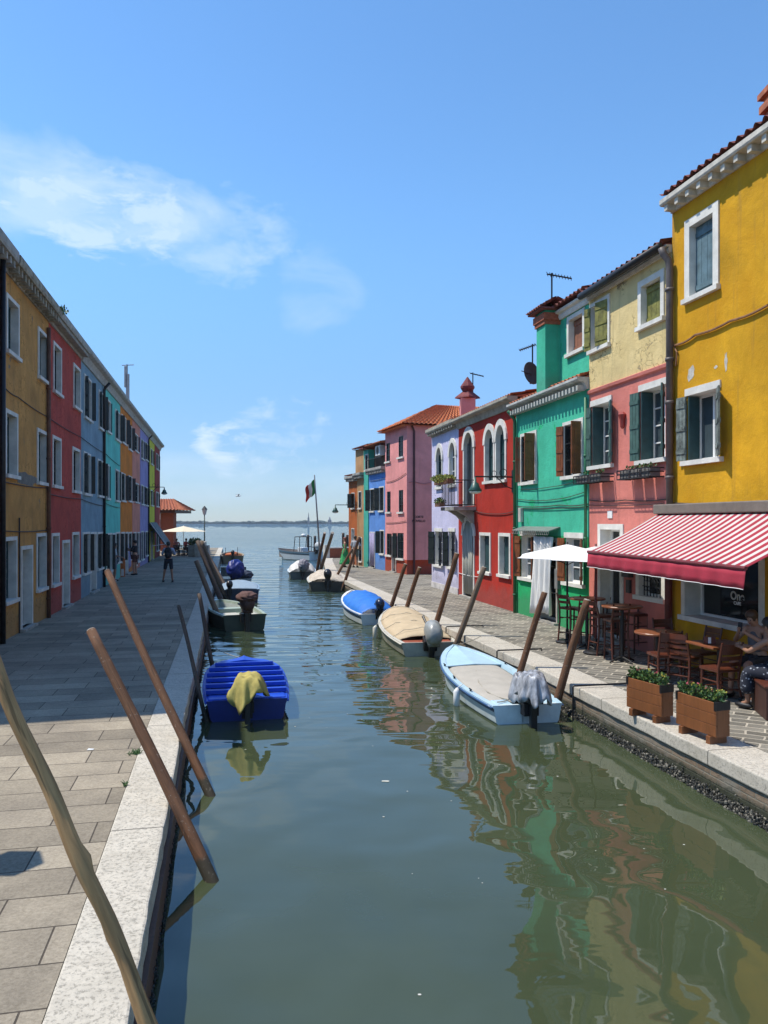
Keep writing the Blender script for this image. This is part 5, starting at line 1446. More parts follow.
# grey blue boat
t = boat('grey blue boat with a rolled white edge moored just beyond the pale green one')
Ln, bs, bm = 3.9, .66, .75
H = hull_parts(t, Ln, bs, bm, .50, .58, M('dark_navy_hull', (.02, .035, .07), .2, 3, .5), M('grey_blue_gelcoat', (.26, .36, .44), .15, 4, .4), M('grey_blue_deck', (.2, .27, .32), .2, 4, .6), None)
tarp(t, 'taut_cover', M('blue_grey_canvas', (.24, .32, .40), .15, 5, .8), Ln, bs-.02, bm, H, .03, .95, .07, .0, .008, drop=.02)
outboard(t, .55, mot_blk, 0, .8, .45)
place(t, midw(226, 257, 603.5), (-6.35, 33.5))
# boat with the blue wrapped motor
t = boat('white hulled boat with its motor wrapped in deep blue tarpaulin')
Ln, bs, bm = 5.0, .75, .88
H = hull_parts(t, Ln, bs, bm, .50, .66, M('pale_grey_hull', (.3, .34, .36), .2, 3, .5), white_gel, M('pale_blue_deck', (.38, .46, .5), .1, 4, .5), None)
deep = M('deep_blue_tarpaulin', (.006, .02, .19), .3, 5, .5, 20, .5)
mb = MB(); mb.box(2.0, 2.1, -.6, .6, .5, .95); mb.build('windscreen', mid_glass, t)
m_ = outboard(t, .55, mot_blk, 0, 1.3)
cloth_blob(m_, 'motor_cover', deep, (-.26, -.06, .98), (.42, .40, .44), (0, 0, 0), .06, 3, 7)
cloth_blob(t, 'folded_tarpaulin', M('slate_tarpaulin', (.03, .04, .07), .3, 5, .7), (.45, -.45, .66), (.5, .42, .24), (0, 0, 0), .07, 6, 7)
place(t, midw(224, 244, 590.5), (-7.75, 39.5))
# far brown boat
t = boat('small brown boat with orange gear farthest along the left quay')
Ln, bs, bm = 4.4, .75, .9
H = hull_parts(t, Ln, bs, bm, .55, .7, M('tan_hull', (.20, .16, .10), .3, 3, .6), M('tan_gunwale', (.35, .28, .18), .2, 4, .6), M('brown_floor', (.18, .08, .04), .3, 4, .8), None)
mb = MB(); mb.ell((1.0, .1, .62), (.5, .45, .16), 12, 6); mb.ell((2.0, -.2, .62), (.3, .3, .2), 10, 6); mb.build('orange_gear', M('orange_gear', (.45, .12, .04), .4, 6, .8), t, smooth=True)
mb = MB(); mb.tube([(1.5, .5, .55), (1.5, .5, 1.15)], .02, 6); mb.tube([(1.2, -.4, .55), (1.2, -.4, 1.2)], .02, 6); mb.build('posts', dark_metal, t)
outboard(t, .6, mot_blk, 0, .9)
place(t, V((-11.3, 57.5, 0)), (-12.3, 62.0))

# ------------------------------------------------------------------ cafe furniture
chair_w = wood('mahogany_chair_wood', (.115, .030, .014), 7, .4, .4)
table_w = wood('varnished_table_top', (.25, .08, .03), 6, .35, .3)
def make_chair(name, label, cat, seat_h, back_h, w, group, mat=chair_w, slats=4):
    t = thing(name, label, cat, (0, 0, 0), group); hw = w/2
    mb = MB(); mb.box(-hw, hw, -hw, hw, seat_h-.03, seat_h+.012)
    mb.box(-hw+.03, hw-.03, -hw+.03, hw-.03, seat_h+.012, seat_h+.02); mb.build('seat', table_w if False else mat, t, bevel=.008)
    for sx in (-1, 1):
        mb = MB(); mb.tube([(sx*(hw-.02), hw-.02, 0), (sx*(hw-.03), hw-.03, seat_h-.03)], [.016, .021], 8); mb.build('leg', mat, t)
        mb = MB(); mb.tube([(sx*(hw-.015), -hw-.03, 0), (sx*(hw-.02), -hw+.02, seat_h*.6), (sx*(hw-.02), -hw+.015, seat_h+.02), (sx*(hw-.02), -hw-.07, back_h)], [.017, .021, .021, .015], 8); mb.build('leg', mat, t)
    mb = MB()
    for k in range(slats):
        q = (k+1)/slats; z = seat_h+.03+(back_h-seat_h-.06)*q; y = -hw+.015-.085*((z-seat_h)/(back_h-seat_h))
        hgt = .055 if k < slats-1 else .085
        n = 6
        for i in range(n):
            x0 = -hw+.02+(w-.04)*i/n; x1 = -hw+.02+(w-.04)*(i+1)/n
            c0 = -.03*math.sin(PI*i/n); c1 = -.03*math.sin(PI*(i+1)/n)
            mb.add([(x0, y+c0, z-hgt), (x1, y+c1, z-hgt), (x1, y+c1, z), (x0, y+c0, z), (x0, y+c0+.014, z-hgt), (x1, y+c1+.014, z-hgt), (x1, y+c1+.014, z), (x0, y+c0+.014, z)],
                   [(0, 1, 2, 3), (4, 5, 6, 7), (3, 2, 6, 7), (0, 1, 5, 4)])
    mb.build('backrest', mat, t)
    mb = MB()
    for z in ((seat_h*.3, seat_h*.62) if seat_h < .6 else (seat_h*.28, seat_h*.7)):
        for sx in (-1, 1): mb.tube([(sx*(hw-.02), -hw, z), (sx*(hw-.025), hw-.025, z)], .010, 6)
        mb.tube([(-hw+.02, hw-.025, z+.03), (hw-.02, hw-.025, z+.03)], .012, 6); mb.tube([(-hw+.02, -hw, z+.03), (hw-.02, -hw, z+.03)], .010, 6)
    mb.build('stretcher', mat, t)
    return t
def G(x, y, z=GZ): return pw(x, y, z)
ch = make_chair('ladder_back_chair', '', 'chair', .45, .86, .40, 'ladder back cafe chairs')
chairs = [((4.95, 11.35), .28, 'ladder back chair with its back to the canal behind the nearer planter'),
          ((4.83, 12.35), -.9, 'ladder back chair turned sideways between the two cafe tables'),
          ((4.56, 12.55), .1, 'ladder back chair on the canal side of the round cafe table'),
          ((5.10, 13.75), 3.3, 'ladder back chair on the far side of the round cafe table'),
          ((5.25, 12.75), 1.9, 'ladder back chair between the round table and the shop window'),
          ((5.75, 11.2), 1.9, 'ladder back chair under the seated man by the shop window')]
for i, ((x, y), rz, lab) in enumerate(chairs):
    if i == 0: ch.location = (x, y, GZ); ch.rotation_euler = (0, 0, rz); ch['label'] = lab
    else: dup(ch, (x, y, GZ), rz, lab)
st = make_chair('bar_stool', '', 'bar stool', .76, 1.08, .36, 'high bar stools', slats=2)
stools = [(G(570.5, 643), -1.0, 'bar stool farthest up the quay beside the first high table'), (G(583.5, 645), .1, 'bar stool at the canal side of the far high table'),
          (G(602, 654), -1.3, 'bar stool between the two high tables'), (G(616, 660), .15, 'bar stool in front of the nearer high table, facing the wall'),
          (G(636, 652), 1.9, 'bar stool at the wall side of the nearer high table'), (G(612, 640), 2.6, 'bar stool by the pink house door behind the far high table')]
for i, (p, rz, lab) in enumerate(stools):
    if i == 0: st.location = p; st.rotation_euler = (0, 0, rz); st['label'] = lab
    else: dup(st, p, rz, lab)
def round_table(label, p, r, h, group=None):
    t = thing('cafe_table', label, 'table', (p[0], p[1], GZ), group); x, y = p[0], p[1]
    mb = MB(); mb.lathe((x, y, GZ+h-.035), [(r*.97, 0), (r, .008), (r, .027), (r*.98, .035)], 36); mb.build('table_top', table_w, t)
    mb = MB(); mb.lathe((x, y, GZ), [(.035, 0), (.035, h-.035)], 12); mb.build('column', dark_metal, t)
    mb = MB()
    for k in range(4):
        a = k*PI/2+.4; mb.tube([(x, y, GZ+.09), (x+.2*math.cos(a), y+.2*math.sin(a), GZ+.05), (x+.28*math.cos(a), y+.28*math.sin(a), GZ+.012)], [.025, .02, .016], 6)
    mb.build('foot', dark_metal, t); return t
round_table('high round wooden bar table nearer the awning', (4.42, 14.3), .37, 1.05, 'high round bar tables')
round_table('high round wooden bar table beside the white parasol', (4.15, 15.75), .37, 1.05, 'high round bar tables')
round_table('low round wooden cafe table between the planter and the shop window', (4.62, 13.0), .38, .75)
t = thing('cafe_table', 'square cafe table where the couple sits', 'table', (5.12, 11.75, GZ))
mb = MB(); R2 = Matrix.Rotation(.2, 3, 'Z')
def sq(mb, x, y, hw, z0, z1, a=.2):
    u = V((math.cos(a), math.sin(a), 0)); w = V((-math.sin(a), math.cos(a), 0)); mb.obox(V((x, y, z0))-u*hw-w*hw, u*2*hw, w*2*hw, (0, 0, z1-z0))
sq(mb, 5.12, 11.75, .35, GZ+.715, GZ+.75); mb.build('table_top', table_w, t, bevel=.006)
mb = MB(); mb.lathe((5.12, 11.75, GZ), [(.22, 0), (.22, .02), (.04, .05), (.035, .715)], 16); mb.build('column', dark_metal, t)
t = thing('napkin_holder', 'dark napkin box with a white tissue on the couple\'s table', 'napkin box', (4.93, 11.7, GZ+.75))
mb = MB(); mb.box(4.87, 5.01, 11.62, 11.72, GZ+.752, GZ+.86); mb.build('box', M('dark_red_box', (.12, .03, .02)), t, bevel=.005)
mb = MB(); mb.box(4.89, 4.93, 11.605, 11.618, GZ+.77, GZ+.86); mb.build('napkin', white_paint, t)
# the bench block on which the woman sits
p = V((5.42, 10.35, GZ)); t = thing('bench', 'dark wooden box bench under the woman in the patterned dress', 'bench', p)
mb = MB(); sq(mb, p.x, p.y, .36, GZ, GZ+.42, -.2); mb.build('box', wood('dark_bench_wood', (.06, .022, .014)), t, bevel=.01)
mb = MB(); sq(mb, p.x, p.y, .38, GZ+.42, GZ+.455, -.2); mb.build('seat', chair_w, t, bevel=.008)
# planters
plant_w = wood('planter_wood', (.21, .075, .025), 3, .45, .3)
def planter(label, x0, y0, x1, y1, seed):
    """px of the bottom canal-side corners"""
    A = pw(x0, y0, GZ+.10); B = pw(x1, y1, GZ+.10)
    t = thing('planter', label, 'planter', ((A.x+B.x)/2, (A.y+B.y)/2, GZ), 'wooden planters on the kerb')
    d = B-A; d.z = 0; Ln = d.length; u = d.normalized(); w = V((-u.y, u.x, 0))*.20
    H_ = .40; th = .025
    mb = MB(); z = V((0, 0, 1))
    nb = 3
    for k in range(nb):
        mb.obox(A+z*(H_/nb*k+.002), d, w.normalized()*th, z*(H_/nb-.004)); mb.obox(A+w-w.normalized()*th+z*(H_/nb*k+.002), d, w.normalized()*th, z*(H_/nb-.004))
    mb.obox(A+w.normalized()*th, u*th, w-w.normalized()*2*th, z*H_); mb.obox(B-u*th+w.normalized()*th, u*th, w-w.normalized()*2*th, z*H_)
    mb.build('box', plant_w, t, bevel=.004)
    mb = MB()
    for e in (A-u*.004, B-u*.03): mb.obox(e-w.normalized()*.006+z*(H_-.09), u*.034, w+w.normalized()*.012, z*.10)
    mb.build('corner_band', dark_metal, t)
    mb = MB(); mb.obox(A+u*th+w.normalized()*th+z*(H_-.07), d-u*2*th, w-w.normalized()*2*th, z*.02); mb.build('soil', soil, t)
    mb = MB()
    for e in (.07, Ln-.14): mb.obox(A+u*e-w*.12-z*.10, u*.07, w*1.24, z*.098)
    mb.build('foot', plant_w, t, bevel=.006)
    random.seed(seed)
    for k in range(7):
        c = A+u*(Ln*(k+.6)/7.3)+w*random.uniform(.35, .65)+z*(H_+.0)
        mb = MB(); mb.leaves(c+z*.04, (.085, .085, .085), 150, .042, (0, 0, 1, 2), .5)
        for q in range(4): mb.tube([c-z*.04, c+V((random.uniform(-.06, .06), random.uniform(-.06, .06), .09))], .004, 4, 3)
        if k in (1, 2, 5, 6):
            for q in range(4): mb.leaves(c+V((random.uniform(-.07, .07), random.uniform(-.07, .07), .12)), (.014, .014, .012), 7, .022, (4,))
        mb.build('plant', [leaf_a, leaf_b, leaf_c, bark, petal if k % 2 else petal_y], t, fix=False)
planter('wooden planter with pink flowers, the one beside the round table', 626.5, 706.5, 661.5, 717.5, 3)
planter('wooden planter of green seedlings at the right edge, closest to the camera', 676, 723.5, 716, 738, 9)

# awning ---------------------------------------------------------
def stripe_mat():
    m, nt, b = new_mat('striped_awning_cloth')
    co = objco(nt, (1, 1, 1), (0, 0, math.radians(-11.9)))
    sp = N(nt, 'ShaderNodeSeparateXYZ'); L(nt, co, sp.inputs[0])
    f = math_(nt, 'FRACT', math_(nt, 'MULTIPLY', sp.outputs[1], 1/.185))
    r = ramp(nt, f, .53, .55, (.36, .022, .045), (.62, .58, .55))
    n = noise(nt, objco(nt), 2, 6)
    r = mix(nt, .35, r, ramp(nt, n, .3, .7, (.75, .72, .7), (1.05, 1.05, 1.05)), 'MULTIPLY')
    L(nt, r, b.inputs['Base Color']); b.inputs['Roughness'].default_value = .85
    tr = N(nt, 'ShaderNodeBsdfTranslucent'); L(nt, r, tr.inputs[0]); mx = N(nt, 'ShaderNodeMixShader'); mx.inputs[0].default_value = .12
    L(nt, b.outputs[0], mx.inputs[1]); L(nt, tr.outputs[0], mx.inputs[2]); L(nt, mx.outputs[0], nt.nodes['Material Output'].inputs[0])
    return m
aw_m = stripe_mat(); red_cloth = M('crimson_awning_cloth', (.36, .022, .045), .2, 3, .8, 40, .2)
sA = FR.S(588, 1.60); sB = FR.S(746, 1.60); zA, zB = pd(588, 551.5, (FR.P(sA, 1.6, 0)).y).z, pd(746, 568, (FR.P(sB, 1.6, 0)).y).z
t = thing('awning', 'red and white striped cafe awning over the seated couple', 'awning', FR.P((sA+sB)/2, .1, 3.2))
mb = MB(); n = 30; m = 8; vs = []; zw = 3.27
for i in range(n+1):
    s = sA+(sB-sA)*i/n; zf = zA+(zB-zA)*i/n
    for j in range(m+1):
        q = j/m; vs.append(FR.P(s, .12+(1.6-.12)*q, zw+(zf-zw)*q-.035*math.sin(PI*q)))
mb.add(vs, [(i*(m+1)+j, i*(m+1)+j+1, (i+1)*(m+1)+j+1, (i+1)*(m+1)+j) for i in range(n) for j in range(m)])
o = mb.build('striped_cloth', aw_m, t, smooth=True); o.modifiers.new('s', 'SOLIDIFY').thickness = .004
mb = MB(); n = 80; vs = []
for i in range(n+1):
    s = sA+(sB-sA)*i/n; zf = zA+(zB-zA)*i/n
    for j in range(4): q = j/3; vs.append(FR.P(s, 1.605+.02*q*math.sin(i*.8)+.015*q, zf-.02-.26*q-.006*math.sin(i*1.3)*q))
mb.add(vs, [(i*4+j, i*4+j+1, (i+1)*4+j+1, (i+1)*4+j) for i in range(n) for j in range(3)]); o = mb.build('valance', red_cloth, t, smooth=True); o.modifiers.new('s', 'SOLIDIFY').thickness = .004
mb = MB(); vs = []
for i in range(n+1): s = sA+(sB-sA)*i/n; zf = zA+(zB-zA)*i/n; vs.append(FR.P(s, 1.605+.02*math.sin(i*.8)+.02, zf-.281))
mb.tube(vs, .005, 4); mb.build('hem', white_paint, t)
mb = MB(); mb.tube([FR.P(sA, 1.6, zA-.005), FR.P(sB, 1.6, zB-.005)], .028, 8); mb.build('front_bar', M('dark_red_bar', (.16, .02, .025)), t)
mb = MB(); mb.fbox(FR, sB-.3, sA+.05, .003, .24, 3.25, 3.43); mb.build('cassette', M('brown_grey_cassette', (.19, .16, .13), .2, 5, .5), t, bevel=.02)
for e in (sA-.35, sB+.12):
    mb = MB(); zf = zA if e < sA-.1 and e > sB+1 else zB; mid = FR.P(e+(.55 if e < (sA+sB)/2 else -.55), .8, 2.66)
    mb.tube([FR.P(e, .1, 3.12), mid, FR.P(e, 1.57, zf-.03)], .022, 8); mb.build('folding_arm', grey_metal if e < (sA+sB)/2 else dark_metal, t)
# parasols ---------------------------------------------------------
cv = M('white_parasol_cloth', (.80, .80, .78), .04, 3, .8, 60, .1)
def parasol(label, x, y, h, hw, drop, ang, mat=cv, pole=dark_metal, group=None, tilt=0, nside=4, slack=.06):
    t = thing('parasol', label, 'parasol', (x, y, GZ), group)
    mb = MB(); N_ = nside*8; R_ = 8; vs = [(x, y, GZ+h)]
    for i in range(1, R_+1):
        for k in range(N_):
            a = 2*PI*k/N_+ang; kk = (k % (N_//nside))/(N_//nside)
            rr = hw*math.cos(PI/nside)/math.cos((kk-.5)*2*PI/nside) if True else hw
            q = i/R_; seam = math.sin(PI*kk)
            vs.append((x+rr*q*math.cos(a), y+rr*q*math.sin(a), GZ+h-drop*q-slack*seam*q*(1-.0*q)))
    fs = [(0, 1+k, 1+(k+1) % N_) for k in range(N_)]
    for i in range(R_-1):
        for k in range(N_): fs.append((1+i*N_+k, 1+i*N_+(k+1) % N_, 1+(i+1)*N_+(k+1) % N_, 1+(i+1)*N_+k))
    mb.add(vs, fs); o = mb.build('canopy', mat, t, smooth=False, fix=True); o.modifiers.new('s', 'SOLIDIFY').thickness = .004
    mb = MB()
    for k in range(nside):
        a = 2*PI*k/nside+ang; mb.tube([(x, y, GZ+h-.04), (x+hw*.97*math.cos(a), y+hw*.97*math.sin(a), GZ+h-drop-.02)], .009, 5)
        mb.tube([(x, y, GZ+h-.45), (x+hw*.5*math.cos(a), y+hw*.5*math.sin(a), GZ+h-drop*.5-.03)], .007, 5)
    mb.build('ribs', dark_metal, t)
    mb = MB(); mb.tube([(x, y, GZ+.02), (x, y, GZ+h+.05)], .022, 10); mb.build('pole', pole, t, smooth=True)
    mb = MB(); mb.lathe((x, y, GZ), [(.24, 0), (.25, .03), (.20, .06), (.04, .075), (.035, .3)], 24); mb.build('base', dark_metal, t, smooth=False)
    return t
p1 = G(566.5, 640); p2 = G(594, 652)
parasol('white square parasol at the green house, the left one of the pair', 3.95, 16.6, 2.12, 1.42, .26, .55, slack=.03)
parasol('white square parasol with a dark red pole partly behind the awning', 4.18, 15.2, 2.12, 1.2, .24, .55, pole=M('dark_red_pole', (.12, .02, .02)), slack=.03)

# railings: thin black hand rail loops set into the right kerb
for i, (x, y) in enumerate(((573, 661.5), (497, 632), (446, 610.5))):
    a = G(x, y+17 if i == 0 else y+12); lab = ('low iron mooring rail on the kerb before the planters', 'low iron mooring rail on the kerb by the light blue boat', 'low iron mooring rail on the kerb by the beige boat')[i]
    Y = FPX*5.47/(x-222); a = V(((x-CX)/FPX*Y, Y, GZ)); b = a+CN*.95
    t = tag(MB().tube([a+V((0, 0, -.5)), a+V((0, 0, .03)), a+V((0, 0, .045))+CN*.02, b+V((0, 0, .045)), b+V((0, 0, 0))], .014, 6).build('mooring_rail', dark_metal, loc=a), lab, 'mooring rail', 'iron mooring rails')

# left: lamp post, umbrella and cafe beyond ------------------------------------------------
p = V(pd(204.5, 0, 66)); p.z = GZ
t = thing('street_lamp', 'tall green lamp post at the far end of the left quay', 'street lamp', p)
zt = pd(0, 506, 66).z
mb = MB(); mb.lathe(p, [(.16, 0), (.16, .25), (.09, .5), (.06, 1.0), (.045, zt-GZ-.75)], 12); mb.build('post', M('lamp_post_green', (.03, .05, .045)), t, smooth=True)
mb = MB(); mb.lathe((p.x, p.y, zt-.75), [(.12, 0), (.22, .45)], 6); mb.build('lantern', M('lantern_glass', (.5, .42, .42), .1, 4, .2), t)
mb = MB(); mb.lathe((p.x, p.y, zt-.30), [(.27, 0), (.12, .18), (.03, .3)], 6); mb.build('lantern_cap', dark_metal, t)
parasol('cream parasol over the quayside tables beyond the left row', pd(183.5, 0, 61).x, 61, 2.28, 1.75, .42, .2, mat=M('cream_parasol_cloth', (.72, .62, .45), .06, 3, .8), nside=8, slack=.02, pole=white_paint)
dkw = M('dark_rattan', (.035, .022, .018), .4, 20, .7)
c2 = make_chair('terrace_chair', '', 'chair', .45, .85, .46, 'terrace chairs under the cream parasol', dkw, 3)
for i, (px, Y, rz, lab) in enumerate(((176, 59.5, .3, 'dark terrace chair nearest the brick pillar'), (181, 59.2, -.2, 'dark terrace chair before the parasol pole'), (187, 59.6, .5, 'dark terrace chair right of the parasol pole'), (192, 60.4, 1.2, 'dark terrace chair beside the bushy planter'))):
    q = (pd(px, 0, Y).x, Y, GZ)
    if i == 0: c2.location = q; c2.rotation_euler = (0, 0, rz); c2['label'] = lab
    else: dup(c2, q, rz, lab)
for i, (px, Y, lab) in enumerate(((179, 60.8, 'dark round terrace table left of the parasol pole'), (188.5, 61, 'dark round terrace table right of the parasol pole'))):
    q = (pd(px, 0, Y).x, Y, GZ); t = thing('terrace_table', lab, 'table', q, 'terrace tables')
    mb = MB(); mb.lathe((q[0], q[1], GZ+.7), [(.5, 0), (.5, .04)], 20); mb.build('table_top', dkw, t); mb = MB(); mb.lathe(q, [(.3, 0), (.05, .05), (.05, .7)], 12); mb.build('column', dkw, t)
q = pd(199, 0, 58); q.z = GZ; t = thing('planter', 'pale planter with a bushy plant at the corner of the left quay', 'planter', q)
mb = MB(); mb.box(q.x-.75, q.x+.75, q.y-.3, q.y+.3, GZ, GZ+.85); mb.build('box', M('pale_concrete', (.40, .36, .3), .3, 4, .9), t, bevel=.02)
mb = MB(); mb.leaves((q.x-.25, q.y, GZ+1.05), (.55, .3, .35), 700, .12, (0, 1, 2)); mb.build('foliage', [leaf_a, leaf_b, leaf_c], t, fix=False)
q = pd(207.5, 0, 60); q.z = GZ
t = thing('quay_parapet', 'pale low wall with a dark edge at the far corner of the left quay', 'wall', q)
mb = MB(); mb.obox((q.x-.3, 57, GZ), (.35, 0, 0), (-1.5, 9, 0), (0, 0, .95)); mb.build('wall', M('pale_concrete', (.40, .36, .3)), t, bevel=.03)
# things outside the shops on the left
def board_sign(label, x, y, w, h, mats, name='leaning_board', cat='sign board'):
    q = G(x, y); t = thing(name, label, cat, q)
    mb = MB(); n = 10; pts = []
    for k in range(n+1): a = PI*k/n; pts.append((-w*math.cos(a), h-w*.8+w*.8*math.sin(a)))
    out = [(-w, 0), (w, 0)]+[(x_, z_) for x_, z_ in reversed(pts)]
    fr_ = [V((q.x+x_, q.y, GZ+.02+z_)) for x_, z_ in out]; bk = [v+V((0, .05, 0)) for v in fr_]; m = len(fr_)
    mb.add(fr_+bk, [tuple(range(m)), tuple(range(2*m-1, m-1, -1))]+[(i, (i+1) % m, m+(i+1) % m, m+i) for i in range(m)], 0)
    mb.build('panel', mats[0], t)
    mb = MB(); mb.box(q.x-w*.8, q.x+w*.8, q.y-.012, q.y-.001, GZ+.05, GZ+h*.4); mb.build('lower_panel', mats[1], t)
board_sign('orange and white rounded board standing outside the aqua house', 120.2, 577, .22, .95, [M('orange_board', (.55, .16, .05)), white_paint])
q = G(126.5, 573); t = thing('closed_parasol', 'closed lilac parasol standing against the orange house', 'parasol', q)
mb = MB(); mb.lathe(q, [(.03, .1), (.24, .35), (.25, .5), (.16, 1.2), (.05, 1.75), (.02, 1.85)], 9); mb.build('canopy', lilac_cloth, t)
mb = MB(); mb.lathe(q, [(.2, 0), (.2, .06), (.03, .08), (.03, .4)], 14); mb.build('base', dark_metal, t)
# small leaning dark parasol/awning by the last house
q = lat(-4.1, 52, GZ); t = thing('folded_awning', 'dark folded awning hanging by the maroon house at the end of the left row', 'awning', FL.P(53.5, .1, 3.1))
mb = MB(); mb.extr(FL, 51.8, 56.2, [(.02, 3.05), (.1, 3.08), (1.0, 1.75), (1.05, 1.55), (.95, 1.6), (.02, 2.9)]); mb.build('cloth', M('black_cloth', (.02, .02, .022)), t)
mb = MB(); mb.tube([FL.P(51.8, .05, 1.5), FL.P(51.8, 1.02, 1.65)], .02, 6); mb.tube([FL.P(51.8, .06, 3.05), FL.P(51.8, 1.02, 1.65)], .03, 6, 0); mb.build('arm', white_paint, t)

# tufts of grass at the left kerb joint, gull, scraps
for i, (x, y, lab) in enumerate(((135, 754, 'tuft of grass growing at the inner edge of the white left kerb'), (125, 786, 'tiny tuft of grass farther down the white left kerb'))):
    q = G(x, y); mb = MB()
    for k in range(46 if i == 0 else 14):
        a = random.uniform(0, 6.3); r = random.uniform(0, .07 if i == 0 else .03); p0 = q+V((r*math.cos(a), r*math.sin(a), 0)); e = p0+V((random.uniform(-.05, .05), random.uniform(-.05, .05), random.uniform(.02, .06)))
        mb.tube([p0, p0.lerp(e, .5)+V((0, 0, .01)), e], [.004, .004, .001], 4)
    tag(mb.build('grass_tuft', leaf_a, loc=q), lab, 'grass tuft')
q = G(90.5, 750); mb = MB(); mb.add([q+V((-.035, -.02, .006)), q+V((.035, -.015, .008)), q+V((.03, .03, .006)), q+V((-.03, .025, .012))], [(0, 1, 2, 3)])
o = mb.build('paper_scrap', white_paint, loc=q); o.modifiers.new('s', 'SOLIDIFY').thickness = .003; tag(o, 'small white paper scrap lying on the sunlit left pavement', 'litter')
q = pd(238, 496, 62); t = thing('seagull', 'seagull gliding low over the lagoon', 'bird', q)
mb = MB(); mb.ell(q, (.20, .06, .055), 12, 8); mb.ell(q+V((.19, 0, .02)), (.055, .04, .04), 8, 6); mb.tube([q+V((.23, 0, .015)), q+V((.285, 0, .005))], [.014, .004], 5)
mb.add([q+V((-.15, -.03, .01)), q+V((-.32, -.06, .01)), q+V((-.32, .06, .01)), q+V((-.15, .03, .01))], [(0, 1, 2, 3)]); mb.build('body', white_paint, t, smooth=True)
for sd in (-1, 1):
    mb = MB(); W = [(0, .02, .05), (.22, .06, .12), (.42, .02, .10), (.62, -.10, .01)]
    vs = []
    for (r, dx, ch_) in W: zz = .12*math.sin(min(1, r/.35)*PI/2)-.06*max(0, r-.3); e = q+V((dx-.02+(.30*r if sd < 0 else -.30*r), sd*r*.75, .03+zz)); vs += [e+V((ch_*.6, 0, 0)), e-V((ch_*.6, 0, 0))]
    mb.add(vs, [(0, 1, 3, 2), (2, 3, 5, 4), (4, 5, 7, 6)]); o = mb.build('wing', M('gull_grey', (.35, .36, .38)), t); o.modifiers.new('s', 'SOLIDIFY').thickness = .012
# lamp post added out of frame on the left to shadow the near pavement
q = V((-4.55, 6.05, GZ)); t = thing('street_lamp', 'green lamp post on the near left pavement, out of the frame', 'street lamp', q)
mb = MB(); mb.lathe(q, [(.12, 0), (.12, .25), (.06, .5), (.04, 2.7), (.05, 2.75)], 12); mb.build('post', M('lamp_post_green', (.03, .05, .045)), t, smooth=True)
mb = MB(); mb.lathe((q.x, q.y, GZ+2.75), [(.10, 0), (.20, .42)], 6); mb.build('lantern', M('lantern_glass', (.5, .42, .42)), t)
mb = MB(); mb.lathe((q.x, q.y, GZ+3.17), [(.25, 0), (.1, .16), (.02, .34)], 6); mb.build('lantern_cap', dark_metal, t)
# ------------------------------------------------------------------ people
skin_a = M('skin', (.42, .22, .14), .08, 4, .5, 60, .05)
skin_b = M('tanned_skin', (.30, .15, .09), .08, 4, .5, 60, .05)
hair_d = M('dark_hair', (.018, .012, .010), .3, 30, .5, 60, .4, stretch=(1, 1, .2))
hair_b = M('brown_hair', (.07, .035, .018), .3, 30, .5, 60, .4, stretch=(1, 1, .2))
def skin_mesh(nodes, edges):
    """nodes: list of (x,y,z,rx,ry); returns evaluated verts/faces of one continuous skin"""
    me = bpy.data.meshes.new('tmp'); me.from_pydata([n[:3] for n in nodes], edges, [])
    o = bpy.data.objects.new('tmp', me); COL.objects.link(o)
    o.modifiers.new('skin', 'SKIN').use_smooth_shade = True
    if not me.skin_vertices:
        bm = bmesh.new(); bm.from_mesh(me); bm.verts.layers.skin.verify(); bm.to_mesh(me); bm.free()
    for i, n in enumerate(nodes):
        sv = me.skin_vertices[0].data[i]; sv.radius = (n[3], n[4] if len(n) > 4 else n[3]); sv.use_root = (i == 0)
    ss = o.modifiers.new('sub', 'SUBSURF'); ss.levels = 2; ss.render_levels = 2
    dg = bpy.context.evaluated_depsgraph_get(); ev = o.evaluated_get(dg); m2 = ev.to_mesh()
    vs = [v.co.copy() for v in m2.vertices]; fs = [tuple(p.vertices) for p in m2.polygons]
    ev.to_mesh_clear(); bpy.data.objects.remove(o); bpy.data.meshes.remove(me)
    return vs, fs
STAND = dict(pelvis=(0, 0, .93), waist=(0, -.005, 1.06), chest=(0, -.01, 1.27), neck=(0, 0, 1.46), head=(0, .015, 1.545), crown=(0, .01, 1.655),
             shl=(-.175, 0, 1.40), ell=(-.235, -.02, 1.13), wrl=(-.235, .06, .89), shr=(.175, 0, 1.40), elr=(.235, -.02, 1.13), wrr=(.235, .06, .89),
             hil=(-.09, 0, .90), knl=(-.105, .02, .50), anl=(-.11, -.02, .09), hir=(.09, 0, .90), knr=(.105, .02, .50), anr=(.11, -.02, .09))
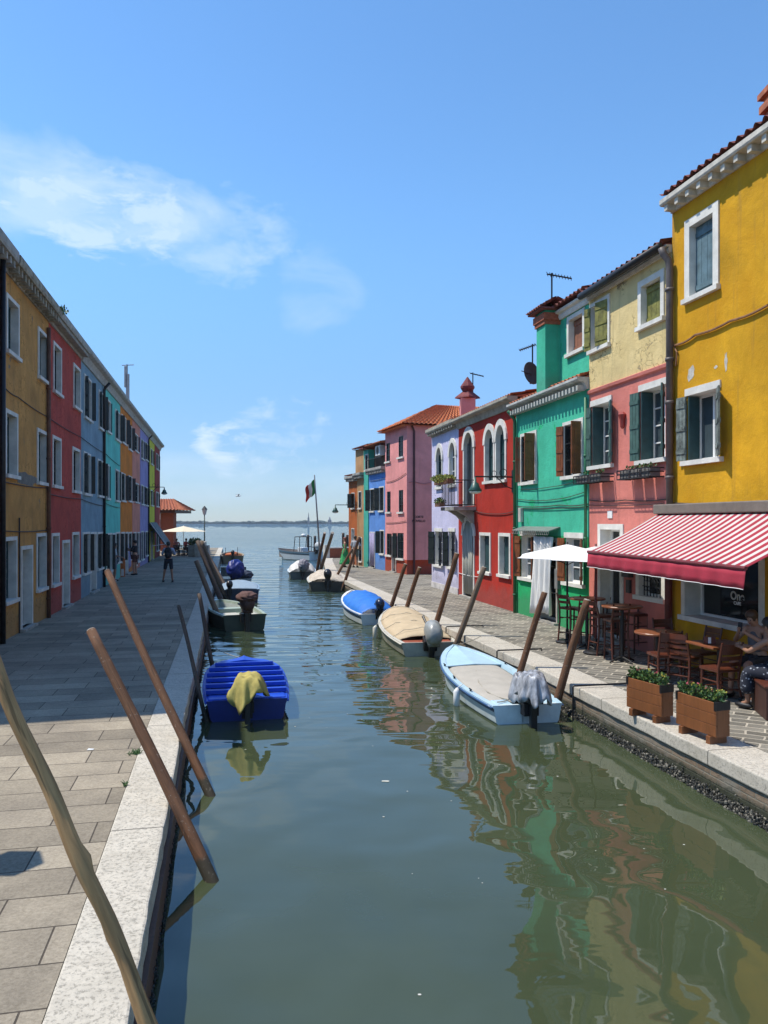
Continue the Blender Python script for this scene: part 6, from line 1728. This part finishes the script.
def person(label, loc, rz, pose=None, scale=1.0, skin=skin_a, top=None, bottom=None, hair=hair_d, hair_len=.0, shoes=dark_metal, skirt=None, sleeve=.5, short=1.0, backpack=None, bare=False, group=None, extras=None, female=False):
    J = {k: V(v) for k, v in STAND.items()}
    if pose:
        for k, v in pose.items(): J[k] = V(v)
    t = thing('person', label, 'person', (0, 0, 0), group)
    f = .92 if female else 1
    nodes = []; idx = {}; edges = []
    def nd(k, p, r, r2=None): idx[k] = len(nodes); nodes.append((p.x, p.y, p.z, r, r2 or r))
    def ed(a, b): edges.append((idx[a], idx[b]))
    nd('pelvis', J['pelvis'], .125*f, .10); nd('waist', J['waist'], .115*f, .085); nd('chest', J['chest'], .14*f, .10); nd('cl', J['chest'].lerp(J['neck'], .62), .085, .07); nd('neck', J['neck'], .048)
    nd('head', J['head'], .066, .08); nd('crown', J['crown'], .07, .085)
    for a, b in (('pelvis', 'waist'), ('waist', 'chest'), ('chest', 'cl'), ('cl', 'neck'), ('neck', 'head'), ('head', 'crown')): ed(a, b)
    for s in 'lr':
        nd('sh'+s, J['sh'+s], .058*f); nd('el'+s, J['el'+s], .038*f); nd('wr'+s, J['wr'+s], .026*f)
        d = (J['wr'+s]-J['el'+s]).normalized(); nd('pa'+s, J['wr'+s]+d*.07, .030, .022)
        ed('cl', 'sh'+s); ed('sh'+s, 'el'+s); ed('el'+s, 'wr'+s); ed('wr'+s, 'pa'+s)
        nd('hi'+s, J['hi'+s], .088); nd('kn'+s, J['kn'+s], .055); c = J['kn'+s].lerp(J['an'+s], .3); nd('ca'+s, c, .054); nd('an'+s, J['an'+s], .036)
        ed('pelvis', 'hi'+s); ed('hi'+s, 'kn'+s); ed('kn'+s, 'ca'+s); ed('ca'+s, 'an'+s)
        fd = J.get('ft'+s, V((0, 1, 0))); nd('to'+s, J['an'+s]+V(fd)*.13-V((0, 0, .055)), .034, .028); ed('an'+s, 'to'+s)
    vs, fs = skin_mesh(nodes, edges)
    mb = MB(); mb.add(vs, fs)
    # face: nose, ears, eyes, mouth turned the way the head looks
    hd = J['head'].lerp(J['crown'], .3); look = V(J.get('look', V((0, 1, 0)))).normalized(); side = look.cross(V((0, 0, 1))).normalized(); upv = side.cross(look)
    F = lambda a, b, c: hd+side*a+look*b+upv*c
    mb.ell(F(0, .088, .0), (.013, .016, .022), 8, 6); mb.ell(F(.072, 0, .0), (.012, .02, .03), 8, 6); mb.ell(F(-.072, 0, .0), (.012, .02, .03), 8, 6)
    for a in (-.03, .03): mb.ell(F(a, .078, .028), (.012, .009, .008), 8, 6, 1)
    mb.ell(F(0, .08, -.038), (.022, .008, .007), 8, 6, 2)
    # fingers: four unequal, slightly curled, and a thumb from the side of the palm
    for s in 'lr':
        d = (J['wr'+s]-J['el'+s]).normalized(); w = V(J['wr'+s])+d*.09
        sd = d.cross(V((0, 1, .3))).normalized(); cu = sd.cross(d).normalized()
        for k, ln in enumerate((.068, .078, .072, .055)):
            b0 = w+sd*(.024-.016*k)-d*.01; mb.tube([b0, b0+d*ln*.45+cu*.004, b0+d*ln*.8+cu*.018, b0+d*ln*.95+cu*.034], [.0085, .008, .007, .005], 6)
        b0 = w+sd*.026-d*.06; mb.tube([b0, b0+sd*.03+d*.02+cu*.008, b0+sd*.036+d*.05+cu*.02], [.0105, .009, .006], 6)
    o = mb.build('body', [skin, hair_d, M('lips', (.35, .10, .08))], t, smooth=True)
    for s in 'lr':
        fd = V(J.get('ft'+s, V((0, 1, 0)))).normalized(); a = J['an'+s]; sm = MB(); ang = math.atan2(fd.y, fd.x)
        sm.ell(a+fd*.06-V((0, 0, .05)), (.135, .052, .042), 12, 8, 0, None, Matrix.Rotation(ang, 3, 'Z')); sm.build('shoe', shoes, t, smooth=True)
    # clothes follow the body
    if top:
        n2 = []; e2 = []; id2 = {}
        def a2(k, p, r, r2=None): id2[k] = len(n2); n2.append((p.x, p.y, p.z, r, r2 or r))
        g = 1.14
        a2('w', J['waist'].lerp(J['pelvis'], .35), .13*f*g, .11*g); a2('c', J['chest'], .145*f*g, .108*g); a2('k', J['chest'].lerp(J['neck'], .55), .095*g, .08*g); a2('n', J['chest'].lerp(J['neck'], .78), .06, .055)
        e2 += [(id2['w'], id2['c']), (id2['c'], id2['k']), (id2['k'], id2['n'])]
        for s in 'lr':
            if bare: continue
            a2('s'+s, J['sh'+s], .068*f); q = J['sh'+s].lerp(J['el'+s], min(1, sleeve*2)); a2('e'+s, q, .056*f); e2 += [(id2['k'], id2['s'+s]), (id2['s'+s], id2['e'+s])]
            if sleeve > .5: a2('f'+s, J['el'+s].lerp(J['wr'+s], .9), .036); e2.append((id2['e'+s], id2['f'+s]))
        v2, f2 = skin_mesh(n2, e2); m2 = MB(); m2.add(v2, f2); m2.build('shirt', top, t, smooth=True)
    if bottom:
        n2 = [(*J['pelvis'], .145, .12)]; e2 = []
        for s in 'lr':
            k = len(n2); n2.append((*J['hi'+s], .105, .105)); q = J['hi'+s].lerp(J['kn'+s], min(1, short)); n2.append((*q, .075, .075)); e2 += [(0, k), (k, k+1)]
            if short > 1: n2.append((*J['kn'+s].lerp(J['an'+s], .9), .055, .055)); e2.append((k+1, k+2))
        v2, f2 = skin_mesh(n2, e2); m2 = MB(); m2.add(v2, f2); m2.build('shorts' if short <= 1 else 'trousers', bottom, t, smooth=True)
    if skirt: skirt(t, J)
    hm = MB(); c = J['head'].lerp(J['crown'], .62)-look*.012
    hm.ell(c+upv*.016, (.086, .104, .098), 18, 12, 0, lambda d: 1+.05*mnoise.noise(d*6), Matrix((side, look, upv)).transposed())
    hm.v = [v if (v-hd).dot(look) < .045 or (v-hd).dot(upv) > .062 else v-look*((v-hd).dot(look)-.045) for v in hm.v]
    if hair_len: hm.ell(hd-look*.06-upv*hair_len*.4, (.075, .045, hair_len), 14, 8)
    hm.build('hair', hair, t, smooth=True)
    if backpack:
        b = MB(); c = J['chest']+V((0, -.17, -.02)); b.ell(c, (.15, .09, .23), 16, 10, fn=lambda d: 1+.18*abs(d.x*d.z)); b.ell(c+V((0, -.08, -.08)), (.1, .04, .1), 12, 8)
        for sx in (-1, 1): b.tube([c+V((sx*.09, .04, .18)), J['chest']+V((sx*.11, .02, .19)), J['chest']+V((sx*.12, .13, .05)), J['chest']+V((sx*.12, .08, -.17)), c+V((sx*.1, .05, -.18))], .014, 6)
        b.build('backpack', backpack, t, smooth=True)
    if extras: extras(t, J)
    t.scale = (scale,)*3; t.location = loc; t.rotation_euler = (0, 0, rz)
    return t
def gown(mat, z1=.12, w1=.30, name='dress'):
    def fn(t, J):
        mb = MB(); n = 28; vs = []; rows = 9; c0 = J['waist']
        for j in range(rows+1):
            q = j/rows; z = c0.z+.02+(z1-c0.z)*q; r = .13+(w1-.13)*q**.8
            for k in range(n): a = 2*PI*k/n; rr = r*(1+.07*q*math.sin(a*8)); vs.append((c0.x+rr*math.cos(a), c0.y+rr*.8*math.sin(a), z))
        mb.add(vs, [(j*n+k, j*n+(k+1) % n, (j+1)*n+(k+1) % n, (j+1)*n+k) for j in range(rows) for k in range(n)])
        o = mb.build(name, mat, t, smooth=True); o.modifiers.new('s', 'SOLIDIFY').thickness = .006
    return fn
black_c = M('black_cloth_wear', (.02, .02, .024), .2, 6, .85)
# walker with backpack, back to the camera
person('person in pale blue shirt and dark shorts with a black backpack walking the left quay', G(168.5, 582), .15,
       dict(elr=(.27, .06, 1.15), wrr=(.14, .27, 1.20), ell=(-.27, .02, 1.15), wrl=(-.20, .24, 1.12), knl=(-.16, .06, .50), anl=(-.22, .02, .09), knr=(.13, .0, .50), anr=(.17, -.08, .09)),
       1.02, skin_b, M('pale_blue_shirt', (.32, .38, .50), .1, 5, .9), M('navy_shorts', (.02, .025, .04), .2, 5, .9), hair_d, short=.95, backpack=black_c, shoes=black_c)
person('person in a white t-shirt standing by the aqua house shop, nearest the leaning pole tip', G(114.5, 581), -1.1,
       dict(elr=(.24, .05, 1.14), wrr=(.10, .25, 1.08)), .98, skin_b, M('white_tshirt', (.5, .52, .54), .1, 5, .9), M('grey_shorts', (.2, .22, .25), .2, 5, .9), hair_d, hair_len=.10, short=.95, female=True)
person('person in black standing with a phone outside the salmon house on the left', G(135, 575), 1.4,
       dict(elr=(.22, .1, 1.16), wrr=(.07, .28, 1.25), ell=(-.22, .08, 1.15), wrl=(-.08, .27, 1.2)), 1.0, skin_a, black_c, M('dark_red_skirt_cloth', (.12, .05, .04), .2, 5, .9), hair_d, sleeve=.5, short=.8)
person('person in charcoal clothes half hidden behind the white t-shirt wearer', G(121.5, 572), .6, None, .98, skin_a, M('charcoal_top', (.04, .04, .045)), M('charcoal_trousers', (.035, .035, .04)), hair_b, short=1.2)
# couple at the end of the right quay
gr_dress = M('green_print_dress', (.03, .30, .09), .6, 9, .85, 40, .2)
person('person in a long bright green patterned dress at the end of the right quay', G(344.8, 567), 1.6, dict(elr=(.27, .0, 1.15), wrr=(.30, .12, .98)), 1.0, skin_a, gr_dress, None, M('auburn_hair', (.22, .06, .03)), hair_len=.12, skirt=gown(gr_dress, .14, .40), bare=True, female=True)
person('person in a pale grey shirt and olive shorts beside the green dress', G(355.2, 567.5), -.4, dict(elr=(.28, .05, 1.15), wrr=(.2, .22, 1.0)), 1.06, skin_b, M('pale_grey_shirt', (.42, .44, .46)), M('olive_shorts', (.10, .11, .08)), hair_b, short=.9)
# seated couple (local: y forward, seat at .47)
SIT = dict(pelvis=(0, 0, .55), waist=(0, .0, .68), chest=(0, .04, .88), neck=(0, .07, 1.07), head=(0, .10, 1.15), crown=(0, .12, 1.26),
           shl=(-.17, .05, 1.01), shr=(.17, .05, 1.01), hil=(-.09, .03, .53), hir=(.09, .03, .53), knl=(-.12, .43, .54), knr=(.12, .43, .54), anl=(-.13, .42, .10), anr=(.13, .46, .10))
def sit(**k): d = dict(SIT); d.update(k); return d
def phone(t, J):
    mb = MB(); c = (J['wrl']+J['wrr'])/2+V((0, .06, .09)); mb.obox(c-V((.035, 0, .06)), (.07, 0, 0), (0, .008, 0), (0, -.02, .13)); mb.build('phone', black_c, t)
person('person in a grey vest looking at a phone by the cafe shop window', (5.62, 11.55, GZ-.02), 1.75+.3,
       sit(ell=(-.27, .18, .82), elr=(.27, .18, .82), wrl=(-.07, .36, .98), wrr=(.07, .36, .98), look=V((0, 1, -.45)), head=(0, .13, 1.14), crown=(0, .18, 1.24)), 1.0, skin_a,
       M('grey_vest', (.16, .15, .16), .4, 9, .9), M('dark_trousers', (.03, .03, .035)), hair_b, bare=True, short=.9, extras=phone)
pat = M('black_white_print', (.045, .045, .055), .2, 5, .9)
def pattern_cloth():
    m, nt, b = new_mat('dark_floral_print'); v = N(nt, 'ShaderNodeTexVoronoi'); v.inputs['Scale'].default_value = 22; L(nt, objco(nt), v.inputs[0])
    L(nt, ramp(nt, v.outputs[0], .24, .32, (.30, .32, .36), (.015, .018, .03)), b.inputs['Base Color']); b.inputs['Roughness'].default_value = .9; return m
pfl = pattern_cloth()
def lap_skirt(t, J):
    n2 = [(*J['pelvis'], .17, .15)]; e2 = []
    for s in 'lr': k = len(n2); n2 += [(*(J['hi'+s]+V((0, .05, .01))), .125, .12), (*(J['kn'+s]+V((0, .0, .0))), .125, .10), (*(J['kn'+s].lerp(J['an'+s], .78)+V((0, .0, 0))), .13, .11)]; e2 += [(0, k), (k, k+1), (k+1, k+2)]
    v2, f2 = skin_mesh(n2, e2); m2 = MB(); m2.add(v2, f2); m2.build('skirt', pfl, t, smooth=True)
def bun(t, J):
    m2 = MB(); m2.ell(J['crown']+V((0, -.11, -.0)), (.05, .05, .05), 12, 8); m2.build('hair_bun', hair_d, t, smooth=True)
person('person in a black top and floral skirt leaning on the cafe table', (5.40, 10.42, GZ), .62,
       sit(chest=(0, .08, .87), neck=(0, .14, 1.05), head=(0, .18, 1.12), crown=(0, .21, 1.23), shl=(-.17, .12, 1.0), shr=(.17, .12, 1.0), ell=(-.24, .35, .82), elr=(.26, .32, .80), wrl=(-.06, .56, .84), wrr=(.08, .54, .84), look=V((.1, 1, -.2))),
       1.0, skin_b, black_c, None, hair_d, bare=True, skirt=lap_skirt, extras=bun, female=True)
# terrace guests beyond the left row
for i, (px, Y, rz, c_, lab) in enumerate(((176.5, 59.7, .2, M('coral_top', (.4, .12, .08)), 'person in a coral top seated nearest the brick pillar under the cream parasol'), (185.5, 60.1, -.3, M('crimson_top', (.42, .05, .04)), 'person in a red top seated right behind the cream parasol pole'), (189.5, 60.6, -.8, M('dusky_top', (.16, .07, .07)), 'person in a dusky top seated at the right end under the cream parasol'))):
    q = pd(px, 0, Y); person(lab, (q.x, Y, GZ), rz, sit(ell=(-.25, .2, .8), elr=(.25, .2, .8), wrl=(-.1, .38, .78), wrr=(.1, .38, .78)), 1, skin_a, c_, M('dark_trousers', (.03, .03, .035)), hair_d, short=1.2)

# ------------------------------------------------------------------ sky, sun, air, camera
def world():
    w = bpy.data.worlds.new('World'); SC.world = w; w.use_nodes = True; nt = w.node_tree
    bg = nt.nodes['Background']
    sky = N(nt, 'ShaderNodeTexSky', sky_type='NISHITA'); sky.sun_disc = False
    sky.sun_elevation = math.radians(SUN_EL); sky.sun_rotation = math.radians(SUN_ROT)
    sky.air_density = 1.0; sky.dust_density = .1; sky.ozone_density = 4; sky.altitude = 0
    hs = N(nt, 'ShaderNodeHueSaturation'); hs.inputs['Saturation'].default_value = SKY_SAT; hs.inputs['Value'].default_value = 1; L(nt, sky.outputs[0], hs.inputs['Color'])
    tc = N(nt, 'ShaderNodeTexCoord'); d = tc.outputs['Generated']
    def mapped(sx, sy, sz): m = N(nt, 'ShaderNodeMapping'); m.inputs['Scale'].default_value = (sx, sy, sz); L(nt, d, m.inputs[0]); return m.outputs[0]
    wisp = noise(nt, mapped(2.2, 2.2, 5.0), 2.6, 12, .62, .5)
    fine = noise(nt, mapped(4, 4, 9), 4.5, 10, .65, .4)
    def spot(px, py, rx, rz, th, amt, src=wisp, soft=.28):
        c = V(((px-CX)/FPX, 1, (HY-py)/FPX)).normalized()
        s = N(nt, 'ShaderNodeVectorMath', operation='SUBTRACT'); s.inputs[1].default_value = c; L(nt, d, s.inputs[0])
        # a broad patch of cloud, wide along the horizon, its size in radians
        m = N(nt, 'ShaderNodeMapping'); m.inputs['Scale'].default_value = (1/rx, .9, 1/rz); m.inputs['Rotation'].default_value = (0, 0, 0); L(nt, s.outputs[0], m.inputs[0])
        ln = N(nt, 'ShaderNodeVectorMath', operation='LENGTH'); L(nt, m.outputs[0], ln.inputs[0])
        env = math_(nt, 'MULTIPLY', math_(nt, 'SUBTRACT', 1.0, ln.outputs['Value'], clamp=True), 1.6, clamp=True)
        v = math_(nt, 'SUBTRACT', math_(nt, 'ADD', src, math_(nt, 'MULTIPLY', env, .55)), th)
        return math_(nt, 'MULTIPLY', math_(nt, 'MULTIPLY', math_(nt, 'DIVIDE', v, soft, clamp=True), amt), math_(nt, 'MULTIPLY', env, 2.5, clamp=True))
    S = [spot(110, 212, .21, .075, .80, .5), spot(105, 215, .19, .075, .84, .62, fine, .25), spot(225, 235, .16, .09, .88, .36, fine, .3), spot(320, 290, .12, .10, .92, .28), spot(20, 190, .16, .09, .85, .35),
         spot(226, 442, .075, .05, .96, .75, fine, .2), spot(255, 465, .15, .06, 1.0, .45, fine, .22), spot(285, 425, .14, .07, 1.0, .45, fine, .25),
         spot(200, 480, .45, .06, .86, .28, wisp), spot(-420, 260, .5, .2, .8, .6), spot(1100, 300, .5, .15, .85, .5)]
    tot = S[0]
    for s in S[1:]: tot = math_(nt, 'MAXIMUM', tot, s)
    sep = N(nt, 'ShaderNodeSeparateXYZ'); L(nt, d, sep.inputs[0])
    veil = N(nt, 'ShaderNodeMapRange'); veil.inputs[1].default_value = 0; veil.inputs[2].default_value = .35; veil.inputs[3].default_value = VEIL; veil.inputs[4].default_value = 0; L(nt, sep.outputs[2], veil.inputs[0])
    tot = math_(nt, 'ADD', tot, math_(nt, 'MULTIPLY', veil.outputs[0], math_(nt, 'ADD', .5, math_(nt, 'MULTIPLY', wisp, .9))), clamp=True)
    # the lagoon air near the horizon: bluer and less bright than the clear model sky
    low = N(nt, 'ShaderNodeMapRange', interpolation_type='SMOOTHERSTEP'); low.inputs[1].default_value = -.02; low.inputs[2].default_value = .42; L(nt, sep.outputs[2], low.inputs[0])
    tint = mix(nt, low.outputs[0], LOWSKY, (1, 1, 1))
    base = mix(nt, 1.0, mix(nt, 1.0, hs.outputs[0], SKYTINT, 'MULTIPLY'), tint, 'MULTIPLY')
    col = mix(nt, tot, base, CLOUD)
    L(nt, col, bg.inputs[0]); bg.inputs[1].default_value = SKY_STR
SUN_EL = 61.5
HX, HYv = .994, -.106           # the way the light travels over the ground
SUN_ROT = math.degrees(math.atan2(-HX, -HYv))
SKY_STR = .15; SKY_SAT = 1.06; VEIL = .04; SKYTINT = (.80, .97, 1.02); LOWSKY = (.50, .50, .60); CLOUD = (3.7, 4.35, 5.1)
world()
ld = bpy.data.lights.new('sun', 'SUN'); ld.energy = 3.55; ld.angle = math.radians(.55); ld.color = (1, .94, .83)
so = bpy.data.objects.new('sun', ld); COL.objects.link(so)
ce = math.cos(math.radians(SUN_EL)); dirv = V((HX*ce, HYv*ce, -math.sin(math.radians(SUN_EL))))
so.rotation_mode = 'QUATERNION'; so.rotation_quaternion = dirv.to_track_quat('-Z', 'Y')
so.location = (-20, 0, 40)
cd = bpy.data.cameras.new('camera'); cam = bpy.data.objects.new('camera', cd); COL.objects.link(cam)
cd.sensor_fit = 'VERTICAL'; cd.sensor_height = 36; cd.lens = FPX/1024*36; cd.shift_y = 10/1024
cd.clip_start = .05; cd.clip_end = 20000
cam.location = (0, 0, CZ); cam.rotation_euler = (PI/2, 0, 0); SC.camera = cam
USE_HAZE = True
if USE_HAZE:
    mb = MB(); mb.box(-1500, 1500, -60, 1700, -2, 60)
    m, nt, b = new_mat('pale_air'); nt.nodes.remove(b)
    pv = N(nt, 'ShaderNodeVolumePrincipled'); pv.inputs['Color'].default_value = (.75, .85, 1, 1); pv.inputs['Density'].default_value = .00022
    L(nt, pv.outputs[0], nt.nodes['Material Output'].inputs['Volume'])
    o = mb.build('haze', m); o['kind'] = 'stuff'
SC.view_settings.view_transform = 'Standard'; SC.view_settings.look = 'None'; SC.view_settings.gamma = 1; SC.view_settings.exposure = .6
SC.cycles.use_denoising = True
SC.cycles.max_bounces = 6; SC.cycles.transparent_max_bounces = 6; SC.cycles.caustics_reflective = False; SC.cycles.caustics_refractive = False
SC.cycles.sample_clamp_indirect = 6
